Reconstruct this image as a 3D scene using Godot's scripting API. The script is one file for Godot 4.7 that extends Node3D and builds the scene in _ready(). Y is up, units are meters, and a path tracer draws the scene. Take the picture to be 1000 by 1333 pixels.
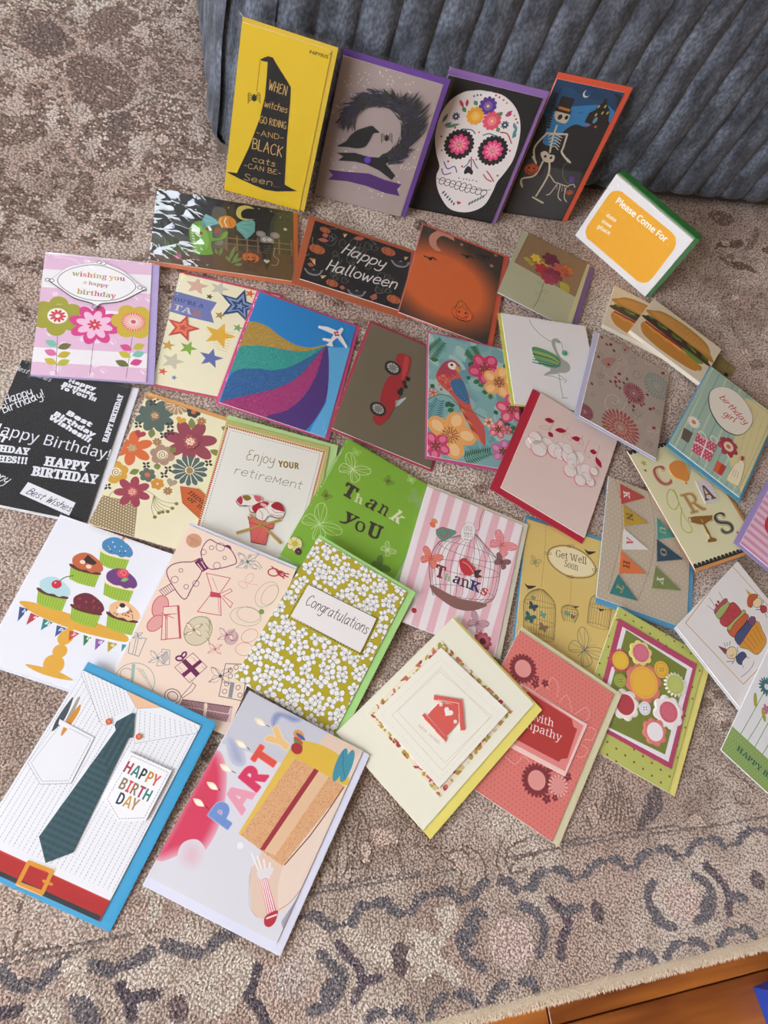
extends Node3D
# Greeting cards laid out on a faded oriental rug in front of a channel-tufted ottoman.
const FOC := 960.0
const CAM := Vector3(0, 0.75, 0)
const RI := Vector3(0.85264016, 0.2572906, -0.4547596)
const UPV := Vector3(-0.52249856, 0.41986011, -0.74210022)
const FW := Vector3(0.0, -0.8703557, -0.49242356)
const ROOM := 0.67      # turn of the room (ottoman, walls) about y
const RUGT := 0.6458      # turn of the rug and the floor boards
# leaning cards: bottom centre x, z, turn, lean, width, height, envelope margins in mm (left, top, right, bottom)
const LEAN := {
	"witch": [-0.3691, -0.7453, -0.3944, 0.1466, 0.1045, 0.2139, 0.0, 5.0, 7.0, 0.0],
	"wreath": [-0.2628, -0.8333, -0.4386, 0.1333, 0.1282, 0.1923, 1.0, 8.0, 7.0, 0.0],
	"skull": [-0.1470, -0.9197, -0.5170, 0.1891, 0.1324, 0.1874, 1.0, 9.0, 6.0, 0.0],
	"skeleton": [-0.0434, -1.0152, -0.5830, 0.1666, 0.1028, 0.2002, 1.0, 8.0, 9.0, 0.0],
	"invite": [0.0997, -1.0122, 0.2604, 0.0812, 0.1465, 0.1138, 0.0, 0.0, 0.0, 0.0],
}
# lying cards: centre x, z, turn, width, height, plane y = a + b x + c z, envelope margins
const FLAT := {
	"star": [-0.2836, -0.5122, -0.4255, 0.1270, 0.1703, 0.0, 0.0, 0.0, 0.0, 5.0, 5.0, 3.0],
	"mouse": [-0.3697, -0.6540, -0.5416, 0.1806, 0.1273, 0.0223, 0.0140, 0.0233, 0.0, 0.0, 7.0, 6.0],
	"black": [-0.3446, -0.2874, -0.3755, 0.1205, 0.1756, 0.0, 0.0, 0.0, 0.0, 0.0, 8.0, 2.0],
	"wishing": [-0.4093, -0.4421, -0.5826, 0.1217, 0.1726, -0.0090, -0.0102, -0.0236, 0.0, 0.0, 9.0, 2.0],
	"halloween": [-0.2067, -0.7294, -0.3473, 0.1416, 0.1135, 0.0301, -0.0119, 0.0389, 9.0, 8.0, 7.0, 12.0],
	"kitty": [-0.0846, -0.7967, -0.2641, 0.1284, 0.1809, 0.0324, 0.0009, 0.0355, 1.0, 5.0, 8.0, 1.0],
	"burlap": [0.0232, -0.9047, -0.1254, 0.1170, 0.1504, 0.0382, -0.0081, 0.0379, 0.0, 0.0, 9.0, 0.0],
	"plane": [-0.1944, -0.5342, -0.2955, 0.1302, 0.1783, 0.0045, -0.0316, 0.0143, 4.0, 4.0, 5.0, 2.0],
	"car": [-0.0613, -0.5819, -0.2126, 0.1292, 0.1766, 0.0051, -0.0330, 0.0080, 4.0, 5.0, 3.0, 3.0],
	"parrot": [0.0245, -0.6298, -0.4655, 0.1270, 0.1830, -0.0071, -0.0574, -0.0256, 2.0, 3.0, 3.0, 4.0],
	"stork": [0.0897, -0.7575, -0.5718, 0.1345, 0.1436, 0.0015, -0.0707, -0.0189, 5.0, 0.0, 1.0, 2.0],
	"burger_a": [0.1873, -0.9335, -0.1056, 0.1250, 0.0880, 0.0, 0.0, 0.0, 0.0, 0.0, 0.0, 0.0],
	"burger_b": [0.2376, -0.9294, 0.1394, 0.1276, 0.0885, 0.0070, 0.0, 0.0, 0.0, 0.0, 0.0, 0.0],
	"getwell": [0.2425, -0.4539, -0.3055, 0.1270, 0.1800, 0.0, 0.0, 0.0, 2.0, 5.0, 0.0, 0.0],
	"cherries": [0.1620, -0.6188, -0.0634, 0.1230, 0.1663, 0.0196, -0.0694, 0.0009, 12.0, 0.0, 0.0, 9.0],
	"flags": [0.3073, -0.5730, -0.2564, 0.1242, 0.1726, 0.0098, -0.0334, -0.0074, 0.0, 0.0, 7.0, 7.0],
	"gras": [0.3415, -0.6832, -0.8699, 0.1212, 0.1767, 0.0564, -0.0144, 0.0651, 0.0, 0.0, 6.0, 4.0],
	"thistle": [0.2020, -0.7816, -0.1411, 0.1220, 0.1670, 0.0840, -0.0807, 0.0724, 8.0, 0.0, 1.0, 4.0],
	"bgirl": [0.3509, -0.8224, 0.1009, 0.1202, 0.1767, 0.0222, -0.0468, -0.0066, 2.0, 0.0, 4.0, 7.0],
	"cupcakes": [-0.2024, -0.1564, -0.2214, 0.1270, 0.1583, -0.0021, -0.0063, -0.0159, 0.0, 0.0, 0.0, 3.0],
	"flower": [-0.2158, -0.3258, -0.2918, 0.1270, 0.1710, 0.0133, -0.0045, 0.0323, 0.0, 6.0, 0.0, 0.0],
	"retire": [-0.1209, -0.3508, -0.3551, 0.1226, 0.1800, 0.0106, -0.0299, 0.0190, 0.0, 7.0, 10.0, 3.0],
	"thankyou": [-0.0159, -0.3955, -0.0707, 0.1233, 0.1744, 0.0148, -0.0657, 0.0234, 0.0, 0.0, 7.0, 7.0],
	"thanks": [0.1081, -0.4091, -0.2048, 0.1270, 0.1732, 0.0128, -0.0175, 0.0134, 0.0, 5.0, 7.0, 0.0],
	"bows": [-0.0922, -0.1989, -0.1731, 0.1216, 0.1800, -0.0100, -0.0436, -0.0803, 0.0, 4.0, 0.0, 0.0],
	"congrat": [0.0133, -0.2571, -0.0345, 0.1145, 0.1716, -0.0068, -0.0693, -0.0758, 0.0, 5.0, 9.0, 0.0],
	"tie": [-0.0943, -0.0217, -0.1025, 0.1227, 0.1754, 0.0028, -0.0045, -0.0441, 0.0, 9.0, 12.0, 4.0],
	"buttons": [0.3605, -0.3931, -0.0327, 0.1214, 0.1704, -0.0133, -0.0015, -0.0455, 0.0, 0.0, 9.0, 0.0],
	"symp": [0.2598, -0.2881, 0.0401, 0.1278, 0.1761, -0.0022, -0.0191, -0.0441, 0.0, 6.0, 9.0, 0.0],
	"home": [0.1596, -0.2439, 0.2928, 0.1256, 0.1782, -0.0023, 0.0042, -0.0432, 0.0, 3.0, 11.0, 0.0],
	"party": [0.0478, -0.0807, -0.0624, 0.1274, 0.1792, 0.0056, -0.0180, -0.0305, 0.0, 0.0, 8.0, 8.0],
	"kids": [0.4560, -0.5319, -1.1931, 0.1496, 0.1350, 0.0585, -0.1039, 0.0021, 3.0, 0.0, 0.0, 0.0],
	"hb": [0.5408, -0.4600, 0.1735, 0.1270, 0.1800, 0.0473, -0.0896, -0.0157, 0.0, 0.0, 0.0, 0.0],
	"purple": [0.4980, -0.7322, 0.1911, 0.1270, 0.1800, 0.0574, -0.0136, 0.0609, 8.0, 0.0, 0.0, 6.0],
}
var M := {}
var rng := RandomNumberGenerator.new()
var used := {}

# ------------------------------------------------------------------ scene helpers
func numbered(called: String) -> String:
	if not used.has(called):
		used[called] = 0
		return called
	used[called] += 1
	return "%s_%03d" % [called, used[called]]
func meta(o, label, category, group = "", kind = ""):
	if label: o.set_meta("label", label)
	if category: o.set_meta("category", category)
	if group: o.set_meta("group", group)
	if kind: o.set_meta("kind", kind)
	return o
func thing(called, xf: Transform3D, label, category, group = "") -> Node3D:
	var o := Node3D.new()
	o.name = numbered(called)
	add_child(o, true)
	o.transform = xf
	meta(o, label, category, group)
	return o
func part(parent: Node, called: String, mesh: Mesh, m: Material) -> MeshInstance3D:
	var o := MeshInstance3D.new()
	o.name = called if parent != self else numbered(called)
	o.mesh = mesh
	o.material_override = m
	parent.add_child(o, true)
	return o
func mat(c: Color, rough := 0.7, metal := 0.0) -> StandardMaterial3D:
	var m := StandardMaterial3D.new()
	m.albedo_color = c
	m.roughness = rough
	m.metallic = metal
	return m
func S() -> SurfaceTool:
	var st := SurfaceTool.new()
	st.begin(Mesh.PRIMITIVE_TRIANGLES)
	return st
func quad(st: SurfaceTool, a: Vector3, b: Vector3, c: Vector3, d: Vector3):
	# a b c d clockwise seen from outside
	for p in [a, b, c, a, c, d]: st.add_vertex(p)
func box(st: SurfaceTool, lo: Vector3, hi: Vector3, bev := 0.0):
	st.set_smooth_group(-1)
	var x0 = lo.x; var y0 = lo.y; var z0 = lo.z
	var x1 = hi.x; var y1 = hi.y; var z1 = hi.z
	var b = bev
	quad(st, Vector3(x0 + b, y1, z0 + b), Vector3(x1 - b, y1, z0 + b), Vector3(x1 - b, y1, z1 - b), Vector3(x0 + b, y1, z1 - b))
	quad(st, Vector3(x0, y0, z1), Vector3(x1, y0, z1), Vector3(x1, y0, z0), Vector3(x0, y0, z0))
	var t = y1 - b
	quad(st, Vector3(x0, t, z1), Vector3(x1, t, z1), Vector3(x1, y0, z1), Vector3(x0, y0, z1))
	quad(st, Vector3(x1, t, z0), Vector3(x0, t, z0), Vector3(x0, y0, z0), Vector3(x1, y0, z0))
	quad(st, Vector3(x1, t, z1), Vector3(x1, t, z0), Vector3(x1, y0, z0), Vector3(x1, y0, z1))
	quad(st, Vector3(x0, t, z0), Vector3(x0, t, z1), Vector3(x0, y0, z1), Vector3(x0, y0, z0))
	if b > 0.0:
		quad(st, Vector3(x0 + b, y1, z1 - b), Vector3(x1 - b, y1, z1 - b), Vector3(x1, t, z1), Vector3(x0, t, z1))
		quad(st, Vector3(x1 - b, y1, z0 + b), Vector3(x0 + b, y1, z0 + b), Vector3(x0, t, z0), Vector3(x1, t, z0))
		quad(st, Vector3(x1 - b, y1, z1 - b), Vector3(x1 - b, y1, z0 + b), Vector3(x1, t, z0), Vector3(x1, t, z1))
		quad(st, Vector3(x0 + b, y1, z0 + b), Vector3(x0 + b, y1, z1 - b), Vector3(x0, t, z1), Vector3(x0, t, z0))
func done(st: SurfaceTool) -> ArrayMesh:
	st.generate_normals()
	return st.commit()
func boxmesh(lo, hi, bev := 0.0) -> ArrayMesh:
	var st := S()
	box(st, lo, hi, bev)
	return done(st)
func slab(called, lo, hi, m, xf := Transform3D.IDENTITY) -> MeshInstance3D:
	var o := part(self, called, boxmesh(lo, hi), m)
	o.transform = xf
	o.set_meta("kind", "structure")
	return o
func ray(x: float, y: float) -> Vector3:
	return FW * FOC + RI * (x - 500.0) + UPV * (666.5 - y)

# ------------------------------------------------------------------ print shop: flat print is drawn in card millimetres
var im: Image
var ppm := 4.0            # texels per millimetre
var cw := 0.0
var ch := 0.0             # card width, height in metres
var ctop := 0.002         # height of the printed face in the card's own axes
var inv: Transform3D
var zo := Vector2.ZERO
var zs := 1.0
var node: Node3D
var cmat: StandardMaterial3D
func Z(x, y, s):          # the next coordinates are read in a crop that starts at photo pixel x, y with s photo pixels per unit
	zo = Vector2(x, y)
	zs = s
func loc(x, y) -> Vector2:
	var o := inv * CAM
	var d := inv.basis * ray(zo.x + x * zs, zo.y + y * zs)
	var t := (ctop - o.y) / d.y
	return Vector2(o.x + d.x * t, o.z + d.z * t)
func P(x, y) -> Vector2:
	var l := loc(x, y)
	return Vector2((l.x + cw / 2) * 1000.0 * ppm, (l.y + ch / 2) * 1000.0 * ppm)
func MM(x, y) -> Vector2: # card millimetres from the upper left corner
	return Vector2(x * ppm, y * ppm)
func PT(a: Array) -> PackedVector2Array:
	var r := PackedVector2Array()
	for i in range(0, a.size() - 1, 2): r.append(P(a[i], a[i + 1]))
	return r
func PM(a: Array) -> PackedVector2Array:
	var r := PackedVector2Array()
	for i in range(0, a.size() - 1, 2): r.append(MM(a[i], a[i + 1]))
	return r
func K(x, y) -> float:    # texels per crop unit near a place
	return (P(x + 1, y).distance_to(P(x, y)) + P(x, y + 1).distance_to(P(x, y))) * 0.5
func smooth(p: PackedVector2Array, closed := false, n := 6) -> PackedVector2Array:
	var c := p.size()
	if c < 3: return p
	var r := PackedVector2Array()
	for i in (c if closed else c - 1):
		var a = p[(i - 1 + c) % c] if closed or i > 0 else p[0]
		var b = p[i]
		var d = p[(i + 1) % c]
		var e = p[(i + 2) % c] if closed or i < c - 2 else p[c - 1]
		for k in n: r.append(b.cubic_interpolate(d, a, e, float(k) / n))
	if not closed: r.append(p[c - 1])
	return r
func fill(cs: Array, col: Color):
	var W := im.get_width()
	var H := im.get_height()
	var lo := 1e9
	var hi := -1e9
	for c in cs:
		for q in c:
			lo = minf(lo, q.y)
			hi = maxf(hi, q.y)
	var y0 := clampi(int(floor(lo)), 0, H)
	var y1 := clampi(int(ceil(hi)) + 1, 0, H)
	if y1 <= y0: return
	var rows := []
	rows.resize(y1 - y0)
	for c in cs:
		var n: int = c.size()
		for i in n:
			var a: Vector2 = c[i]
			var b: Vector2 = c[(i + 1) % n]
			if a.y == b.y: continue
			if a.y > b.y:
				var s := a
				a = b
				b = s
			var f := maxi(int(ceil(a.y - 0.5)), y0)
			var l := mini(int(ceil(b.y - 0.5)), y1)
			var k := (b.x - a.x) / (b.y - a.y)
			var x := a.x + (f + 0.5 - a.y) * k
			for y in range(f, l):
				if rows[y - y0] == null: rows[y - y0] = [x]
				else: rows[y - y0].append(x)
				x += k
	for r in rows.size():
		var xs = rows[r]
		if xs == null: continue
		xs.sort()
		for i in range(0, xs.size() - 1, 2):
			var x0 := maxi(int(ceil(xs[i] - 0.5)), 0)
			var x1 := mini(int(ceil(xs[i + 1] - 0.5)), W)
			if x1 > x0: im.fill_rect(Rect2i(x0, r + y0, x1 - x0, 1), col)
func pt(p: PackedVector2Array, col): fill([p], col)
func pg(a: Array, col): fill([PT(a)], col)
func cv(a: Array, col): fill([smooth(PT(a), true)], col)
func stroke(p: PackedVector2Array, wmm: float, col: Color, closed := false):
	var d := maxf(wmm * ppm * 0.5, 0.55)
	if p.size() == 1:
		fill([ring(p[0], d, d)], col)
		return
	if p.size() < 2: return
	if closed:
		p = p.duplicate()
		p.append(p[0])
	var r := Geometry2D.offset_polyline(p, d, Geometry2D.JOIN_ROUND if d > 1.5 else Geometry2D.JOIN_SQUARE, Geometry2D.END_ROUND if d > 1.5 else Geometry2D.END_BUTT)
	fill(r, col)
func ln(a: Array, wmm: float, col: Color, closed := false): stroke(PT(a), wmm, col, closed)
func sp(a: Array, wmm: float, col: Color, closed := false): stroke(smooth(PT(a), closed), wmm, col, closed)
func dash(p: PackedVector2Array, wmm: float, on: float, off: float, col: Color):
	var at := 0.0
	var per := (on + off) * ppm
	for i in p.size() - 1:
		var l := p[i].distance_to(p[i + 1])
		var s := -fposmod(at, per)
		while s < l:
			var a := maxf(s, 0.0)
			var b := minf(s + on * ppm, l)
			if b > a and l > 0.0: stroke(PackedVector2Array([p[i].lerp(p[i + 1], a / l), p[i].lerp(p[i + 1], b / l)]), wmm, col)
			s += per
		at += l
func ring(c: Vector2, rx: float, ry: float, rot := 0.0, n := 0) -> PackedVector2Array:
	var r := PackedVector2Array()
	if n == 0: n = clampi(int(maxf(rx, ry) * 1.2) + 8, 8, 48)
	for i in n:
		var t := TAU * i / n
		r.append(c + Vector2(cos(t) * rx, sin(t) * ry).rotated(rot))
	return r
func el(x, y, rx, ry, rot, col: Color):
	var k := K(x, y)
	fill([ring(P(x, y), rx * k, ry * k, deg_to_rad(rot))], col)
func elo(x, y, rx, ry, rot, wmm, col: Color):
	var k := K(x, y)
	stroke(ring(P(x, y), rx * k, ry * k, deg_to_rad(rot), 32), wmm, col, true)
func petals(x, y, r0, r1, wd, n, rot, col: Color, edge = null):
	var k := K(x, y)
	var c := P(x, y)
	for i in n:
		var t: float = deg_to_rad(rot) + TAU * i / n
		var m: Vector2 = c + Vector2.from_angle(t) * (r0 + r1) * 0.5 * k
		var rr := ring(m, (r1 - r0) * 0.5 * k, wd * k, t)
		fill([rr], col)
		if edge != null: stroke(rr, 0.25, edge, true)
func leaf(x0, y0, x1, y1, wd, col: Color, edge = null):
	var a := P(x0, y0)
	var b := P(x1, y1)
	var d := (b - a)
	var n: Vector2 = d.orthogonal().normalized() * wd * K(x0, y0)
	var r := PackedVector2Array()
	for i in 9: r.append(a + d * i / 8.0 + n * sin(PI * i / 8.0))
	for i in range(7, 0, -1): r.append(a + d * i / 8.0 - n * sin(PI * i / 8.0))
	fill([r], col)
	if edge != null: stroke(r, 0.25, edge, true)
func starpts(c: Vector2, r: float, rot: float, inn := 0.42, n := 5) -> PackedVector2Array:
	var q := PackedVector2Array()
	for i in 2 * n: q.append(c + Vector2.from_angle(deg_to_rad(rot) - PI / 2 + PI * i / n) * (r if i % 2 == 0 else r * inn))
	return q
func star(x, y, r, rot, col: Color, inn := 0.42):
	fill([starpts(P(x, y), r * K(x, y), rot, inn)], col)
func heart(x, y, r, rot, col: Color):
	var c := P(x, y)
	var k: float = r * K(x, y)
	var q := PackedVector2Array()
	for i in 28:
		var t := TAU * i / 28
		q.append(c + Vector2(16 * pow(sin(t), 3), -(13 * cos(t) - 5 * cos(2 * t) - 2 * cos(3 * t) - cos(4 * t))).rotated(deg_to_rad(rot)) * k / 16.0)
	fill([q], col)
func dots(p: PackedVector2Array, n: int, rmm: float, cols: Array, sd := 1):
	# grains scattered over a printed area
	var g := RandomNumberGenerator.new()
	g.seed = sd
	var b := Rect2(p[0], Vector2.ZERO)
	for q in p: b = b.expand(q)
	var d := maxi(int(rmm * ppm), 1)
	for i in n:
		var q := Vector2(g.randf_range(b.position.x, b.end.x), g.randf_range(b.position.y, b.end.y))
		if Geometry2D.is_point_in_polygon(q, p): im.fill_rect(Rect2i(int(q.x), int(q.y), d, d), cols[g.randi() % cols.size()])
func polka(p: PackedVector2Array, step: float, rmm: float, col: Color, rot := 0.0, stag := true):
	var b := Rect2(p[0], Vector2.ZERO)
	for q in p: b = b.expand(q)
	var c := b.get_center()
	var n := int(b.size.length() / (step * ppm) / 2) + 2
	for j in range(-n, n):
		for i in range(-n, n):
			var q := c + Vector2((i + (0.5 if stag and j % 2 != 0 else 0.0)) * step, j * step).rotated(deg_to_rad(rot)) * ppm
			if Geometry2D.is_point_in_polygon(q, p): fill([ring(q, rmm * ppm, rmm * ppm, 0.0, 8)], col)
# --- lettering
var fonts := {}
var glyphs := {}
func font_of(f: String) -> Font:
	if not fonts.has(f):
		var s := SystemFont.new()
		s.font_names = PackedStringArray([{"s": "Droid Sans", "r": "Droid Serif", "m": "Droid Sans Mono"}[f[0]]])
		if f.length() > 1 and f[1] == "b": s.font_weight = 700
		fonts[f] = s
	return fonts[f]
func glyph(t: String, f: String) -> Dictionary:
	var key := f + ":" + t
	if not glyphs.has(key):
		var tm := TextMesh.new()
		tm.font = font_of(f)
		tm.font_size = 48
		tm.pixel_size = 0.02
		tm.depth = 0.0
		tm.curve_step = 2.0
		tm.text = t
		var a := tm.surface_get_arrays(0) if tm.get_surface_count() else []
		var v := PackedVector2Array()
		var b := Rect2()
		if a.size():
			var vv: PackedVector3Array = a[Mesh.ARRAY_VERTEX]
			var ix = a[Mesh.ARRAY_INDEX]
			if ix != null and ix.size():
				for i in ix: v.append(Vector2(vv[i].x, vv[i].y))
			else:
				for q in vv: v.append(Vector2(q.x, q.y))
			b = Rect2(v[0], Vector2.ZERO)
			for q in v: b = b.expand(q)
		glyphs[key] = {"v": v, "b": b}
	return glyphs[key]
func put_text(t: String, a: Vector2, b: Vector2, f: String, cols, shear := 0.0, cap := 0.0, arc := 0.0, fat := 0.0):
	# a, b: ends of the baseline in texels; cap: capital height in mm (0: as wide as the font makes it)
	var g := glyph(t, f)
	if g.v.size() == 0: return
	var h: Rect2 = glyph("H", f).b
	var base: float = h.position.y
	var u := (b - a)
	var sx: float = u.length() / g.b.size.x
	u = u.normalized()
	var n := Vector2(u.y, -u.x)
	var sy: float = sx if cap == 0.0 else cap * ppm / h.size.y
	var v: PackedVector2Array = g.v
	for i in range(0, v.size(), 3):
		var q := PackedVector2Array()
		var cx := 0.0
		for j in 3:
			var p := v[i + j]
			var px: float = (p.x - g.b.position.x)
			cx = px / g.b.size.x
			var y := p.y - base
			q.append(a + u * (px * sx + y * sy * shear) + n * (y * sy + arc * ppm * sin(PI * cx)))
		var c: Color = cols[clampi(int(cx * cols.size()), 0, cols.size() - 1)] if cols is Array else cols
		fill([q], c)
		if fat > 0.0: stroke(q, fat, c, true)
func tx(t: String, x0, y0, x1, y1, f: String, cols, shear := 0.0, cap := 0.0, arc := 0.0, fat := 0.0):
	put_text(t, P(x0, y0), P(x1, y1), f, cols, shear, cap, arc, fat)
# single-stroke handwriting: baseline 0, x-height 5, ascender 8, descender -3
const PEN := {
	"a": [[4, 4.3, 2.2, 5, .6, 3.8, .3, 1.5, 1.5, .1, 3.2, 1, 4, 3.5], [4, 5, 4, 1, 4.8, .2]],
	"b": [[.5, 8, .5, 0], [.5, 3, 2, 5, 4, 4, 4.2, 1.5, 2.5, 0, .5, 1]],
	"c": [[4, 4.2, 2.5, 5, .8, 4, .4, 2, 1.5, .2, 4, .6]],
	"d": [[4, 4.3, 2.2, 5, .6, 3.8, .3, 1.5, 1.5, .1, 3.2, 1, 4, 3], [4, 8, 4, 1, 4.8, .2]],
	"e": [[.5, 2.5, 4, 2.9, 3.6, 4.6, 2, 5, .5, 3.4, .6, 1.2, 2, 0, 4.2, .9]],
	"f": [[4, 7.4, 2.8, 8, 1.8, 6.5, 1.6, 0], [.3, 4.6, 3.6, 4.8]],
	"g": [[4, 4.3, 2.2, 5, .6, 3.8, .5, 1.8, 1.8, .6, 3.4, 1.4, 4, 3.5], [4, 5, 4, -1.5, 2.6, -3, .5, -2.2]],
	"h": [[.5, 8, .5, 0], [.5, 3, 2, 5, 3.8, 4.4, 4, 0]],
	"i": [[.6, 5, .6, .6, 1.2, .1], [.6, 6.8, .7, 7.1]],
	"j": [[1.6, 5, 1.6, -1.8, .4, -3], [1.6, 6.8, 1.7, 7.1]],
	"k": [[.5, 8, .5, 0], [3.8, 5, .6, 2.2, 4, 0]],
	"l": [[.6, 8, .6, .8, 1.5, .1]],
	"m": [[.5, 5, .5, 0], [.5, 3.4, 1.6, 5, 2.8, 4.2, 2.9, 0], [2.9, 3.4, 4, 5, 5.2, 4.2, 5.4, 0]],
	"n": [[.5, 5, .5, 0], [.5, 3.2, 2, 5, 3.8, 4.3, 4, 0]],
	"o": [[2.2, 5, .6, 4, .4, 1.5, 2, 0, 3.8, 1, 4, 3.6, 2.2, 5]],
	"p": [[.5, 5, .5, -3], [.5, 3.4, 2, 5, 4, 4, 4, 1.2, 2.2, 0, .5, 1]],
	"r": [[.5, 5, .5, 0], [.5, 3, 1.8, 4.8, 3.2, 4.6]],
	"s": [[3.4, 4.4, 1.8, 5, .8, 3.9, 3.2, 1.8, 2.6, .2, .4, .6]],
	"t": [[1.6, 7.4, 1.6, .9, 2.8, .1], [.2, 5, 3.2, 5.1]],
	"u": [[.5, 5, .6, 1.2, 2, 0, 3.6, 1.2], [4, 5, 4, .8, 4.8, .1]],
	"v": [[.3, 5, 2.1, 0], [2.1, 0, 4, 5]],
	"w": [[.3, 5, 1.2, .4, 1.8, .4, 3, 4.2], [3, 4.2, 4, .3, 4.6, .3, 5.8, 5]],
	"y": [[.5, 5, .8, 2, 2.2, 1.2, 3.8, 2.4], [4, 5, 4, -1.5, 2.4, -3, .6, -2.4]],
	"A": [[.3, 0, 2.6, 8], [2.6, 8, 5, 0], [1.2, 3, 4.2, 3]],
	"B": [[.6, 8, .6, 0], [.6, 8, 3.6, 7.4, 3.6, 5, .7, 4.4], [.7, 4.4, 4.2, 3.8, 4.2, .8, .6, 0]],
	"C": [[4.6, 7, 3, 8, 1, 6.5, .4, 3.6, 1.4, .6, 3.2, 0, 5, 1.2]],
	"D": [[.6, 8, .6, 0], [.6, 8, 3.6, 7, 4.6, 4, 3.4, .8, .6, 0]],
	"E": [[4.4, 7.6, 2.4, 8, 1, 6.6, 1.6, 4.8, 3, 4.5], [3, 4.5, 1, 3.8, .4, 1.6, 1.8, 0, 4.6, .8]],
	"G": [[4.6, 7, 3, 8, 1, 6.5, .4, 3.6, 1.4, .6, 3.2, 0, 4.8, 1.6], [3, 3.4, 4.8, 3.4, 4.8, 0]],
	"H": [[.6, 8, .6, 0], [4.4, 8, 4.4, 0], [.6, 4.2, 4.4, 4.2]],
	"I": [[.8, 8, .8, 0]],
	"K": [[.6, 8, .6, 0], [4.4, 8, .8, 3.6], [1.4, 4.4, 4.6, 0]],
	"L": [[.6, 8, .6, 0], [.6, 0, 4, .2]],
	"N": [[.6, 0, .6, 8], [.6, 8, 4.4, 0], [4.4, 0, 4.4, 8]],
	"M": [[.4, 0, .8, 6], [.8, 6, 2.8, 1.5], [2.8, 1.5, 4.8, 6], [4.8, 6, 5.2, 0]],
	"O": [[2.6, 8, .8, 6.6, .4, 3, 2.4, 0, 4.6, 2, 4.6, 6, 2.6, 8]],
	"R": [[.6, 8, .6, 0], [.6, 8, 3.8, 7.2, 3.8, 5, .7, 4.2], [1.6, 4.3, 4.6, 0]],
	"S": [[4.2, 7, 2.4, 8, .8, 6.4, 2.2, 4.4, 4.2, 2.6, 3.2, .2, .4, .9]],
	"T": [[2.4, 8, 2.4, 0], [.2, 7.8, 4.8, 8]],
	"U": [[.6, 8, .7, 2, 2.4, 0, 4.2, 2, 4.4, 8]],
	"W": [[.3, 8, 1.6, 0], [1.6, 0, 3, 5.6], [3, 5.6, 4.4, 0], [4.4, 0, 5.8, 8]],
	"Y": [[.3, 8, 2.4, 4], [4.6, 8, 2.2, 3.8, 2.2, 0]],
	"-": [[.4, 3.4, 3, 3.4]], ".": [[.5, .2, .7, .3]], "!": [[.8, 8, .7, 2.4], [.7, .3, .8, .4]],
}
func put_pen(t: String, a: Vector2, b: Vector2, wmm: float, col, xh := 0.0, shear := 0.0, wav := 0.0):
	var w := 0.0
	var at := []
	for c in t:
		at.append(w)
		if not PEN.has(c):
			w += 3.0
			continue
		var m := 0.0
		for s in PEN[c]:
			for i in range(0, s.size(), 2): m = maxf(m, s[i])
		w += m + 1.1
	var u := b - a
	var sx := u.length() / maxf(w - 1.1, 1.0)
	u = u.normalized()
	var n := Vector2(u.y, -u.x)
	var sy := sx if xh == 0.0 else xh * ppm / 5.0
	for i in t.length():
		if not PEN.has(t[i]): continue
		var cc = col[i * col.size() / t.length()] if col is Array else col
		for s in PEN[t[i]]:
			var q := PackedVector2Array()
			for k in range(0, s.size(), 2):
				q.append(a + u * ((at[i] + s[k]) * sx + s[k + 1] * sy * shear) + n * (s[k + 1] * sy + wav * ppm * sin(i * 2.1)))
			stroke(smooth(q), wmm, cc)
func hw(t: String, x0, y0, x1, y1, wmm, col, xh := 0.0, shear := 0.0, wav := 0.0):
	put_pen(t, P(x0, y0), P(x1, y1), wmm, col, xh, shear, wav)

# ------------------------------------------------------------------ cards
func frame_of(key: String) -> Transform3D:
	if LEAN.has(key):
		var d = LEAN[key]
		var u := Vector3(cos(d[2]), 0, sin(d[2]))
		var nn := Vector3(-sin(d[2]), 0, cos(d[2]))
		var up: Vector3 = Vector3(0, cos(d[3]), 0) - nn * sin(d[3])
		var nrm := up.cross(u) * -1.0
		if nrm.dot(nn) < 0: nrm = -nrm
		cw = d[4]
		ch = d[5]
		return Transform3D(Basis(u, nrm, -up), Vector3(d[0], 0.0002, d[1]) + up * ch / 2.0 - nrm * ctop)
	var f = FLAT[key]
	var nrm := Vector3(-f[6], 1, -f[7]).normalized()
	var u := Vector3(cos(f[2]), 0, sin(f[2]))
	u = (u - nrm * u.dot(nrm)).normalized()
	cw = f[3]
	ch = f[4]
	return Transform3D(Basis(u, nrm, u.cross(nrm)), Vector3(f[0], f[5] + f[6] * f[0] + f[7] * f[1], f[1]))
var board_node: Node3D
var rmax := 0.0
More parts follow.
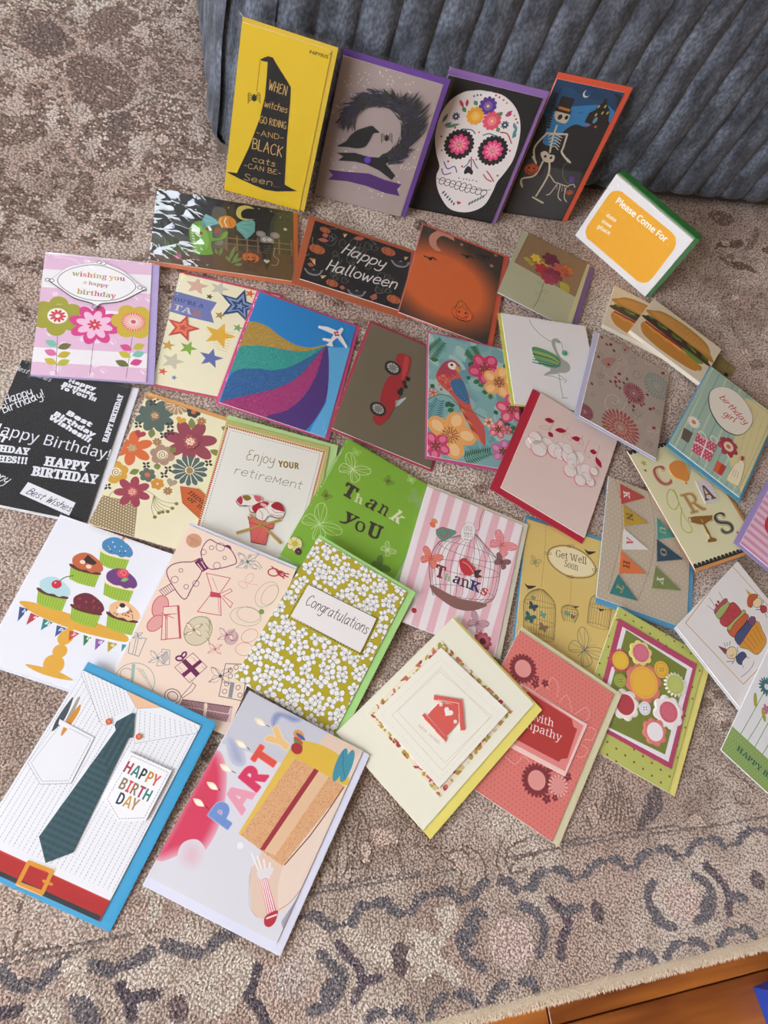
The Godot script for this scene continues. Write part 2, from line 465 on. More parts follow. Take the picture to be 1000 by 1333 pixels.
func card(key: String, label: String, bg: Color, env, scale := 4.0, called := "greeting_card", group := "", rough := 0.42, back := 0.0008, board := 0.0012) -> Node3D:
	ctop = back + board
	ppm = scale
	var xf := frame_of(key)
	inv = xf.affine_inverse()
	node = thing(called, xf, label, "greeting card", group)
	im = Image.create(int(cw * 1000 * ppm), int(ch * 1000 * ppm), false, Image.FORMAT_RGB8)
	im.fill(bg)
	cmat = mat(Color.WHITE, rough)
	cmat.metallic_specular = 0.22
	var d = LEAN[key] if LEAN.has(key) else FLAT[key]
	var mg = d.slice(d.size() - 4)
	if env != null:
		var lo := Vector3(-cw / 2 - mg[0] / 1000.0, 0.0, -ch / 2 - mg[1] / 1000.0)
		var hi := Vector3(cw / 2 + mg[2] / 1000.0, back, ch / 2 + mg[3] / 1000.0)
		part(node, "envelope", boxmesh(lo, hi, 0.0002), paper(env))
	# folded card: printed face and a paper core
	var x := cw / 2
	var z := ch / 2
	var lo_y := back if env != null else 0.0
	board_node = part(node, "card", boxmesh(Vector3(-x, lo_y, -z), Vector3(x, ctop - 0.0002, z)), M.paper)
	rmax = 0.0
	var st := S()
	face(st, PackedVector2Array([Vector2(-x, -z), Vector2(x, -z), Vector2(x, z), Vector2(-x, z)]), ctop - 0.0002, ctop)
	part(board_node, "printed_face", done(st), cmat)
	return node
func paper(c: Color) -> StandardMaterial3D:
	var k := "paper" + c.to_html()
	if not M.has(k):
		M[k] = mat(c, 0.6)
	return M[k]
func face(st: SurfaceTool, p: PackedVector2Array, y0: float, y1: float):
	# an upright prism over an outline in card metres, wearing the card's print
	var tri := Geometry2D.triangulate_polygon(p)
	st.set_smooth_group(-1)
	var uv := func(q: Vector2): return Vector2(q.x / cw + 0.5, q.y / ch + 0.5)
	for i in range(0, tri.size(), 3):
		var a := p[tri[i]]
		var b := p[tri[i + 1]]
		var c := p[tri[i + 2]]
		if (b - a).cross(c - a) < 0:
			var s := b
			b = c
			c = s
		for q in [a, b, c]:
			st.set_uv(uv.call(q))
			st.add_vertex(Vector3(q.x, y1, q.y))
	var n := p.size()
	var turn := Geometry2D.is_polygon_clockwise(p)
	for i in n:
		var a := p[i]
		var b := p[(i + 1) % n]
		if turn:
			var s := a
			a = b
			b = s
		for q in [[a, y0], [b, y1], [b, y0], [a, y0], [a, y1], [b, y1]]:
			st.set_uv(uv.call(q[0]))
			st.add_vertex(Vector3(q[0].x, q[1], q[0].y))
func raise_px(called: String, p: PackedVector2Array, t := 0.0012, y0 := 0.0, m: Material = null) -> MeshInstance3D:
	# a die-cut piece glued on the card, in texels
	var q := PackedVector2Array()
	for v in p: q.append(Vector2(v.x / (ppm * 1000.0) - cw / 2, v.y / (ppm * 1000.0) - ch / 2))
	var st := S()
	face(st, q, ctop + y0, ctop + y0 + t)
	rmax = maxf(rmax, y0 + t)
	return part(board_node, called, done(st), cmat if m == null else m)
func raised(called: String, a: Array, t := 0.0012, sm := false, y0 := 0.0) -> MeshInstance3D:
	var p := PT(a)
	return raise_px(called, smooth(p, true, 4) if sm else p, t, y0)
func finish():
	cmat.albedo_texture = ImageTexture.create_from_image(im)
func sleeve(l: float, t: float, r: float, b: float, amp := 0.0004, sd := 1, lift := 0.0004, x_from := 0.0, big := 0.0):
	# clear film bag round card and envelope; margins in mm beyond the card
	var nz := FastNoiseLite.new()
	nz.seed = sd
	nz.frequency = 18.0
	nz.noise_type = FastNoiseLite.TYPE_SIMPLEX
	nz.fractal_octaves = 3
	var cr := FastNoiseLite.new()      # creases of crumpled film
	cr.seed = sd
	cr.frequency = 24.0
	cr.noise_type = FastNoiseLite.TYPE_CELLULAR
	cr.cellular_return_type = FastNoiseLite.RETURN_DISTANCE2_SUB
	cr.fractal_type = FastNoiseLite.FRACTAL_NONE
	var x0 := -cw / 2 - l / 1000.0
	var x1 := cw / 2 + r / 1000.0
	var z0 := -ch / 2 - t / 1000.0
	var z1 := ch / 2 + b / 1000.0
	var nx := 110 if big > 0.0 else 44
	var nzz := 90 if big > 0.0 else 60
	var vs := PackedVector3Array()
	var ns := PackedVector3Array()
	var ix := PackedInt32Array()
	for j in nzz + 1:
		for i in nx + 1:
			var x := lerpf(x0, x1, float(i) / nx)
			var z := lerpf(z0, z1, float(j) / nzz)
			var e := minf(minf(x - x0, x1 - x), minf(z - z0, z1 - z))
			var k := clampf(e / 0.004, 0.0, 1.0)
			var y := ctop + maxf(lift, rmax + 0.0003) + amp * (0.6 + nz.get_noise_2d(x + z * 0.5, z * 1.6 - x * 0.7))
			if big > 0.0:
				var q := smoothstep(x_from + 0.02, x_from - 0.015, x)
				y += big * q * (0.3 + 0.8 * (cr.get_noise_2d(x * 1.1 + z * 0.7, z * 1.9 - x * 1.0) + 1.0))
			vs.append(Vector3(x, lerpf(0.0004, y, k), z))
	for j in nzz + 1:
		for i in nx + 1:
			var a := vs[j * (nx + 1) + maxi(i - 1, 0)]
			var b2 := vs[j * (nx + 1) + mini(i + 1, nx)]
			var c2 := vs[maxi(j - 1, 0) * (nx + 1) + i]
			var d2 := vs[mini(j + 1, nzz) * (nx + 1) + i]
			ns.append((d2 - c2).cross(b2 - a).normalized())
	for j in nzz:
		for i in nx:
			var o := j * (nx + 1) + i
			ix.append_array([o, o + 1, o + nx + 2, o, o + nx + 2, o + nx + 1])
	var arr := []
	arr.resize(Mesh.ARRAY_MAX)
	arr[Mesh.ARRAY_VERTEX] = vs
	arr[Mesh.ARRAY_NORMAL] = ns
	arr[Mesh.ARRAY_INDEX] = ix
	var me := ArrayMesh.new()
	me.add_surface_from_arrays(Mesh.PRIMITIVE_TRIANGLES, arr)
	part(node, "plastic_sleeve", me, M.film if big == 0.0 else M.crinkled)

# ------------------------------------------------------------------ the setting
func _ready():
	rng.seed = 7
	# camera
	var cam := Camera3D.new()
	cam.name = "camera"
	cam.fov = rad_to_deg(2.0 * atan(666.5 / FOC))
	cam.near = 0.02
	cam.far = 60.0
	add_child(cam)
	cam.transform = Transform3D(Basis(RI, UPV, -FW), CAM)
	cam.current = true
	# daylight: an overcast sky that enters through two windows
	var we := WorldEnvironment.new()
	we.name = "world_environment"
	var e := Environment.new()
	var sm := ProceduralSkyMaterial.new()
	sm.sky_top_color = Color(0.80, 0.85, 0.93)
	sm.sky_horizon_color = Color(0.95, 0.95, 0.95)
	sm.ground_bottom_color = Color(0.32, 0.31, 0.28)
	sm.ground_horizon_color = Color(0.6, 0.6, 0.58)
	sm.sky_energy_multiplier = 5.0
	sm.ground_energy_multiplier = 2.0
	var sky := Sky.new()
	sky.sky_material = sm
	e.background_mode = Environment.BG_SKY
	e.sky = sky
	e.tonemap_mode = Environment.TONE_MAPPER_LINEAR
	e.tonemap_exposure = 0.325
	e.sdfgi_enabled = true
	e.ssao_enabled = true
	e.ssil_enabled = true
	we.environment = e
	add_child(we)
	var room := Transform3D(Basis(Vector3.UP, ROOM), Vector3.ZERO)
	daylight("window_daylight", room, Vector3(-1.93, 1.3, 0.6), PI * -0.5, Vector2(1.9, 1.7), Color(1.0, 0.945, 0.88), 3.9)
	daylight("far_window_daylight", room, Vector3(-0.155, 1.9, -2.93), PI, Vector2(0.93, 1.0), Color(0.96, 0.98, 1.0), 8.0)
	materials()
	build_room(room)
	build_rug()
	build_ottoman(room)
	build_cards()
	build_small()
	sleeves_done()

func daylight(called, room: Transform3D, at: Vector3, turn: float, size: Vector2, c: Color, energy: float):
	var l := AreaLight3D.new()
	l.name = called
	l.area_size = size
	l.area_normalize_energy = false
	l.light_color = c
	l.light_energy = energy
	l.shadow_enabled = true
	add_child(l)
	l.transform = room * Transform3D(Basis(Vector3.UP, turn), at)

func noise_tex(freq, octaves, sd, lo: Color, hi: Color, size := 512, stretch := Vector2.ONE) -> ImageTexture:
	var n := FastNoiseLite.new()
	n.seed = sd
	n.frequency = freq
	n.fractal_octaves = octaves
	n.noise_type = FastNoiseLite.TYPE_SIMPLEX
	var a := n.get_seamless_image(int(size / stretch.x), int(size / stretch.y))
	a.resize(size, size, Image.INTERPOLATE_CUBIC)
	var out := Image.create(size, size, false, Image.FORMAT_RGB8)
	for y in size:
		for x in size: out.set_pixel(x, y, lo.lerp(hi, a.get_pixel(x, y).r))
	return ImageTexture.create_from_image(out)

func materials():
	M.paper = mat(Color(0.93, 0.93, 0.91), 0.6)
	var f := mat(Color(1, 1, 1, 0.03), 0.06)
	f.transparency = BaseMaterial3D.TRANSPARENCY_ALPHA
	f.metallic_specular = 0.2
	M.film = f
	var f2 := f.duplicate()
	f2.metallic_specular = 0.5
	M.crinkled = f2
	var g := mat(Color(0.95, 0.97, 1, 0.04), 0.02)
	g.transparency = BaseMaterial3D.TRANSPARENCY_ALPHA
	M.glass = g
	M.wall = mat(Color(0.64, 0.59, 0.52), 0.9)
	M.white = mat(Color(0.9, 0.9, 0.88), 0.5)
	# oak boards: three tones of one grain
	M.oak = []
	for k in 3:
		var m := mat(Color(1, 1, 1), 0.38)
		m.albedo_texture = noise_tex(0.02, 4, 20 + k, [Color(0.44, 0.22, 0.07), Color(0.49, 0.25, 0.085), Color(0.40, 0.19, 0.06)][k], [Color(0.80, 0.50, 0.22), Color(0.86, 0.55, 0.25), Color(0.74, 0.45, 0.19)][k], 512, Vector2(10, 1))
		M.oak.append(m)
	# blue-grey chenille of the ottoman
	var o := mat(Color(1, 1, 1), 0.85)
	o.albedo_texture = noise_tex(0.012, 5, 5, Color(0.24, 0.26, 0.295), Color(0.60, 0.645, 0.71), 1024, Vector2(1.0, 2.2))
	o.uv1_scale = Vector3(2.2, 2.2, 1)
	o.detail_enabled = true
	o.detail_blend_mode = BaseMaterial3D.BLEND_MODE_MUL
	o.detail_albedo = noise_tex(0.16, 3, 9, Color(0.55, 0.56, 0.58), Color(1, 1, 1), 512, Vector2(1.0, 1.8))
	o.detail_uv_layer = BaseMaterial3D.DETAIL_UV_1
	o.rim_enabled = true
	o.rim = 0.35
	o.rim_tint = 0.6
	M.chenille = o
	M.black = mat(Color(0.03, 0.03, 0.03), 0.6)

func build_room(room: Transform3D):
	var dy := -0.012
	# oak floor under everything, boards as parts near the open corner
	var fl := Transform3D(Basis(Vector3.UP, RUGT), Vector3.ZERO)
	var f := slab("floor", Vector3(-3.2, dy - 0.06, -3.6), Vector3(4.2, dy - 0.018, 3.4), M.oak[2], room)
	var turn := room.affine_inverse() * fl
	var row := 0
	for z in [0.10, 0.19]:
		var n := 0
		var x := -1.2 + row * 0.17
		while x < 1.6:
			var l := 0.62 + 0.1 * ((n * 7 + row * 3) % 4)
			board(f, turn, Vector3(x, dy, z), Vector2(l - 0.0015, 0.0885), (n + row) % 3, false)
			x += l
			n += 1
		row += 1
	for i in 40:
		board(f, turn, Vector3(-1.2 + i * 0.07, dy, 0.28), Vector2(0.0685, 0.42), (i * 2 + i / 3) % 3, true)
	# walls with openings, ceiling
	var L := -2.0
	var R := 3.2
	var B := -3.0
	var Fz := 2.8
	var Hh := 2.65
	slab("ceiling", Vector3(L - 0.2, Hh, B - 0.2), Vector3(R + 0.2, Hh + 0.1, Fz + 0.2), M.white, room)
	slab("wall_right", Vector3(R, dy - 0.06, B), Vector3(R + 0.15, Hh, Fz), M.wall, room)
	slab("wall_front", Vector3(L - 0.15, dy - 0.06, Fz), Vector3(R + 0.15, Hh, Fz + 0.15), M.wall, room)
	wall("wall_left", room * Transform3D(Basis(Vector3.UP, PI / 2), Vector3(L, 0, 0)), -Fz, -B, -1.6, 0.4, 0.4, 2.2, Hh, dy - 0.06, "window_1")
	wall("wall_back", room * Transform3D(Basis.IDENTITY, Vector3(0, 0, B)), L - 0.15, R + 0.15, -0.68, 0.37, 1.35, 2.45, Hh, dy - 0.06, "window_2")

func board(f: Node3D, turn: Transform3D, at: Vector3, size: Vector2, tone: int, across: bool):
	var st := S()
	var lo := Vector3(0, -0.018, 0)
	var hi := Vector3(size.x, 0, size.y)
	box(st, lo, hi, 0.0008)
	var me := done(st)
	# board grain runs along the long side
	var a := me.surface_get_arrays(0)
	var v: PackedVector3Array = a[Mesh.ARRAY_VERTEX]
	var uv := PackedVector2Array()
	for p in v:
		var q := Vector2(p.x, p.z + p.y) if not across else Vector2(p.z + p.y, p.x)
		uv.append(Vector2(q.x * 2.2 + tone * 0.31 + at.x * 3.3, q.y * 2.2 + at.x * 1.7 + at.z * 5.0))
	a[Mesh.ARRAY_TEX_UV] = uv
	var m2 := ArrayMesh.new()
	m2.add_surface_from_arrays(Mesh.PRIMITIVE_TRIANGLES, a)
	var o := part(f, "board", m2, M.oak[tone])
	o.transform = turn * Transform3D(Basis.IDENTITY, at)

func wall(called, xf: Transform3D, x0, x1, wx0, wx1, wy0, wy1, hh, y0, win):
	# wall in its own axes: inside face at z = 0, thickness towards -z, with one window opening
	var st := S()
	box(st, Vector3(x0, y0, -0.15), Vector3(wx0, hh, 0))
	box(st, Vector3(wx1, y0, -0.15), Vector3(x1, hh, 0))
	box(st, Vector3(wx0, y0, -0.15), Vector3(wx1, wy0, 0))
	box(st, Vector3(wx0, wy1, -0.15), Vector3(wx1, hh, 0))
	var o := part(self, called, done(st), M.wall)
	o.transform = xf
	o.set_meta("kind", "structure")
	var w := Node3D.new()
	w.name = win
	add_child(w)
	w.transform = xf
	w.set_meta("kind", "structure")
	var b := 0.05
	var s2 := S()
	box(s2, Vector3(wx0, wy0, -0.12), Vector3(wx0 + b, wy1, -0.06))
	box(s2, Vector3(wx1 - b, wy0, -0.12), Vector3(wx1, wy1, -0.06))
	box(s2, Vector3(wx0 + b, wy0, -0.12), Vector3(wx1 - b, wy0 + b, -0.06))
	box(s2, Vector3(wx0 + b, wy1 - b, -0.12), Vector3(wx1 - b, wy1, -0.06))
	var mid: float = (wx0 + wx1) / 2
	box(s2, Vector3(mid - 0.02, wy0 + b, -0.11), Vector3(mid + 0.02, wy1 - b, -0.07))
	part(w, "window_frame", done(s2), M.white)
	for p in [[wx0 + b, mid - 0.02], [mid + 0.02, wx1 - b]]:
		part(w, "pane", boxmesh(Vector3(p[0], wy0 + b, -0.092), Vector3(p[1], wy1 - b, -0.088)), M.glass)

# ------------------------------------------------------------------ rug
func rug_shade(x: float, y: float) -> Color: return Color()
func build_rug():
	var xf := Transform3D(Basis(Vector3.UP, RUGT), Vector3.ZERO)
	# the print covers 1.8 x 1.66 m of the rug; its axes start at (-0.5, -1.5)
	var X0 := -0.5
	var Z0 := -1.495
	cw = 1.8
	ch = 1.66
	ctop = 0.0
	ppm = 2047.0 / 1800.0
	var cx := X0 + cw / 2
	var cz := Z0 + ch / 2
	inv = (xf * Transform3D(Basis.IDENTITY, Vector3(cx, 0, cz))).affine_inverse()
	im = Image.create(2047, 1888, false, Image.FORMAT_RGB8)
	rug_print()
	var tex := ImageTexture.create_from_image(im)
	var m := mat(Color.WHITE, 0.95)
	m.albedo_texture = tex
	m.detail_enabled = true
	m.detail_blend_mode = BaseMaterial3D.BLEND_MODE_MUL
	m.detail_albedo = noise_tex(0.2, 3, 3, Color(0.5, 0.48, 0.46), Color(1, 1, 1), 512)
	m.detail_uv_layer = BaseMaterial3D.DETAIL_UV_2
	var rug := thing("rug", xf, "large faded taupe oriental rug with a scrolling border, under all the cards", "rug")
	var x0 := -1.1
	var x1 := 1.75
	var z0 := -2.5
	var z1 := 0.160
	var st := S()
	st.set_smooth_group(-1)
	var pts := [Vector3(x0, -0.002, z0), Vector3(x1, -0.002, z0), Vector3(x1, -0.002, z1), Vector3(x0, -0.002, z1)]
	for i in [0, 1, 2, 0, 2, 3]:
		var p: Vector3 = pts[i]
		st.set_uv(Vector2((p.x - X0) / cw, (p.z - Z0) / ch))
		st.set_uv2(Vector2(p.x, p.z) * 5.0)
		st.add_vertex(p)
	part(rug, "pile_ground", done(st), m)
	part(rug, "backing", boxmesh(Vector3(x0, -0.0118, z0), Vector3(x1, -0.0025, z1)), mat(Color(0.55, 0.5, 0.42), 0.95))
	# tufts of the pile where the rug can be seen
	var polys := []
	for k in FLAT:
		var d = FLAT[k]
		var u := Vector2(cos(d[2]), sin(d[2]))
		var v := Vector2(-sin(d[2]), cos(d[2]))
		var c := Vector2(d[0], d[1])
		var a: float = d[3] / 2 - 0.012
		var b: float = d[4] / 2 - 0.012
		polys.append([c, u, v, a, b])
	var xs := PackedFloat32Array()
	var g := RandomNumberGenerator.new()
	g.seed = 11
	var n := 0
	var bx := xf.basis
	var z := -1.45
	while z < z1:
		var x := -0.42
		var stp := lerpf(0.0023, 0.0042, clampf(-z / 1.3, 0.0, 1.0))
		while x < 1.2:
			x += stp
			var lx := x + g.randf_range(-0.5, 0.5) * stp
			var lz := z + g.randf_range(-0.5, 0.5) * stp
			if lz > z1: continue
			var w := bx * Vector3(lx, 0, lz)
			var d := w - CAM
			var dz := d.dot(FW)
			var px := 500 + FOC * d.dot(RI) / dz
			var py := 666.5 - FOC * d.dot(UPV) / dz
			if px < -30 or px > 1030 or py < -30 or py > 1363: continue
			# under the ottoman or well under a card nothing shows
			if w.x * 0.621 + w.z * 0.784 < -0.90 and w.x * 0.784 - w.z * 0.621 > 0.12: continue
			var hid := false
			var w2 := Vector2(w.x, w.z)
			for q in polys:
				var r: Vector2 = w2 - q[0]
				if absf(r.dot(q[1])) < q[3] and absf(r.dot(q[2])) < q[4]:
					hid = true
					break
			if hid: continue
			var ix := clampi(int((lx - X0) * 1000 * ppm), 0, 2046)
			var iz := clampi(int((lz - Z0) * 1000 * ppm), 0, 1887)
			var c := im.get_pixel(ix, iz).srgb_to_linear() * g.randf_range(1.0, 1.26)
			var k := stp / 0.0025
			var yaw := g.randf() * TAU
			var cs := cos(yaw) * k
			var sn := sin(yaw) * k
			var hgt := g.randf_range(0.75, 1.15)
			# row-major 3x4 with a colour
			xs.append_array([cs, g.randf_range(-0.25, 0.1), sn, lx, 0.0, hgt, 0.0, -0.0022, -sn, g.randf_range(-0.1, 0.55), cs, lz, c.r, c.g, c.b, 1.0])
			n += 1
		z += stp
	var ts := S()
	ts.set_smooth_group(-1)
	var r := 0.0017
	for i in 3:
		var a := TAU * i / 3.0
		var b := TAU * (i + 1) / 3.0
		# yarn ends are round: soft normals, mostly along the pile
		var lean := Vector3(cos((a + b) / 2), 0, sin((a + b) / 2)) * 0.35
		ts.set_normal((Vector3(0, 1, 0) + lean).normalized())
		ts.add_vertex(Vector3(cos(b) * r, 0, sin(b) * r))
		ts.set_normal(Vector3(0, 1, 0.15).normalized())
		ts.add_vertex(Vector3(0.0004, 0.0026, 0.0009))
		ts.set_normal((Vector3(0, 1, 0) + lean).normalized())
		ts.add_vertex(Vector3(cos(a) * r, 0, sin(a) * r))
	var tm := ts.commit()
	var pm := mat(Color.WHITE, 0.95)
	pm.vertex_color_use_as_albedo = true
	var mm := MultiMesh.new()
	mm.transform_format = MultiMesh.TRANSFORM_3D
	mm.use_colors = true
	mm.mesh = tm
	mm.instance_count = n
	mm.buffer = xs
	var mi := MultiMeshInstance3D.new()
	mi.name = "pile"
	mi.multimesh = mm
	mi.material_override = pm
	mi.set_meta("kind", "stuff")
	rug.add_child(mi)
	print("tufts ", n)
	# cream bound edge with stray fibres
	var es := S()
	es.set_smooth_group(0)
	var segs := 220
	for i in segs:
		var xa := lerpf(-0.5, 1.3, float(i) / segs)
		var xb := lerpf(-0.5, 1.3, float(i + 1) / segs)
		for k in 6:
			var ta := PI * (k / 6.0 - 0.15) * 1.1
			var tb := PI * ((k + 1) / 6.0 - 0.15) * 1.1
			var f := func(x: float, t: float): return Vector3(x, -0.0052 + 0.0062 * sin(t), z1 + 0.004 + 0.0062 * cos(t) + 0.0008 * sin(x * 90.0))
			quad(es, f.call(xa, tb), f.call(xb, tb), f.call(xb, ta), f.call(xa, ta))
	part(rug, "bound_edge", done(es), mat(Color(0.82, 0.75, 0.65), 0.95))
	var fs := S()
	fs.set_smooth_group(-1)
	for i in 7800:
		var x := g.randf_range(-0.3, 1.1)
		var t := g.randf_range(-0.4, 2.4)
		var p := Vector3(x, -0.0052 + 0.006 * sin(t), z1 + 0.004 + 0.006 * cos(t))
		var dr := Vector3(g.randf_range(-0.6, 0.6), sin(t) * 0.6 - 0.3, cos(t) + 0.3).normalized() * g.randf_range(0.0012, 0.0042)
		p.y = maxf(p.y, -0.0112)
		var tip := p + dr
		tip.y = maxf(tip.y, -0.0115)
		var sd := Vector3(0.0005, 0.0002, 0)
		for q in [p - sd, tip, p + sd]: fs.add_vertex(q)
	var fr := part(rug, "edge_fibres", done(fs), mat(Color(0.88, 0.81, 0.71), 0.95))
	fr.set_meta("kind", "stuff")

# ------------------------------------------------------------------ ottoman
func build_ottoman(room: Transform3D):
	var o := thing("ottoman", room * Transform3D(Basis.IDENTITY, Vector3(0.906, 0, -0.866)), "blue-grey chenille ottoman with vertical channel tufting behind the leaning cards", "ottoman")
	# own axes: x along the face, z towards the room, face at z = 0; a seam at x = 0
	var W := 0.049
	var H := 0.43
	var lx := 0.105 - 0.906
	var first := -15
	for k in range(first, 18):
		part(o, "channel", channel(W, H), M.chenille).position = Vector3(k * W, 0, 0)
	# rounded corner channel and the left side
	var xs := first * W
	var rc: float = xs - lx
	var corner := S()
	corner.set_smooth_group(0)
	var prof := vprofile(H)
	for i in 10:
		for j in prof.size() - 1:
			var f := func(t: float, q: Vector2):
				var a := PI * 0.5 * t
				var r: float = rc - q.x + 0.0
				return Vector3(xs - sin(a) * r, q.y, -rc + cos(a) * r - 0.004)
			uvquad(corner, [f.call((i + 1) / 10.0, prof[j + 1]), f.call(i / 10.0, prof[j + 1]), f.call(i / 10.0, prof[j]), f.call((i + 1) / 10.0, prof[j])])
	part(o, "corner_channel", done(corner), M.chenille)
	for k in 12:
		var c := part(o, "channel", channel(W, H), M.chenille)
		c.transform = Transform3D(Basis(Vector3.UP, -PI / 2), Vector3(lx + 0.004, 0, -rc - 0.004 - (k + 0.0) * W))
	var core := S()
	box(core, Vector3(lx + 0.02, 0.03, -0.72), Vector3(18 * W, H - 0.012, -0.022))
	part(o, "core", done(core), M.chenille)
	for p in [Vector2(lx + 0.08, -0.1), Vector2(0.8, -0.1), Vector2(lx + 0.08, -0.62), Vector2(0.8, -0.62)]:
		var ft := CylinderMesh.new()
		ft.top_radius = 0.022
		ft.bottom_radius = 0.016
		ft.height = 0.034
		part(o, "foot", ft, M.black).position = Vector3(p.x, 0.0152, p.y)

func vprofile(H: float) -> PackedVector2Array:
	# (inset, height) from the rounded underside up the face to the top edge
	var p := PackedVector2Array()
	for i in 5: p.append(Vector2(0.018 * (1.0 - sin(PI * 0.5 * i / 4.0)), 0.022 + 0.018 * (1.0 - cos(PI * 0.5 * i / 4.0))))
	for i in range(1, 12): p.append(Vector2(0.0012 * sin(i * 1.3), lerpf(0.04, H - 0.03, i / 11.0)))
	for i in range(1, 6): p.append(Vector2(0.03 * (1.0 - cos(PI * 0.5 * i / 5.0)), H - 0.03 + 0.03 * sin(PI * 0.5 * i / 5.0)))
	p.append(Vector2(0.12, H))
	return p
func uvquad(st: SurfaceTool, q: Array):
	for i in [0, 1, 2, 0, 2, 3]:
		var v: Vector3 = q[i]
		st.set_uv(Vector2(v.x * 1.0 + v.z, v.y))
		st.add_vertex(v)
func channel(W: float, H: float) -> ArrayMesh:
	var st := S()
	st.set_smooth_group(0)
	var prof := vprofile(H)
	var n := 10
	var off := rng.randf() * 3.0
	for j in prof.size() - 1:
		for i in n:
			var f := func(k: int, q: Vector2):
				var t := float(k) / n
				var b: float = 0.007 * (pow(absf(2 * t - 1), 3.2))
				return Vector3(t * W, q.y, -q.x - b)
			var a: Array = [f.call(i, prof[j + 1]), f.call(i + 1, prof[j + 1]), f.call(i + 1, prof[j]), f.call(i, prof[j])]
			for m in [0, 1, 2, 0, 2, 3]:
				var v: Vector3 = a[m]
				st.set_uv(Vector2(v.x + off, v.y + off * 0.7))
				st.add_vertex(v)
	return done(st)
# ------------------------------------------------------------------ dye of the rug: faded field, border with scrolls
var wear: Array = []
func worn(p: PackedVector2Array, col: Color, thin := 0.3, sd := 1):
	# a dyed shape with the pile worn through in flecks
	fill([p], col)
	var b := Rect2(p[0], Vector2.ZERO)
	for q in p: b = b.expand(q)
	dots(p, int(b.get_area() * thin), 1.0, [col.lightened(0.12), col.darkened(0.12), col.lerp(wear[0], 0.5), col.lerp(wear[1], 0.7)], sd)
func wline(a: Array, wmm: float, col: Color, thin := 0.3):
	for p in Geometry2D.offset_polyline(smooth(PT(a)), maxf(wmm * ppm * 0.5, 0.7), Geometry2D.JOIN_ROUND, Geometry2D.END_ROUND): worn(p, col, thin, int(a[0]))
func wpoly(a: Array, col: Color, thin := 0.3): worn(smooth(PT(a), true), col, thin, int(a[0]))
func rug_print():
	wear = [c("ddd0c4"), c("c2b1a4")]
	var sw := 512
	var sh := 472
	var lo := Image.create(sw, sh, false, Image.FORMAT_RGB8)
	var n1 := FastNoiseLite.new()
	n1.seed = 4
	n1.frequency = 0.012
	n1.fractal_octaves = 4
	var n2 := FastNoiseLite.new()
	n2.seed = 9
	n2.frequency = 0.09
	n2.fractal_octaves = 3
	var n3 := FastNoiseLite.new()
	n3.seed = 17
	n3.frequency = 0.02
	n3.fractal_octaves = 3
	var ca := c("e2d6ca")
	var cb := c("b09d90")
	var cp := c("cdb5a9")
	for y in sh:
		for x in sw:
			var v := clampf(0.42 + n1.get_noise_2d(x, y) * 1.0 + n2.get_noise_2d(x, y * 0.8) * 0.55, 0.0, 1.0)
			lo.set_pixel(x, y, ca.lerp(cb, v).lerp(cp, clampf(n3.get_noise_2d(x, y) * 1.2 + 0.2, 0.0, 0.6)))
	lo.resize(2047, 1888, Image.INTERPOLATE_CUBIC)
	im.copy_from(lo)
	var dk := c("948a85")
	var bl := c("858186")
	var bn := c("8f7d71")
	var lt := c("e6dccf")
	# upper left field: faded lozenges and vines
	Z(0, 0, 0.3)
	field_dye_and_dimming()
	for q in [[100, 140, 170, 90, 260, 95, 330, 170, 260, 215, 190, 240, 120, 200]]: wpoly(q, dye("6d5d57"), 0.5)
	wpoly([300, 230, 420, 240, 520, 300, 590, 370, 540, 460, 420, 470, 330, 420, 290, 330], dye("77645a"), 0.55)
	wpoly([390, 60, 500, 20, 600, 60, 560, 120, 450, 165, 390, 130], dye("7b685e"), 0.55)
	wpoly([470, 500, 560, 480, 580, 560, 520, 640, 470, 600], dye("6f5f58"), 0.6)
	for q in [[0, 150, 80, 200, 190, 270, 300, 230, 385, 195, 330, 160, 250, 90], [190, 270, 240, 300, 200, 320], [30, 340, 160, 345, 280, 370, 300, 470, 330, 560, 300, 640, 400, 740, 560, 830]]: wline(q, 9, dye("ac988c"), 0.5)
	for q in [[385, 175, 470, 165, 560, 125, 650, 70, 830, 75], [430, 225, 520, 285, 610, 375, 700, 420, 880, 440], [600, 200, 700, 270, 790, 350, 890, 430], [560, 0, 610, 40, 660, 60], [650, 210, 760, 160, 830, 130], [540, 490, 640, 430, 700, 425]]: wline(q, 4, bn, 0.3)
	for q in [[440, 185, 520, 270, 620, 370, 720, 400, 860, 425]]: wline(q, 4, dye("b09a90"), 0.3)
	for q in [[670, 600, 700, 570, 740, 600, 700, 630], [760, 600, 790, 580, 820, 605, 790, 630], [880, 545, 910, 580, 890, 625], [770, 530, 790, 555, 830, 560], [640, 660, 700, 690, 790, 680]]:
		wline(q, 4, bn, 0.2)
	wpoly([675, 600, 700, 578, 735, 600, 702, 625], dye("c2b0a4"), 0.3)
	wpoly([790, 590, 810, 600, 800, 625, 780, 615], dye("6b5a54"), 0.3)
	for i in 46: # weft lines of the worn field
		var x := 20 + (i * 173) % 800
		var y := 300 + (i * 89) % 760
		wline([x, y, x + 40, y + 12], 5, [dye("9a8478"), dye("b5a296")][i % 2], 0.6)
	# right side by the ottoman
	Z(840, 240, 0.18)
	wpoly([460, 210, 540, 180, 640, 230, 620, 290, 540, 290], dye("77645a"), 0.4)
	wpoly([510, 465, 540, 410, 620, 405, 690, 395, 720, 435, 640, 455, 560, 450], dye("745f52"), 0.3)
	wpoly([530, 515, 620, 550, 700, 560, 770, 590, 820, 640, 740, 615, 650, 600, 590, 560], dye("745f52"), 0.3)
	wpoly([780, 350, 810, 300, 830, 370, 780, 460, 740, 450], dye("8a7468"), 0.4)
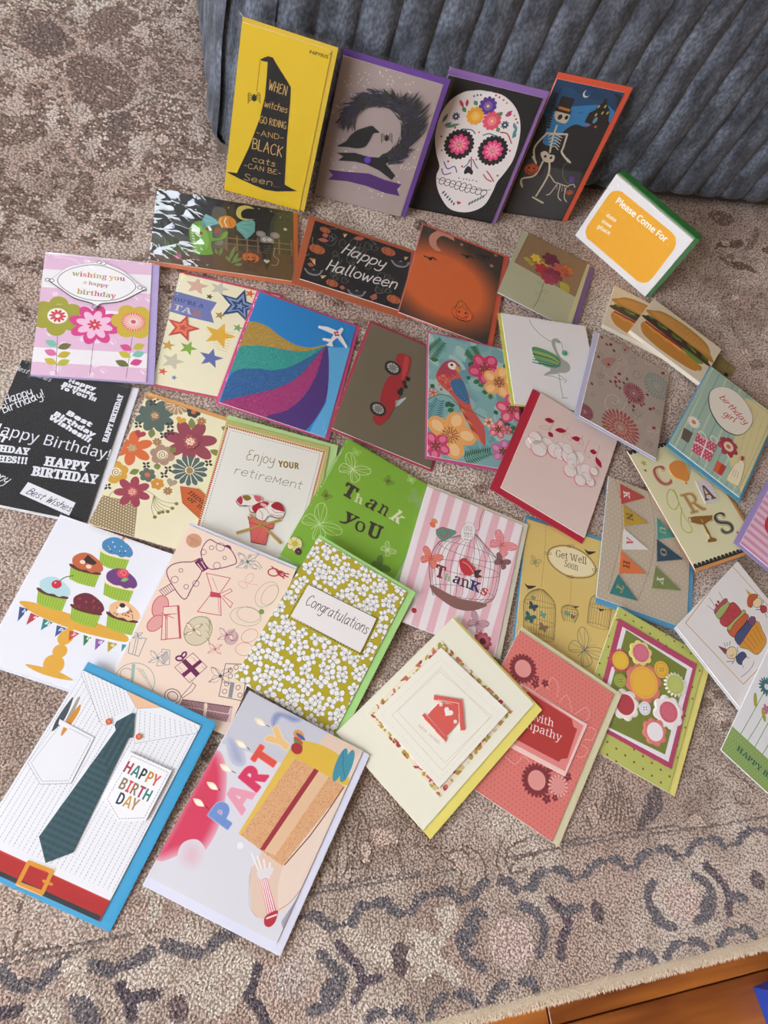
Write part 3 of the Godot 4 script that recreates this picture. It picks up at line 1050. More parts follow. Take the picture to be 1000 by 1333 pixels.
	wpoly([850, 460, 900, 450, 900, 490, 860, 485], dye("745f52"), 0.3)
	for q in [[330, 190, 400, 210, 360, 250, 370, 290], [560, 820, 620, 790, 680, 830], [780, 880, 830, 850, 880, 870], [630, 960, 640, 1040]]: wline(q, 3, bn, 0.3)
	for i in 30:
		var x := 400 + (i * 197) % 520
		var y := 380 + (i * 131) % 900
		wpoly([x, y, x + 40, y - 14, x + 60, y + 16, x + 20, y + 26], [dye("a8958a"), dye("8f7a6e"), dye("c4b3a6")][i % 3], 0.6)
	# lower border: guard lines, running scroll, palmettes
	Z(350, 1050, 0.35)
	for q in [[-120, 350, 160, 325, 400, 285, 700, 235], [-120, 330, 180, 302, 420, 262, 560, 245]]: wline(q, 2.2, dk, 0.25)
	for q in [[160, 405, 195, 415, 215, 440, 240, 445], [310, 432, 330, 390, 345, 370, 360, 372], [400, 362, 440, 355, 455, 380, 490, 400], [535, 392, 555, 350, 580, 335], [640, 320, 680, 318, 712, 348], [765, 335, 785, 300, 810, 280], [865, 275, 900, 280, 920, 310], [985, 300, 1005, 250, 1020, 240]]: wline(q, 9, bl, 0.3)
	for q in [[100, 415, 160, 405], [240, 445, 310, 435], [360, 372, 400, 362], [490, 400, 535, 392], [580, 335, 640, 320], [712, 348, 765, 338], [920, 310, 990, 295]]: wline(q, 3, bl, 0.35)
	for q in [[260, 510, 300, 560, 335, 600, 350, 660, 320, 720], [345, 655, 410, 640]]: wline(q, 8, dye("6a6068"), 0.3)
	wpoly([455, 545, 490, 500, 530, 560, 500, 635, 470, 605], dye("6d6262"), 0.35)
	for q in [[195, 550, 240, 595, 280, 630, 260, 690, 225, 740, 160, 760]]: wline(q, 9, bl, 0.3)
	wpoly([210, 650, 270, 620, 265, 690, 215, 750, 190, 700], bl, 0.3)
	wpoly([30, 600, 100, 560, 150, 620, 130, 700, 60, 720, 20, 670], dye("b8aca6"), 0.5)
	for q in [[805, 405, 770, 395, 735, 450, 710, 500, 740, 560, 800, 600]]: wline(q, 8, bl, 0.3)
	wpoly([715, 450, 780, 420, 790, 460, 760, 490, 780, 510, 730, 530, 705, 510], bl, 0.3)
	wpoly([820, 480, 880, 410, 960, 440, 990, 520, 960, 590, 880, 600, 830, 550], dye("c2b0a8"), 0.5)
	for q in [[640, 400, 690, 400, 650, 480, 620, 560, 700, 640], [540, 480, 600, 500, 540, 560], [380, 560, 420, 530, 440, 580], [560, 560, 600, 600, 560, 620]]: wline(q, 12, lt, 0.6)
	for q in [[370, 790, 400, 770, 430, 770], [470, 770, 510, 760, 540, 795], [600, 780, 625, 730, 655, 710], [700, 700, 740, 700, 775, 740], [825, 725, 850, 680, 885, 660], [940, 655, 980, 650, 1000, 690]]: wline(q, 8, bl, 0.3)
	for q in [[350, 25, 330, 100, 300, 300], [260, 150, 250, 300], [280, 60, 300, 180, 280, 260], [340, 10, 380, 80], [370, 120, 340, 170, 360, 225, 385, 190, 380, 140, 370, 120], [400, 10, 410, 40], [500, 80, 480, 150, 500, 240], [190, 240, 195, 300], [210, 180, 240, 230], [640, 180, 700, 220, 720, 260, 700, 330], [720, 140, 790, 180, 815, 270], [640, 180, 720, 160, 760, 200], [870, 130, 850, 200, 870, 270], [960, 120, 890, 160, 900, 240, 960, 235], [540, 140, 640, 155, 670, 150], [1000, 180, 930, 195, 900, 240]]: wline(q, 1.8, bn, 0.2)
	for q in [[385, 85, 460, 90, 480, 130, 400, 140], [350, 130, 380, 150, 370, 210, 345, 190], [680, 180, 720, 180, 750, 230, 720, 240]]: wpoly(q, dye("c0ada0"), 0.5)
	Z(680, 960, 0.32)
	for q in [[-60, 490, 200, 440, 500, 395, 800, 355, 1060, 310], [170, 425, 450, 380, 620, 360]]: wline(q, 2.2, dk, 0.25)
	for q in [[40, 605, 55, 570, 85, 550], [140, 540, 175, 545, 200, 575], [265, 560, 285, 525, 320, 505], [365, 495, 400, 500, 425, 530], [470, 520, 490, 480, 520, 465], [565, 455, 600, 455, 625, 485], [680, 470, 700, 435, 730, 420], [775, 410, 805, 420, 825, 445], [880, 430, 900, 395, 930, 378], [975, 370, 1010, 390]]: wline(q, 8, bl, 0.3)
	for q in [[0, 610, 40, 605], [85, 550, 140, 540], [200, 575, 265, 562], [320, 505, 365, 495], [425, 530, 470, 520], [520, 465, 565, 455], [625, 485, 680, 472], [730, 420, 775, 410], [825, 445, 880, 432], [930, 378, 975, 370]]: wline(q, 3, bl, 0.35)
	for q in [[0, 685, 60, 710, 95, 780, 75, 880], [535, 590, 515, 650, 540, 720, 580, 760, 620, 770], [705, 560, 760, 600, 780, 650, 765, 720, 715, 745], [120, 660, 170, 710, 190, 760, 165, 830, 160, 890], [170, 710, 240, 690], [750, 520, 800, 570, 840, 630, 845, 715], [850, 640, 910, 655]]: wline(q, 9, bl if q[0] != 120 and q[0] != 750 else dye("665c62"), 0.3)
	wpoly([520, 680, 560, 700, 580, 740, 550, 760, 520, 720], bl, 0.3)
	wpoly([740, 640, 790, 630, 775, 720, 730, 740], bl, 0.3)
	for q in [[300, 660, 335, 700, 330, 760, 295, 740, 280, 690], [950, 540, 990, 570, 985, 620, 940, 600, 930, 570]]: wpoly(q, dye("6d6262"), 0.4)
	wpoly([580, 640, 660, 580, 720, 640, 700, 740, 620, 740], dye("c4b2aa"), 0.5)
	for q in [[390, 930, 410, 895, 440, 885], [480, 880, 520, 880, 545, 910], [590, 895, 620, 850, 640, 840], [690, 830, 730, 835, 755, 865], [805, 845, 830, 800, 855, 790], [900, 780, 930, 785, 950, 810]]: wline(q, 8, bl, 0.3)
	for q in [[440, 885, 480, 880], [640, 840, 690, 830], [855, 790, 900, 780]]: wline(q, 3, bl, 0.35)
	wpoly([520, 220, 560, 200, 570, 290, 510, 360, 470, 380, 490, 300], dye("6f6464"), 0.45)
	for i in 9: wline([330 + i * 14, 130 + i * 10, 350 + i * 14, 220 + i * 12, 320 + i * 20, 330 + i * 6], 1.8, bn, 0.25)
	for q in [[300, 270, 320, 320, 290, 370, 270, 320, 295, 275], [700, 110, 740, 130, 760, 190], [710, 220, 760, 240, 780, 290, 830, 280], [680, 330, 700, 310, 740, 340], [860, 210, 880, 260, 940, 270], [840, 130, 900, 170, 950, 210]]: wline(q, 1.8, bn, 0.25)
	wpoly([275, 290, 300, 280, 318, 320, 295, 362, 275, 330], dye("b5a396"), 0.4)
	wpoly([680, 330, 720, 310, 745, 350, 690, 365], dye("b8a69a"), 0.4)
	# left part of the border
	Z(0, 1100, 0.4)
	for q in [[-20, 375, 120, 345, 300, 315, 500, 280], [-20, 395, 200, 355, 330, 330]]: wline(q, 2.2, dk, 0.25)
	for q in [[10, 415, 40, 450, 90, 460], [130, 450, 180, 405, 230, 380], [280, 390, 330, 400, 360, 410], [400, 390, 450, 375, 490, 345], [540, 325, 600, 345, 650, 350], [690, 330, 720, 300, 760, 285]]: wline(q, 10, bl, 0.35)
	wpoly([230, 490, 290, 500, 330, 580, 250, 580, 230, 530], bl, 0.35)
	for q in [[390, 460, 420, 500, 470, 490, 510, 485], [420, 500, 430, 560], [0, 550, 60, 540], [840, 400, 825, 450, 810, 490, 850, 540, 870, 590]]: wline(q, 9, dye("605860"), 0.35)
	wpoly([550, 510, 600, 490, 610, 560, 560, 580], dye("77696a"), 0.45)
	for q in [[740, 400, 800, 370, 790, 440, 740, 520], [220, 400, 260, 380, 250, 460], [640, 500, 690, 480, 700, 540], [100, 540, 170, 530, 180, 580], [480, 150, 520, 140, 500, 230]]: wline(q, 12, lt, 0.6)
	for q in [[140, 220, 100, 260, 50, 300, 40, 370], [60, 180, 60, 240], [10, 310, 20, 350], [120, 290, 90, 330, 130, 345], [150, 300, 160, 340]]: wline(q, 2, bn, 0.25)
	wpoly([80, 270, 160, 200, 220, 260, 200, 310, 110, 320], dye("bfb0a6"), 0.5)
	# gaps between the cards
	Z(0, 0, 1.0)
	var g := RandomNumberGenerator.new()
	g.seed = 5
	for q in [[430, 285], [480, 270], [560, 300], [400, 400], [470, 420], [220, 400], [600, 625], [660, 660], [800, 640], [830, 600], [560, 800], [500, 860], [680, 760], [940, 930], [900, 900], [300, 1000], [290, 970], [930, 640], [980, 500]]:
		for i in 3:
			var x: float = q[0] + g.randf_range(-40, 40)
			var y: float = q[1] + g.randf_range(-30, 30)
			wpoly([x, y, x + 12, y - 5, x + 20, y + 4, x + 6, y + 9], [dye("77665c"), dye("c2b2a6"), dye("8c786c")][g.randi() % 3], 0.5)
func dye(h: String) -> Color:
	var d := c(h).srgb_to_linear() * 1.45
	return Color(minf(d.r, 1.0), minf(d.g, 1.0), minf(d.b, 1.0)).linear_to_srgb()
func field_dye_and_dimming():
	# brown dye and worn patches; the dimmer upper-left light is painted in too
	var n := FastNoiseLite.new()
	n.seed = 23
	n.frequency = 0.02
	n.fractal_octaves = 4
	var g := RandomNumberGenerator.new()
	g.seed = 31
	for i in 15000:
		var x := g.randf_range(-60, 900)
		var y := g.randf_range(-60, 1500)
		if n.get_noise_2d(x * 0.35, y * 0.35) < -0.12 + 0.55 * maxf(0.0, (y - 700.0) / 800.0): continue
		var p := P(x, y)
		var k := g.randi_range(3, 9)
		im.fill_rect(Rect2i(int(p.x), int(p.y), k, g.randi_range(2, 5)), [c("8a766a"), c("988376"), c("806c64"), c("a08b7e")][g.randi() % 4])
func build_small():
	# blue box standing on the boards at the corner
	var xf := Transform3D(Basis(Vector3.UP, RUGT + 0.1), Vector3(0.0, 0, 0))
	var at := Vector3(0.0, 0, 0)
	inv = Transform3D.IDENTITY
	ctop = 0.02
	Z(0, 0, 1.0)
	var p := loc(988, 1290)
	xf.origin = Vector3(p.x, -0.0119, p.y) + xf.basis * Vector3(0.068, 0, 0.066)
	var o := thing("carton", xf, "blue carton with a grey stripe at the edge of the oak floor", "carton")
	part(o, "body", boxmesh(Vector3(-0.05, 0, -0.06), Vector3(0.05, 0.032, 0.06), 0.001), mat(c("1f3f9a"), 0.35))
	part(o, "stripe", boxmesh(Vector3(-0.0505, 0.024, -0.0605), Vector3(0.0505, 0.029, 0.0605)), mat(c("8f8fa5"), 0.4))
func sleeves_done(): pass

# ------------------------------------------------------------------ the cards
func c(h: String) -> Color: return Color.html(h)
func build_cards():
	halloween_row()
	second_row()
	third_row()
	left_cards()
	middle_cards()
	right_cards()
	front_cards()
func soft(p: PackedVector2Array, from: Color, to: Color, mm: float, n := 10):
	# a printed out-of-focus edge, from the outline inwards
	for i in n:
		for q in Geometry2D.offset_polygon(p, mm * ppm * (0.5 - float(i) / (n - 1))): fill([q], from.lerp(to, (i + 1.0) / n))
func spider(x, y, r, col):
	el(x, y, r * 0.5, r * 0.6, 0, col)
	el(x, y - r * 0.7, r * 0.3, r * 0.3, 0, col)
	for s in [-1, 1]:
		for k in 4:
			var a: float = -0.9 + k * 0.55
			sp([x, y, x + s * r * 1.0, y + r * a - r * 0.35, x + s * r * 1.35, y + r * a + r * 0.25], 0.8, col)
func pumpkin(x, y, r, col := Color(0.82, 0.36, 0.10), line := Color(0.35, 0.12, 0.03)):
	el(x, y, r * 1.1, r * 0.85, 0, col)
	elo(x, y, r * 0.6, r * 0.85, 0, 0.6, line)
	elo(x, y, r * 1.1, r * 0.85, 0, 0.5, line)
	ln([x, y - r * 0.8, x + r * 0.2, y - r * 1.2], 0.7, c("4b5a22"))
func halloween_row():
	var gold := c("c9a45c")
	# witch hat
	card("witch", "yellow card with a tall black witch hat and gold lettering, leaning on the ottoman", c("d8b818"), c("d2b21c"), 4.5, "greeting_card", "cards leaning against the ottoman")
	Z(270, 0, 0.3)
	var hat := [228, 258, 245, 250, 265, 243, 285, 250, 298, 275, 330, 325, 362, 378, 358, 450, 345, 600, 335, 800, 362, 815, 390, 828, 300, 830, 250, 822, 200, 802, 140, 775, 83, 745, 100, 746, 128, 750, 180, 640, 225, 520, 250, 420, 258, 330, 262, 268, 240, 264]
	pg(hat, c("0b0a09"))
	ln([229, 262, 214, 400], 0.5, c("15120c"))
	spider(203, 428, 20, c("15120c"))
	hw("WHEN", 264, 386, 340, 414, 0.95, gold, 7.2)
	hw("witches", 246, 460, 344, 490, 0.8, gold, 5.6, 0.1)
	hw("GO RIDING", 226, 530, 340, 558, 0.8, gold, 5.4)
	hw("-AND-", 212, 584, 330, 608, 0.7, gold, 4.4)
	hw("BLACK", 192, 642, 322, 680, 1.15, gold, 8.8)
	hw("cats", 194, 698, 292, 722, 0.85, gold, 5.2, 0.1)
	hw("-CAN BE-", 158, 724, 318, 760, 0.75, gold, 4.2)
	hw("Seen...", 156, 778, 312, 812, 0.85, gold, 5.8, 0.1)
	tx("PAPYRUS", 443, 232, 524, 255, "sb", c("2c2508"))
	sp([530, 238, 538, 228, 546, 222], 0.5, c("2c2508"))
	ln([536, 230, 536, 246], 0.5, c("2c2508"))
	raised("hat_cutout", hat, 0.0006)
	finish()
	sleeve(5, 10, 11, 0, 0.0005, 4)
	# feather wreath
	card("wreath", "grey card with a black feather wreath, crow and purple ribbon, in a purple envelope", c("a2938f"), c("5a2b8c"), 4.0, "greeting_card", "cards leaning against the ottoman")
	Z(270, 0, 0.3)
	var whole := PM([0, 0, cw * 1000, 0, cw * 1000, ch * 1000, 0, ch * 1000])
	dots(whole, 2600, 0.25, [c("b9aca6"), c("8b7d79"), c("d8cfc8")], 5)
	var rg := RandomNumberGenerator.new()
	rg.seed = 3
	for i in 160:
		var a := rg.randf() * TAU
		el(740 + cos(a) * rg.randf_range(120, 260), 570 + sin(a) * rg.randf_range(170, 290), 2.2, 2.2, 0, c("efe9e2"))
	for i in 90:
		var a := rg.randf_range(-2.9, 1.2)
		var r := rg.randf_range(118, 165)
		var x := 738 + cos(a) * r
		var y := 560 + sin(a) * r * 0.95
		leaf(x, y, x - sin(a) * 55, y + cos(a) * 52, 9, [c("15131a"), c("1c1c3a"), c("26163a"), c("16281f")][rg.randi() % 4])
	spider(778, 602, 18, c("1a1614"))
	var crow := [565, 632, 600, 612, 625, 582, 655, 562, 690, 550, 715, 545, 728, 556, 745, 574, 722, 576, 705, 606, 685, 634, 650, 642, 610, 636]
	cv(crow, c("100e10"))
	var bow := [562, 662, 640, 662, 700, 680, 760, 684, 862, 655, 868, 672, 848, 690, 772, 708, 815, 762, 800, 780, 745, 738, 690, 712, 640, 700, 568, 695, 590, 678]
	pg(bow, c("141114"))
	var ban := [525, 735, 592, 744, 700, 752, 765, 778, 842, 800, 822, 822, 834, 850, 770, 836, 690, 806, 610, 786, 524, 778, 545, 760]
	pg(ban, c("4a2069"))
	for i in 5: sp([600 + i * 40, 752 + i * 9, 615 + i * 40, 770 + i * 9, 640 + i * 40, 772 + i * 9], 0.3, c("3a1656"))
	el(695, 692, 14, 14, 0, c("5b32b8"))
	raised("crow_cutout", crow, 0.0012, true)
	raised("ribbon_bow", bow, 0.0008)
	raised("ribbon_banner", ban, 0.0005)
	feathers(rg)
	finish()
	sleeve(3, 12, 11, 0, 0.0004, 9, 0.0045)
	# sugar skull
	card("skull", "black card with a flowered white sugar skull, in a lilac envelope", c("0d0c0c"), c("8a63ad"), 4.5, "greeting_card", "cards leaning against the ottoman")
	Z(530, 60, 0.3)
	var sk := [240, 200, 290, 191, 335, 192, 420, 215, 478, 280, 491, 370, 465, 480, 425, 545, 390, 588, 372, 628, 335, 688, 282, 715, 230, 718, 182, 702, 150, 660, 130, 610, 127, 560, 140, 520, 126, 460, 122, 390, 140, 310, 182, 240]
	cv(sk, c("e9e4e2"))
	for q in [[225, 425], [371, 452]]:
		petals(q[0], q[1], 40, 66, 9, 22, 0, c("17141a"))
		el(q[0], q[1], 56, 54, 0, c("141116"))
		petals(q[0], q[1], 8, 46, 11, 10, 12, c("e0447c"))
		petals(q[0], q[1], 8, 32, 5, 10, 12, c("f28fb1"))
		el(q[0], q[1], 7, 7, 0, c("f0b342"))
	for q in [[350, 257, "54308f", 40], [295, 300, "e8a92c", 40], [367, 322, "e0566a", 42]]:
		petals(q[0], q[1], 6, q[3], 11, 11, 0, c(q[2]))
		petals(q[0], q[1], 3, q[3] * 0.5, 6, 11, 16, c(q[2]).lightened(0.25))
		el(q[0], q[1], 6, 6, 0, c("f5d24a"))
	for q in [[305, 255, 290, 235], [395, 300, 415, 285], [390, 350, 398, 372], [255, 285, 240, 262]]: leaf(q[0], q[1], q[2], q[3], 9, c("4d8a5a"))
	for q in [[245, 265, 228, 230, "b8434f"], [258, 262, 262, 228, "b8434f"], [425, 300, 458, 278, "b0406c"], [425, 302, 455, 292, "b0406c"], [152, 330, 178, 290, "4c7f8c"], [160, 345, 195, 330, "4c7f8c"], [165, 352, 230, 335, "5a8f66"], [470, 360, 462, 330, "4c8a90"], [475, 380, 455, 395, "4c8a90"], [455, 400, 478, 345, "4c8a90"]]: leaf(q[0], q[1], q[2], q[3], 7, c(q[4]))
	for q in [[212, 303], [424, 340]]: petals(q[0], q[1], 4, 18, 4, 8, 0, c("2f4760"))
	for q in [[290, 215], [305, 211], [320, 210], [385, 212], [400, 220], [418, 232], [432, 245], [465, 300], [472, 315], [478, 330], [312, 372], [178, 498], [392, 560], [238, 520], [300, 490], [270, 495], [445, 452], [208, 352], [148, 390], [150, 450]]: el(q[0], q[1], 4.5, 4.5, 0, [c("c98a3a"), c("b33c4c"), c("3f6f86")][int(q[0]) % 3])
	for q in [[240, 358, 280, 362, 295, 378], [330, 385, 355, 378, 385, 388], [405, 372, 435, 380, 452, 420], [160, 500, 175, 530, 205, 520, 215, 545], [150, 530, 160, 555, 190, 548], [345, 540, 360, 560, 375, 585], [330, 555, 345, 575, 365, 585], [272, 490, 262, 510, 245, 525], [285, 490, 295, 512, 305, 528], [278, 480, 278, 515, 278, 530]]: sp(q, 1.6, [c("a33a30"), c("3c6f8c"), c("5b4a7c")][int(q[1]) % 3])
	cv([265, 518, 285, 540, 280, 556, 265, 548, 250, 554, 247, 540], c("16131a"))
	sp([130, 572, 180, 590, 250, 612, 330, 624, 362, 620], 0.7, c("17141a"))
	for i in 9:
		var x := 152 + i * 22.5
		elo(x, 583 + i * 6.5, 12, 19 if i in [3, 4, 5] else 15, 8, 0.9, c("17141a"))
	for q in [[225, 570], [245, 575], [258, 575], [270, 580], [285, 580], [300, 585]]: el(q[0], q[1], 3, 3, 0, c("3c6f8c"))
	for i in 6:
		leaf(150 + i * 10, 640 + i * 10, 165 + i * 8, 625 + i * 10, 4, c("3b4a66"))
		leaf(265 + i * 12, 690 - i * 6, 275 + i * 12, 672 - i * 6, 4, c("3b6a66"))
	heart(223, 678, 9, 10, c("b33c4c"))
	raised("skull_cutout", sk, 0.0012, true)
	for q in [[350, 257, 0], [295, 300, 1], [367, 322, 2]]: raise_px("paper_flower", starpts(P(q[0], q[1]), 40 * K(q[0], q[1]), 10, 0.75, 11), 0.0022)
	finish()
	sleeve(3, 13, 10, 0, 0.0006, 12)
	# skeleton
	card("skeleton", "dark blue card with a top-hatted skeleton walking a dog, orange envelope", c("2b2a2c"), c("dc4f26"), 4.5, "greeting_card", "cards leaning against the ottoman")
	Z(530, 60, 0.3)
	pg([640, 120, 960, 200, 880, 420, 540, 420], c("14486f"))
	for i in 8: pg([560 - 60, 330 - i * 8, 940, 360 - i * 16, 940, 520, 480, 520], c("17639a").lerp(c("2c7fb5"), i / 8.0) if i < 7 else c("2a78ae"))
	cv([640, 120, 960, 200, 930, 300, 850, 240, 760, 215, 690, 175, 645, 250, 610, 330, 590, 320], c("123a5e"))
	cv([560, 330, 600, 305, 605, 360, 590, 420, 640, 430, 680, 370, 730, 340, 780, 350, 850, 320, 905, 380, 840, 560, 720, 800, 380, 800, 470, 560], c("1a1919"))
	cv([430, 720, 520, 500, 600, 520, 700, 540, 760, 560, 700, 700, 680, 800, 400, 800], c("3a393b"))
	cv([560, 500, 590, 480, 600, 520, 580, 560, 560, 540], c("232224"))
	pg([770, 330, 790, 290, 820, 275, 830, 255, 845, 250, 862, 228, 872, 262, 880, 280, 872, 340, 830, 352], c("15110f"))
	pg([852, 235, 864, 226, 870, 238], c("15110f"))
	for q in [[832, 262], [860, 262], [820, 298], [848, 290], [870, 290]]: el(q[0], q[1], 4, 7, 10, c("c3a94a"))
	el(816, 322, 8, 14, 10, c("5f8a98"))
	for q in [[783, 342], [818, 350]]: el(q[0], q[1], 6, 5, 0, c("c2503a"))
	el(779, 207, 16, 16, 0, c("d8d4c4"))
	el(785, 203, 14, 14, 0, c("14486f"))
	for q in [[755, 290], [820, 232], [700, 235]]: sp([q[0] - 10, q[1] - 3, q[0], q[1] + 2, q[0] + 10, q[1] - 2], 0.6, c("0e0d10"))
	var bone := c("c9bfa6")
	for q in [[605, 380, 556, 435, 552, 480, 560, 510], [695, 385, 678, 440, 672, 462, 700, 500], [618, 495, 612, 560, 560, 650], [590, 500, 555, 560, 500, 575, 495, 600], [650, 345, 632, 400, 620, 460], [605, 378, 695, 383]]: sp(q, 2.8, bone)
	for i in 5:
		sp([612 + i * 2, 390 + i * 13, 640, 382 + i * 13, 672 - i * 4, 398 + i * 13], 1.3, bone)
	cv([580, 465, 600, 455, 620, 470, 640, 475, 635, 500, 610, 505, 590, 495], bone)
	for q in [[600, 478], [625, 484]]: el(q[0], q[1], 6, 6, 0, c("2a2828"))
	cv([640, 300, 650, 280, 680, 278, 705, 296, 700, 320, 685, 335, 660, 330, 645, 320], bone)
	el(664, 308, 10, 11, 0, c("1a1817"))
	el(692, 310, 8, 9, 0, c("1a1817"))
	pg([640, 262, 715, 282, 708, 298, 636, 278], c("1d1917"))
	pg([655, 262, 672, 215, 728, 228, 708, 282], c("211c19"))
	pg([660, 260, 708, 274, 705, 285, 657, 272], c("c07a2a"))
	for q in [[495, 585, 500, 610], [545, 655, 590, 680], [695, 490, 708, 505], [545, 480, 560, 505]]: ln(q, 2.6, bone)
	pumpkin(540, 533, 28, c("b5512c"))
	ln([518, 515, 545, 500, 562, 515], 0.5, c("1c1614"))
	for q in [[530, 528], [550, 530]]: el(q[0], q[1], 4, 4, 0, c("2a120a"))
	sp([522, 542, 540, 550, 560, 542], 0.9, c("2a120a"))
	sp([698, 505, 680, 520, 676, 560, 690, 590, 710, 600], 0.7, c("5f8a4a"))
	for q in [[640, 590, 700, 610], [650, 600, 620, 640, 605, 645], [665, 605, 655, 650, 668, 670], [690, 615, 682, 655, 692, 675], [640, 590, 620, 560, 615, 555], [700, 605, 722, 600, 728, 612]]: sp(q, 1.5, bone)
	for i in 4: ln([652 + i * 11, 592 + i * 4, 650 + i * 11, 622 + i * 4], 0.7, bone)
	pg([702, 592, 705, 565, 726, 568, 724, 594], c("5b3d8a"))
	pumpkin(706, 635, 14, c("b5512c"))
	for i in 14: leaf(640 - i * 3, 190 + i * 12, 622 + (i * 37) % 40, 200 + i * 12, 5, c("11202c"))
	for i in 10: leaf(900 + (i * 17) % 35, 205 + i * 5, 915, 220 + i * 5, 6, c("11202c"))
	finish()
	sleeve(3, 12, 12, 0, 0.0006, 21)
func feathers(rg: RandomNumberGenerator):
	# barbs of dyed plumage standing off the card, in card metres
	var mats := [c("0d0c12"), c("15163a"), c("25143f"), c("12241c"), c("1a1714")]
	var ctr := loc(738, 560)
	var rad := loc(738 + 140, 560).distance_to(ctr)
	for f in 5:
		var st := S()
		st.set_smooth_group(-1)
		for i in 170:
			var a := rg.randf_range(-3.2, 1.0)
			var plume := a > -1.3 and a < 0.4 and rg.randf() < 0.45
			var r := rad * rg.randf_range(0.78, 1.12)
			var p := Vector3(ctr.x + cos(a) * r, ctop + 0.0006, ctr.y + sin(a) * r)
			var tg := Vector3(-sin(a), 0, cos(a)) * -1.0
			var out := Vector3(cos(a), 0, sin(a)) * (1.0 if rg.randf() < 0.6 else -0.6)
			var d := (tg * rg.randf_range(0.5, 1.2) + out * rg.randf_range(0.2, 1.0)).normalized()
			if plume: d = (tg * -0.4 + Vector3(0.45, 0, -0.9)).normalized()
			var l := rg.randf_range(0.009, 0.016) * (2.1 if plume else 1.0)
			var m := p + d * l * 0.5 + Vector3(0, rg.randf_range(0.001, 0.004), 0)
			var e := p + d * l + tg * l * 0.2 + Vector3(0, rg.randf_range(0.0, 0.003), 0)
			e.x = clampf(e.x, -cw / 2 + 0.002, cw / 2 - 0.002)
			var w := d.cross(Vector3.UP) * rg.randf_range(0.0004, 0.0011)
			quad(st, p - w, m - w, m + w, p + w)
			for q in [m - w, e, m + w]: st.add_vertex(q)
		part(node, "feather", done(st), mat(mats[f], 0.5))
func second_row():
	# trick-or-treat mouse, wide
	card("mouse", "wide dark card with a mouse, green monster, pumpkin and moon under shiny crinkled film", c("3c3f2c"), c("d2682a"), 4.5, "greeting_card", "cards lying on the rug")
	Z(180, 220, 0.24)
	pg([20, 80, 900, 230, 900, 470, 20, 330], c("23251f"))
	cv([430, 180, 700, 160, 900, 260, 860, 330, 640, 330, 480, 260], c("15171c"))
	cv([730, 260, 860, 240, 870, 460, 720, 460], c("39402a"))
	cv([400, 230, 440, 205, 478, 240, 478, 430, 400, 430], c("5c5c50"))
	cv([410, 330, 440, 322, 460, 345, 440, 372, 414, 360], c("6d6a5e"))
	cv([412, 400, 445, 380, 462, 400, 440, 415], c("7c7a6e"))
	pg([20, 420, 200, 470, 420, 430, 640, 440, 860, 470, 860, 640, 20, 520], c("59402a"))
	for i in 22: sp([150 + i * 30, 470 + (i * 37) % 110, 230 + i * 30, 478 + (i * 37) % 110, 300 + i * 30, 482 + (i * 37) % 110], 0.4, [c("46311f"), c("6b4f35")][i % 2])
	for x in [478, 535, 590, 648, 705, 763, 830]:
		ln([x, 360 + (x - 478) * 0.08, x + 2, 440 + (x - 478) * 0.08], 2.0, c("8a6449"))
	for y in [372, 402]: ln([470, y, 840, y + 38], 1.8, c("8a6449"))
	cv([545, 205, 590, 198, 628, 215, 590, 215, 560, 232, 562, 262, 590, 270, 630, 272, 590, 280, 548, 268, 530, 240], c("d9cf6e"))
	for q in [[655, 215], [720, 230], [770, 262], [795, 330], [620, 320], [585, 165], [490, 210]]: el(q[0], q[1], 3, 3, 0, c("d8d4c8"))
	star(797, 327, 12, 0, c("d9d6cc"))
	var mon := [275, 350, 285, 310, 310, 288, 345, 285, 375, 310, 400, 340, 405, 372, 440, 375, 465, 345, 485, 342, 482, 365, 455, 385, 415, 392, 395, 400, 400, 440, 400, 465, 310, 460, 290, 410]
	cv(mon, c("6fa53a"))
	for q in [[330, 300, 350, 380], [360, 320, 370, 440], [320, 400, 340, 450]]: leaf(q[0], q[1], q[2], q[3], 14, c("86bb47"))
	for i in 9: leaf(278 + i * 3, 318 + i * 15, 298 + i * 3, 322 + i * 15, 5, c("e6e3d2"))
	for q in [[340, 350], [375, 328], [425, 340], [430, 325]]: el(q[0], q[1], 9, 9, 0, c("a83a33"))
	for q in [[200, 440, 235, 480], [215, 465, 210, 490], [240, 430, 262, 452]]: leaf(q[0], q[1], q[2], q[3], 14, c("b5607a"))
	for i in 7: leaf(160 + i * 14, 470, 140 + i * 22, 360 + (i * 29) % 50, 6, c("4f6b36"))
	for q in [[430, 465, 415, 430], [440, 470, 455, 425], [490, 500, 530, 412], [500, 510, 570, 480], [500, 505, 475, 470], [510, 512, 545, 450], [520, 520, 565, 515]]: leaf(q[0], q[1], q[2], q[3], 8, c("6b8a4a"))
	el(665, 352, 22, 20, 0, c("8f8c88"))
	el(742, 360, 22, 20, 0, c("8f8c88"))
	el(665, 352, 13, 12, 0, c("a89c9a"))
	el(742, 360, 13, 12, 0, c("a89c9a"))
	el(698, 385, 32, 24, 0, c("9b9894"))
	for q in [[684, 382], [712, 384]]:
		el(q[0], q[1], 9, 9, 0, c("e9e6e0"))
		el(q[0], q[1], 3, 3, 0, c("16130f"))
	cv([665, 405, 730, 405, 725, 450, 715, 480, 680, 480, 668, 450], c("191817"))
	for i in 4: sp([676, 415 + i * 12, 698, 420 + i * 12, 720, 415 + i * 12], 0.5, c("6b6963"))
	cv([672, 480, 695, 474, 722, 482, 712, 515, 696, 545, 684, 515], c("191817"))
	heart(696, 500, 14, 0, c("c9c5bc"))
	sp([740, 430, 735, 470, 760, 490, 750, 520, 722, 520], 0.9, c("9b9894"))
	pumpkin(610, 480, 36, c("c9702c"))
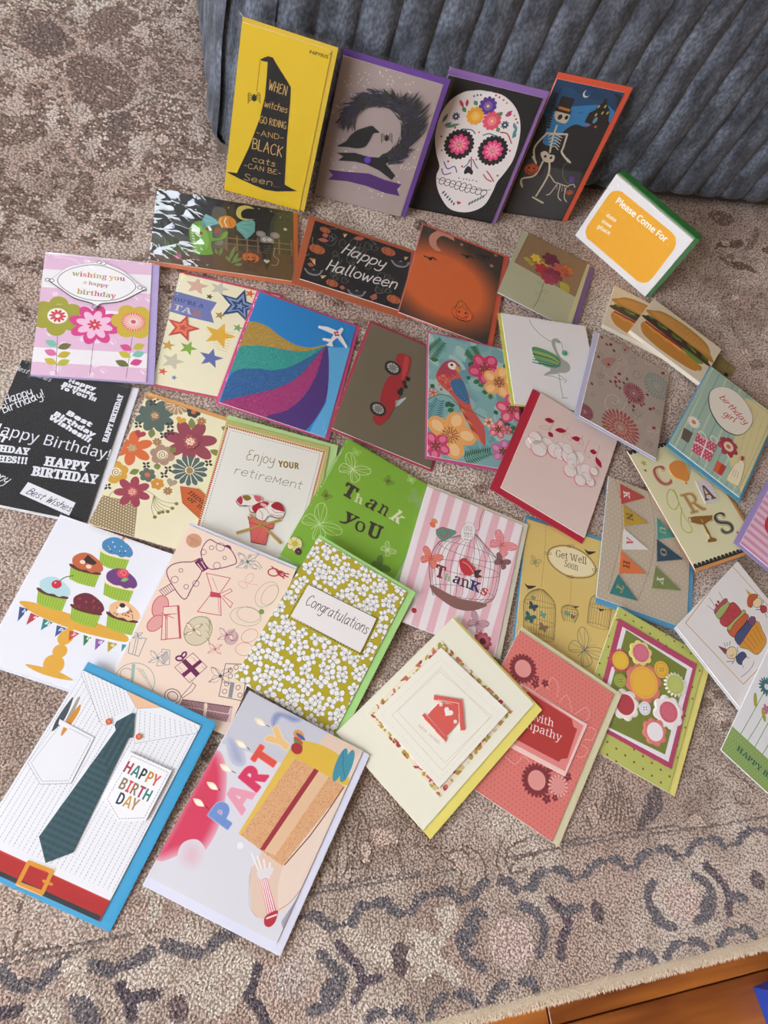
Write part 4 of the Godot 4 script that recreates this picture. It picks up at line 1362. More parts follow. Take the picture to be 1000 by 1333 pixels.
	for q in [[597, 472, 605, 482, 590, 482], [622, 474, 632, 484, 616, 484]]: pg(q, c("1d140c"))
	cv([588, 490, 610, 498, 635, 490, 628, 502, 596, 502], c("1d140c"))
	var candy := [432, 280, 450, 262, 490, 258, 525, 280, 530, 300, 515, 322, 480, 322, 445, 310]
	cv(candy, c("d98a2b"))
	for i in 3: sp([450 + i * 26, 268, 442 + i * 26, 290, 455 + i * 26, 318], 1.5, [c("efcf7a"), c("f3e6d0"), c("c8642a")][i])
	var w1 := [436, 290, 400, 262, 365, 245, 345, 280, 345, 318, 390, 312, 436, 300]
	pg(w1, c("7fc0c0"))
	for i in 5: ln([436, 292, 350 + i * 6, 250 + i * 15], 0.4, [c("bfe6e4"), c("4f8f96")][i % 2])
	var w2 := [528, 300, 560, 285, 610, 275, 634, 290, 632, 340, 612, 362, 585, 384, 560, 355, 535, 330]
	pg(w2, c("6fb5ae"))
	for i in 6: ln([530, 308, 630 - i * 10, 285 + i * 18], 0.4, [c("b8e4dc"), c("3f8580")][i % 2])
	raised("wrapper_end", w1, 0.0008)
	raised("wrapper_end", w2, 0.0008)
	raised("candy_cutout", candy, 0.0012, true)
	raised("monster_cutout", mon, 0.0008, true)
	finish()
	sleeve(5, 3, 9, 8, 0.0005, 31, 0.0016, -cw * 0.1, 0.002)
	# chalkboard halloween
	card("halloween", "chalkboard card lettered Happy Halloween with pumpkins, on an orange glitter envelope", c("1b1a1b"), c("b5582c"), 4.5, "greeting_card", "cards lying on the rug")
	Z(370, 250, 0.3)
	var wh := c("e2dfda")
	var gg := RandomNumberGenerator.new()
	gg.seed = 8
	for i in 26:
		var x := gg.randf_range(180, 470)
		var y := 170 + (x - 180) * 0.3 + gg.randf_range(0, 190)
		var r := gg.randf_range(12, 30)
		var q := []
		for k in 9: q.append_array([x + cos(k * 0.9) * r * (1 - k * 0.08), y + sin(k * 0.9) * r * (1 - k * 0.08)])
		sp(q, 0.45, c("8a8682"))
	hw("Happy", 245, 262, 425, 330, 1.9, wh, 13.0, 0.3)
	hw("Halloween", 178, 335, 480, 420, 1.9, wh, 12.5, 0.3)
	for q in [[178, 165, 18], [143, 248, 27], [452, 258, 24], [208, 395, 21], [475, 465, 24]]: pumpkin(q[0], q[1], q[2], c("b5633a"))
	for q in [[255, 180, 275, 182, 262, 198], [108, 285, 135, 290, 135, 318], [155, 360, 185, 362, 165, 376], [520, 280, 540, 282, 525, 296]]:
		pg(q, c("e0c8a0"))
		pg([q[0], q[1], q[2], q[3], (q[0] + q[4]) / 2, (q[1] + q[5]) / 2], c("cf8f3a"))
	for q in [[165, 190, 192, 186], [145, 205, 195, 212], [300, 202, 350, 200], [100, 310, 130, 320], [240, 410, 265, 418], [370, 455, 405, 460], [380, 470, 400, 440]]: leaf(q[0], q[1], q[2], q[3], 10, c("b5644f"))
	for q in [[128, 340], [505, 305], [315, 432]]:
		cv([q[0] - 42, q[1] - 12, q[0] - 15, q[1] + 2, q[0], q[1] - 8, q[0] + 15, q[1] + 4, q[0] + 42, q[1] - 2, q[0] + 20, q[1] + 22, q[0] - 22, q[1] + 16], c("8a8a92"))
		cv([q[0] - 30, q[1] - 4, q[0], q[1] - 2, q[0] + 30, q[1] + 4, q[0] + 14, q[1] + 16, q[0] - 16, q[1] + 10], c("2a2a2e"))
	for q in [[195, 155, 215, 160, 240, 155, 250, 165], [125, 195, 122, 215, 128, 230], [370, 205, 385, 215, 398, 228], [110, 270, 95, 275, 90, 285]]: sp(q, 0.5, c("a9a5a0"))
	finish()
	sleeve(11, 10, 9, 14, 0.0003, 33)
	# orange moonlit card: the figure on it is a known character and is left out
	card("kitty", "square-cornered card fading from orange to brown with a moon, bats and a pumpkin pail", c("3a2b22"), c("cf5330"), 4.5, "greeting_card", "cards lying on the rug")
	Z(370, 250, 0.3)
	for i in 26:
		var t := i / 25.0
		el(690, 400, 260 - 110 * t, 230 - 95 * t, 20, c("3a2b22").lerp(c("d9682a"), t))
	dots(PM([0, 0, cw * 1000, 0, cw * 1000, ch * 1000, 0, ch * 1000]), 900, 0.3, [c("5b3a26"), c("8a5230")], 4)
	cv([690, 165, 660, 170, 632, 190, 632, 225, 655, 252, 680, 255, 662, 230, 664, 205, 690, 190, 725, 205, 740, 210, 722, 180], c("c98a70"))
	for q in [[634, 288], [795, 280], [868, 282]]:
		sp([q[0] - 26, q[1] - 10, q[0] - 10, q[1] - 4, q[0], q[1] + 6, q[0] + 10, q[1] - 4, q[0] + 24, q[1] + 6], 2.6, c("1c1310"))
		el(q[0], q[1], 7, 7, 0, c("1c1310"))
	for q in [[770, 228, 9], [900, 320, 10], [918, 275, 8], [637, 322, 7]]: star(q[0], q[1], q[2], 10, c("b5825a"))
	pumpkin(770, 530, 36, c("e0662a"))
	for q in [[758, 522], [786, 528]]: el(q[0], q[1], 4, 5, 0, c("2a120a"))
	sp([752, 538, 770, 550, 792, 542], 1.0, c("2a120a"))
	sp([738, 512, 765, 470, 805, 512], 0.9, c("2a1a10"))
	raise_px("pumpkin_cutout", ring(P(770, 530), 40 * K(770, 530), 31 * K(770, 530)), 0.0012)
	finish()
	sleeve(3, 7, 10, 3, 0.0003, 35)
	# burlap flower
	card("burlap", "sage card with a burlap panel and a red and yellow fabric flower, purple envelope edge", c("b6b795"), c("6a4d8e"), 4.5, "greeting_card", "cards lying on the rug", 0.8)
	Z(630, 200, 0.3)
	var bl := [195, 345, 448, 478, 395, 622, 132, 472]
	pg([182, 325, 475, 475, 380, 735, 360, 725, 450, 480, 180, 345], c("c9c594"))
	pg(bl, c("8f7350"))
	var bp := PT(bl)
	for i in 60:
		stroke(PackedVector2Array([bp[0].lerp(bp[1], i / 60.0), bp[3].lerp(bp[2], i / 60.0)]), 0.25, [c("a98b62"), c("77603f")][i % 2])
	for i in 40:
		stroke(PackedVector2Array([bp[0].lerp(bp[3], i / 40.0), bp[1].lerp(bp[2], i / 40.0)]), 0.25, [c("a98b62"), c("6d573a")][i % 2])
	for q in [[255, 490, 22, "d9b32a"], [225, 455, 20, "e0c132"], [290, 462, 32, "6b1f3c"], [255, 505, 30, "b0283a"], [335, 510, 36, "c2584a"], [300, 530, 34, "8f2a44"], [360, 510, 24, "e07a3a"], [280, 545, 26, "a3304a"], [205, 478, 12, "c9a12a"]]:
		petals(q[0], q[1], 0, q[2], q[2] * 0.34, 6, q[0], c(q[3]), c(q[3]).darkened(0.4))
	leaf(330, 555, 370, 605, 20, c("b3a83a"), c("5b5a2a"))
	leaf(170, 450, 205, 470, 10, c("b3a83a"), c("5b5a2a"))
	sp([260, 560, 248, 600, 232, 640, 214, 668], 0.6, c("3c3c30"))
	for q in [[255, 575, 235, 555], [250, 600, 280, 600], [240, 620, 228, 600], [236, 632, 262, 642]]: leaf(q[0], q[1], q[2], q[3], 7, c("b6b795"), c("3c3c30"))
	raised("burlap_panel", bl, 0.0007)
	for q in [[225, 455, 22], [290, 462, 32], [255, 505, 30], [335, 510, 36], [360, 515, 26], [300, 530, 34]]: raise_px("fabric_petal", starpts(P(q[0], q[1]), q[2] * K(q[0], q[1]), q[0], 0.7, 6), 0.0013)
	finish()
	sleeve(2, 2, 11, 3, 0.0003, 37)
const ONRUG := "cards lying on the rug"
func bloom(x, y, r, n, w, rot, col, mid = null, midc = null, edge = null):
	petals(x, y, r * 0.12, r, w, n, rot, col, edge)
	el(x, y, r * 0.3, r * 0.3, 0, col)
	if mid != null: el(x, y, mid, mid, 0, midc)
func third_row():
	# wishing you a happy birthday
	card("wishing", "pink striped card lettered wishing you a happy birthday over three big flowers", c("f0ecef"), c("b3a2d6"), 4.5, "greeting_card", ONRUG)
	Z(20, 310, 0.32)
	for b in [[60, 120, 60, 115], [195, 275, 190, 260], [362, 440, 345, 425], [500, 590, 480, 590]]:
		pg([40, b[0], 580, b[0] + 32, 580, b[1] + 32, 40, b[1]], c("e3bdd6"))
	var g := RandomNumberGenerator.new()
	g.seed = 2
	for i in 34:
		var y: float = [90, 230, 400, 530][i % 4] + g.randf_range(-20, 30)
		var x := g.randf_range(90, 540)
		if i % 3 == 0: petals(x, y, 2, 12, 3, 6, 0, c("f3e3ee"))
		else:
			sp([x, y, x + 14, y - 12, x + 30, y - 4, x + 26, y + 8], 0.5, c("f3e3ee"))
			leaf(x + 6, y - 6, x + 22, y + 10, 4, c("f3e3ee"))
	for q in [[172, 365, 165, 555], [322, 385, 302, 560], [480, 370, 450, 568]]: ln(q, 0.5, c("5b4a3a"))
	petals(172, 316, 18, 92, 34, 6, 30, c("a3a02e"))
	el(172, 316, 36, 36, 0, c("f1efe6"))
	petals(172, 316, 8, 30, 5, 10, 0, c("cf3a4a"))
	petals(322, 352, 12, 92, 24, 8, 12, c("d63a86"))
	petals(322, 352, 10, 66, 15, 8, 12, c("f1c3dc"))
	petals(322, 352, 4, 26, 5, 8, 0, c("cf3a4a"))
	petals(480, 340, 14, 80, 32, 6, 0, c("cdb02c"))
	el(480, 340, 42, 42, 0, c("e0564e"))
	petals(480, 340, 14, 42, 2.4, 26, 0, c("f0d0c0"))
	el(480, 340, 17, 17, 0, c("e9d9d4"))
	el(480, 340, 9, 9, 0, c("d64a6a"))
	for q in [[172, 440, 122, 415, "7fc2b0"], [172, 448, 228, 432, "6f6a2e"], [170, 475, 118, 455, "d86aa0"], [170, 482, 225, 465, "c2b02e"], [168, 512, 118, 490, "c9b832"], [168, 515, 222, 496, "b3b83a"], [475, 455, 425, 435, "d84a90"], [478, 450, 525, 432, "b9b53a"], [470, 485, 420, 462, "c9b832"], [474, 478, 525, 465, "7fc2b0"], [462, 520, 406, 498, "6a6a38"], [466, 512, 516, 498, "d83a86"]]: leaf(q[0], q[1], q[2], q[3], 15, c(q[4]))
	var plate := [140, 168, 160, 160, 220, 118, 330, 100, 350, 90, 368, 104, 440, 138, 500, 190, 530, 206, 505, 222, 430, 258, 345, 270, 330, 292, 314, 268, 240, 245, 180, 205, 140, 176]
	cv(plate, c("f3f2f2"))
	stroke(smooth(PT(plate), true), 0.4, c("33302e"), true)
	stroke(smooth(PT([172, 178, 220, 130, 330, 112, 430, 145, 490, 200, 430, 246, 340, 258, 240, 235]), true), 0.8, c("44403c"), true)
	for q in [[140, 172], [350, 104], [515, 207], [330, 282]]:
		for s in [-9, 9]: elo(q[0] + s, q[1] + s * 0.3, 8, 7, 0, 0.7, c("33302e"))
	tx("wishing you", 230, 155, 446, 178, "rb", [c("8a8a2e"), c("c24a5a"), c("cf7a3a"), c("a8a83a"), c("b54a8a"), c("c9a12a"), c("a84a7a")])
	tx("a happy", 276, 188, 378, 204, "rb", [c("c9a12a"), c("b54a8a"), c("8a8a2e"), c("c24a5a"), c("a84a7a")])
	tx("birthday", 250, 228, 408, 248, "rb", [c("b58a2a"), c("8a8a2e"), c("c26a3a"), c("b54a8a"), c("8a9a3a"), c("c24a5a")])
	raised("oval_plaque", plate, 0.0013, true)
	finish()
	sleeve(3, 5, 12, 4, 0.0004, 41)
	# you're a star
	card("star", "cream card of coloured stars with a blue banner lettered You're a Star", c("ece6c4"), c("c24058"), 4.5, "greeting_card", ONRUG)
	Z(20, 310, 0.32)
	pg([590, 208, 640, 212, 820, 262, 795, 300, 808, 345, 700, 320, 570, 280], c("6b75ad"))
	tx("YOU'RE A", 625, 250, 765, 285, "rb", c("2f3a6e"))
	tx("STAR", 605, 280, 755, 322, "rb", [c("a8505e"), c("d9d3d0"), c("cfc9cc"), c("b06a4a")], 0.0, 9.0)
	for q in [[738, 195, 44, 0, "b53a44", 1], [830, 205, 36, 10, "8a8a8a", 1], [640, 500, 44, 10, "8f8a78", 1]]:
		var p := starpts(P(q[0], q[1]), q[2] * K(q[0], q[1]), q[3])
		for i in 22:
			var y := P(q[0], q[1]).y + (i - 11) * 1.0 * ppm
			var a := PackedVector2Array([Vector2(-10, y - 1.2), Vector2(900, y - 1.2), Vector2(900, y + 0.8), Vector2(-10, y + 0.8)])
			for r in Geometry2D.intersect_polygons(p, a): fill([r], c(q[4]))
	var big := starpts(P(912, 275), 78 * K(912, 275), 6)
	fill([big], c("20406b"))
	fill([starpts(P(912, 275), 58 * K(912, 275), 6)], c("7f95c2"))
	fill([starpts(P(912, 277), 38 * K(912, 275), 6)], c("20406b"))
	fill([starpts(P(914, 278), 18 * K(912, 275), 6)], c("7f95c2"))
	star(680, 366, 62, 6, c("c23a36"))
	star(680, 366, 42, 6, c("e07a4a"))
	star(682, 366, 18, 6, c("c23a36"))
	star(830, 395, 60, 10, c("e0b02e"))
	for i in 8: ln([775 + i * 6, 372 + i * 11, 890 - i * 4, 385 + i * 11], 0.4, c("c9922a"))
	star(795, 488, 46, 4, c("5f6aa5"))
	star(703, 447, 34, 12, c("7fa83a"))
	star(622, 436, 26, 0, c("c9a040"))
	for q in [[790, 238, 14, "4b4a24"], [832, 314, 20, "a8864a"], [955, 226, 20, "d9683a"], [600, 542, 18, "d95a3a"], [646, 567, 12, "5f7fb5"], [905, 365, 20, "7fa86a"], [695, 145, 16, "efe23a"]]: star(q[0], q[1], q[2], 8, c(q[3]))
	raise_px("star_cutout", starpts(P(680, 366), 62 * K(680, 366), 6), 0.0008)
	raise_px("star_cutout", big, 0.0008)
	finish()
	sleeve(3, 7, 7, 5, 0.0003, 43)
	# rainbow plane
	card("plane", "blue card with a white airplane trailing glitter bands of gold, teal, blue and magenta", c("1b86cf"), c("c9427e"), 4.5, "greeting_card", ONRUG)
	Z(270, 350, 0.31)
	pg([500, 330, 505, 400, 500, 560, 440, 660, 400, 760, 620, 760, 640, 240, 520, 290], c("5aaee0"))
	pg([300, 60, 640, 220, 620, 330, 505, 330, 440, 300, 250, 180], c("1b86cf"))
	var gl := func(a: Array, col: Color, sd: int):
		var p := smooth(PT(a), true)
		fill([p], col)
		dots(p, 12000, 0.45, [col.lightened(0.45), col.darkened(0.4), col.lightened(0.2), col.darkened(0.2)], sd)
	gl.call([160, 235, 195, 222, 250, 240, 310, 285, 370, 318, 430, 330, 500, 318, 470, 340, 400, 346, 330, 340, 250, 325, 190, 322, 130, 338], c("b58f2e"), 1)
	gl.call([132, 335, 190, 322, 250, 325, 330, 342, 420, 345, 490, 325, 440, 362, 360, 405, 280, 425, 200, 418, 105, 440], c("1f9a90"), 2)
	gl.call([105, 438, 200, 418, 280, 425, 360, 405, 460, 350, 498, 322, 450, 380, 390, 450, 320, 490, 240, 515, 150, 535, 70, 562, 50, 575], c("1f5f9a"), 3)
	gl.call([50, 570, 150, 535, 240, 515, 330, 485, 400, 435, 498, 325, 480, 380, 440, 480, 380, 560, 320, 600, 250, 625], c("a3276f"), 4)
	cv([250, 625, 330, 595, 400, 540, 455, 450, 490, 340, 505, 330, 510, 420, 500, 540, 460, 620, 410, 680, 380, 690], c("4a2a78"))
	var pl := [498, 322, 512, 308, 480, 298, 486, 292, 518, 296, 530, 275, 465, 248, 466, 240, 505, 245, 545, 262, 562, 248, 572, 254, 558, 278, 570, 295, 588, 330, 580, 334, 545, 290, 524, 308, 528, 328, 518, 326]
	pg(pl, c("ece9e6"))
	for q in [[535, 270], [545, 268], [548, 280], [538, 280]]: el(q[0], q[1], 5, 5, 0, c("b53a4a"))
	sp([495, 640, 488, 670, 500, 680, 482, 700], 0.4, c("a8d4ec"))
	raised("airplane_cutout", pl, 0.001)
	finish()
	sleeve(6, 6, 7, 5, 0.0004, 45)
	# red car
	card("car", "olive brown card with a small red convertible car standing on end, red envelope", c("6f6650"), c("a3223c"), 4.5, "greeting_card", ONRUG)
	Z(270, 350, 0.31)
	var body := [800, 362, 815, 356, 850, 372, 852, 400, 840, 450, 828, 490, 812, 520, 800, 550, 785, 580, 772, 600, 758, 630, 730, 655, 708, 650, 695, 632, 700, 615, 740, 600, 745, 580, 725, 560, 728, 530, 745, 480, 762, 455, 790, 440, 808, 420, 800, 400, 790, 385]
	cv(body, c("a31f26"))
	sp([805, 450, 790, 500, 770, 555], 0.5, c("6f1016"))
	ln([728, 545, 780, 560], 0.5, c("6f1016"))
	cv([828, 372, 845, 380, 838, 430, 820, 470, 815, 450], c("c2353a"))
	for q in [[778, 418], [716, 590]]:
		el(q[0], q[1], 33, 29, 20, c("1d1b1a"))
		el(q[0], q[1], 23, 20, 20, c("b5b2ac"))
		petals(q[0], q[1], 5, 21, 2.2, 10, 0, c("55524e"))
		el(q[0], q[1], 6, 6, 0, c("77746e"))
	pg([790, 555, 835, 538, 832, 546, 805, 572, 788, 580], c("b9c4c4"))
	for q in [[842, 462, 10], [826, 478, 9], [832, 494, 9], [808, 520, 12], [815, 508, 9]]: el(q[0], q[1], q[2], q[2], 0, c("171414"))
	raised("car_cutout", body, 0.001, true)
	for q in [[778, 418], [716, 590]]: raise_px("car_wheel", ring(P(q[0], q[1]), 33 * K(q[0], q[1]), 29 * K(q[0], q[1]), 0.35, 20), 0.0014)
	finish()
	sleeve(6, 7, 5, 6, 0.0006, 47)
	# parrot
	card("parrot", "turquoise tropical card with a red macaw among pink and peach hibiscus flowers", c("7fb0b0"), c("c2437e"), 5.0, "greeting_card", ONRUG)
	Z(530, 380, 0.25)
	g.seed = 6
	for i in 90: el(g.randf_range(100, 620), g.randf_range(230, 910), g.randf_range(20, 55), g.randf_range(14, 40), g.randf() * 90, [c("8fbcba"), c("74a5a8"), c("a3c6bd"), c("6a9ba3")][i % 4])
	var frond := func(x0, y0, x1, y1, l, col):
		ln([x0, y0, x1, y1], 0.6, col)
		for i in 12:
			var t := i / 12.0
			var dx: float = x1 - x0
			var dy: float = y1 - y0
			var x: float = x0 + dx * t
			var y: float = y0 + dy * t
			for s in [-1, 1]: leaf(x, y, x + (dx * 0.25 - s * dy * 0.5) * l * (1 - t * 0.5), y + (dy * 0.25 + s * dx * 0.5) * l * (1 - t * 0.5), 4, col)
	frond.call(105, 340, 185, 255, 0.9, c("2f6b45"))
	frond.call(320, 290, 380, 370, 0.9, c("35704a"))
	frond.call(300, 870, 440, 830, 0.6, c("2a6340"))
	frond.call(120, 700, 170, 560, 0.8, c("3f7a80"))
	for q in [[200, 600, 225, 570], [210, 620, 245, 610], [215, 590, 250, 590], [330, 455, 310, 440], [345, 475, 380, 460], [370, 490, 400, 480], [390, 520, 420, 525], [430, 560, 440, 530], [470, 640, 455, 615], [480, 660, 510, 680], [500, 690, 540, 690], [520, 710, 560, 740], [120, 350, 165, 355], [125, 500, 140, 480], [320, 390, 345, 365], [500, 400, 530, 370], [540, 720, 565, 700]]: leaf(q[0], q[1], q[2], q[3], 12, [c("2f6b3a"), c("4a7a3a"), c("2a5a40")][int(q[0]) % 3])
	for q in [[405, 400, 82, "c92f62", "e0668a"], [480, 470, 84, "eeac62", "f6c98c"], [545, 610, 78, "d84a70", "ef92a5"], [225, 745, 128, "eeac60", "f6cc92"], [150, 800, 74, "d13a72", "e77a9a"], [475, 715, 50, "d8607c", "f0a3aa"], [425, 680, 28, "e29a88", "f3cbb8"], [500, 830, 60, "c96a9e", "dc93b8"], [135, 525, 24, "d8606c", "efb0a8"], [520, 720, 26, "c9506c", "e78a98"]]:
		for i in 5:
			var a: float = TAU * i / 5 + q[0]
			el(q[0] + cos(a) * q[2] * 0.55, q[1] + sin(a) * q[2] * 0.5, q[2] * 0.5, q[2] * 0.4, rad_to_deg(a), c(q[3]))
			el(q[0] + cos(a) * q[2] * 0.68, q[1] + sin(a) * q[2] * 0.62, q[2] * 0.26, q[2] * 0.2, rad_to_deg(a), c(q[4]))
		petals(q[0], q[1], q[2] * 0.05, q[2] * 0.38, 2.2, 14, 0, c("7a3a30"))
		for k in 12: el(q[0] + cos(k * 0.52) * q[2] * 0.3, q[1] + sin(k * 0.52) * q[2] * 0.28, 3, 3, 0, [c("e0c060"), c("5a2a20")][k % 2])
	cv([180, 380, 215, 358, 250, 362, 278, 395, 270, 420, 285, 450, 320, 530, 330, 580, 345, 620, 395, 690, 408, 750, 405, 800, 370, 760, 330, 690, 290, 620, 250, 560, 215, 520, 180, 490, 150, 440], c("c9544a"))
	cv([180, 380, 215, 358, 250, 362, 278, 400, 240, 430, 190, 430, 155, 440], c("b03a52"))
	g.seed = 12
	for i in 40: el(g.randf_range(165, 255), g.randf_range(430, 520), 6, 5, 40, [c("e07a60"), c("d8605a"), c("a83a40")][i % 3])
	cv([225, 470, 270, 450, 300, 480, 322, 560, 320, 585, 280, 560, 250, 530], c("2f6a94"))
	for i in 14: leaf(240 + i * 5, 475 + i * 7, 262 + i * 4, 498 + i * 6, 6, [c("1f4f7a"), c("4a8ab0")][i % 2])
	for i in 8: leaf(270 + i * 10, 580 + i * 20, 300 + i * 12, 640 + i * 20, 9, [c("a83a30"), c("dd8a4a"), c("c2503a")][i % 3])
	el(236, 385, 22, 20, 0, c("efe6da"))
	el(233, 380, 7, 7, 0, c("2a1a16"))
	cv([255, 388, 272, 392, 276, 410, 268, 420, 252, 405], c("c99a4a"))
	sp([110, 560, 160, 535, 220, 545, 270, 590, 330, 620, 410, 660], 1.1, c("6b5a3a"))
	finish()
	sleeve(4, 5, 4, 6, 0.0003, 49)
	# crane
	card("stork", "square white card with a grey long-legged bird, green striped wing and bead chain", c("ecebea"), c("c9c94a"), 4.5, "greeting_card", ONRUG)
	Z(530, 380, 0.25)
	var grey := c("a3aaa2")
	cv([752, 258, 765, 242, 785, 245, 800, 262, 790, 268, 775, 262, 775, 285, 800, 340, 840, 370, 850, 400, 830, 420, 780, 420, 745, 405, 760, 390, 790, 370, 780, 330, 760, 290], grey)
	cv([750, 408, 780, 412, 785, 425, 740, 430, 712, 432], grey)
	for q in [[790, 425, 800, 490, 812, 548], [790, 430, 830, 460, 822, 472], [715, 432, 760, 440, 815, 460], [805, 552, 835, 552]]: ln(q, 1.2, grey)
	sp([782, 258, 800, 262, 808, 280, 812, 300], 0.8, c("7a827c"))
	var wing := [650, 290, 690, 295, 740, 315, 780, 340, 795, 365, 785, 392, 740, 395, 700, 380, 668, 355, 652, 320]
	cv(wing, c("5f9a6a"))
	for i in 6: sp([655, 300 + i * 13, 700, 312 + i * 13, 750, 332 + i * 11, 788, 362 + i * 5], 1.6, [c("3f8a5a"), c("b5b54a"), c("2f6a50"), c("8fb03a"), c("2f7f8a"), c("1f5a70")][i])
	for i in 5: dash(smooth(PT([658, 306 + i * 13, 700, 318 + i * 13, 750, 338 + i * 11, 786, 366 + i * 5])), 0.6, 0.7, 0.8, c("e0d88a"))
	el(818, 320, 13, 13, 0, c("3f9a70"))
	el(814, 315, 4, 4, 0, c("a8d8b8"))
	dash(smooth(PT([637, 145, 655, 180, 690, 218, 730, 248, 752, 258])), 0.9, 0.7, 0.35, c("8a8a86"))
	dash(PT([846, 195, 908, 206]), 0.5, 0.8, 0.5, c("c4c4c0"))
	raised("bird_wing", wing, 0.0014, true)
	raise_px("bead", ring(P(818, 320), 13 * K(818, 320), 13 * K(818, 320), 0.0, 14), 0.0016)
	finish()
	sleeve(7, 2, 3, 4, 0.0004, 51)
	# cherries
	card("cherries", "pale pink card with a row of dotted white cherries and crimson leaves, red envelope", c("e2cdc4"), c("b5263c"), 5.0, "greeting_card", ONRUG)
	Z(630, 490, 0.29)
	var red := c("a8233f")
	for q in [[318, 190, 295, 250], [380, 225, 355, 270], [445, 265, 425, 305], [475, 283, 450, 340], [520, 310, 500, 380]]: ln(q, 0.35, red)
	for q in [[272, 192, 318, 203], [318, 240, 372, 245], [392, 276, 442, 284], [475, 335, 508, 342], [502, 360, 528, 412], [288, 250, 312, 272]]: leaf(q[0], q[1], q[2], q[3], 11, red)
	for q in [[248, 228, 298, 232], [372, 250, 392, 290], [455, 335, 475, 368], [432, 278, 442, 310]]: leaf(q[0], q[1], q[2], q[3], 9, c("e2cdc4"), red)
	var k := 0
	for q in [[228, 278, 28], [210, 300, 26], [245, 325, 34], [285, 305, 30], [318, 335, 32], [350, 325, 30], [340, 350, 26], [380, 360, 32], [375, 325, 24], [425, 362, 26], [400, 375, 28], [385, 425, 27], [430, 430, 30], [430, 468, 24], [460, 420, 26], [492, 428, 18], [475, 475, 20], [395, 395, 22], [460, 450, 20]]:
		el(q[0], q[1], q[2], q[2], 0, c("ece4e0"))
		elo(q[0], q[1], q[2], q[2], 0, 0.3, c("c2506a"))
		var kk := K(q[0], q[1])
		for i in 14: fill([ring(P(q[0], q[1]) + Vector2.from_angle(i * 2.4) * sqrt(i / 14.0) * q[2] * kk, 1.2, 1.2, 0.0, 6)], c("7a5a6a"))
		k += 1
	for q in [[228, 278, 28], [245, 325, 34], [318, 335, 32], [380, 360, 32], [385, 425, 27], [430, 468, 24], [492, 428, 18], [475, 475, 20]]: raise_px("cherry_cutout", ring(P(q[0], q[1]), q[2] * K(q[0], q[1]), q[2] * K(q[0], q[1])), 0.0013)
	finish()
	# mums and paisley
	card("thistle", "taupe card of red chrysanthemums and pale paisley swirls with a lavender envelope edge", c("b3a598"), c("c9cbe6"), 5.0, "greeting_card", ONRUG)
	Z(700, 350, 0.3)
	g.seed = 15
	for i in 46:
		var x := g.randf_range(230, 570)
		var y := g.randf_range(310, 790)
		var q := []
		var r := g.randf_range(10, 26)
		for m in 8: q.append_array([x + cos(m) * r * (1 - m * 0.1), y + sin(m) * r * (1 - m * 0.1)])
		sp(q, 0.8, [c("8a7a6a"), c("c9beb2"), c("9a8a80"), c("7d8a84")][i % 4])
	for q in [[330, 575, 55, "d8cfc6"], [330, 425, 60, "cdbfb4"], [485, 770, 40, "9a9a92"]]:
		for s in 4:
			var w := []
			for m in 12: w.append_array([q[0] + cos(m * 0.6 + s) * q[2] * (1 - m * 0.06 - s * 0.1), q[1] + sin(m * 0.6 + s) * q[2] * (1 - m * 0.06 - s * 0.1)])
			sp(w, 0.7, c(q[3]))
	cv([275, 400, 300, 385, 340, 390, 330, 410, 300, 425], c("b38a80"))
	var mum := func(x, y, r, cols):
		for s in 4:
			petals(x, y, r * (0.62 - s * 0.16), r * (1.0 - s * 0.24), r * 0.075, 26 - s * 5, s * 9, c(cols[s % 2]))
			petals(x, y, r * (0.7 - s * 0.16), r * (0.96 - s * 0.24), r * 0.03, 26 - s * 5, s * 9, c(cols[2]))
	mum.call(360, 690, 78, ["b56a60", "c27a6c", "8f4a46"])
	mum.call(205, 620, 36, ["8a2f46", "9a3f54", "6a2036"])
	mum.call(418, 540, 44, ["a34f60", "9a4656", "7a3046"])
	mum.call(520, 510, 56, ["98a096", "a3a89e", "7f8a82"])
	for i in 34:
		var a := g.randf_range(0, TAU)
		var q: Array = [[355, 490, 45], [465, 580, 90], [215, 480, 40], [300, 360, 100]][i % 4]
		el(q[0] + cos(a) * q[2] * g.randf(), q[1] + sin(a) * q[2] * g.randf() * 0.8, 6, 5, g.randf() * 90, [c("8f2436"), c("6a3a30"), c("a33a48")][i % 3])
	for q in [[318, 328], [545, 452], [490, 608], [505, 690], [212, 495], [355, 455]]: pg([q[0] - 7, q[1] - 6, q[0] + 7, q[1] - 4, q[0] + 6, q[1] + 7, q[0] - 8, q[1] + 5], c("8f1f2e"))
	finish()
	sleeve(10, 2, 2, 6, 0.0004, 53)
	burgers()
	invitation()
	# birthday girl
	card("bgirl", "mint striped card lettered birthday girl in an oval, with a gift, flower and bottle", c("a3bfae"), c("3a92b5"), 5.0, "greeting_card", ONRUG)
	Z(700, 350, 0.3)
	for i in 16: ln([735 + i * 32, 400 + i * 18, 560 + i * 32, 760 + i * 23], 2.6, [c("8fae9e"), c("c3d2b4")][i % 2])
	pg([900, 560, 1120, 640, 1060, 900, 890, 990, 830, 830], c("dcd29c"))
	for i in 9: ln([930 + i * 25, 600 + i * 20, 850 + i * 20, 900 + i * 12], 1.2, c("d0c58e"))
	stroke(PM([5, 5, cw * 1000 - 5, 5, cw * 1000 - 5, ch * 1000 - 5, 5, ch * 1000 - 5]), 0.4, c("5a7a70"), true)
	var oval := [745, 540, 780, 515, 830, 520, 880, 555, 920, 615, 930, 665, 900, 710, 860, 722, 810, 700, 770, 655, 745, 600]
	cv(oval, c("ece6d8"))
	stroke(smooth(PT(oval), true), 0.6, c("44443c"), true)
	hw("birthday", 785, 560, 895, 675, 1.2, c("c23a46"), 7.5, 0.3)
	hw("girl", 800, 635, 850, 668, 1.2, c("c23a46"), 7.5, 0.3)
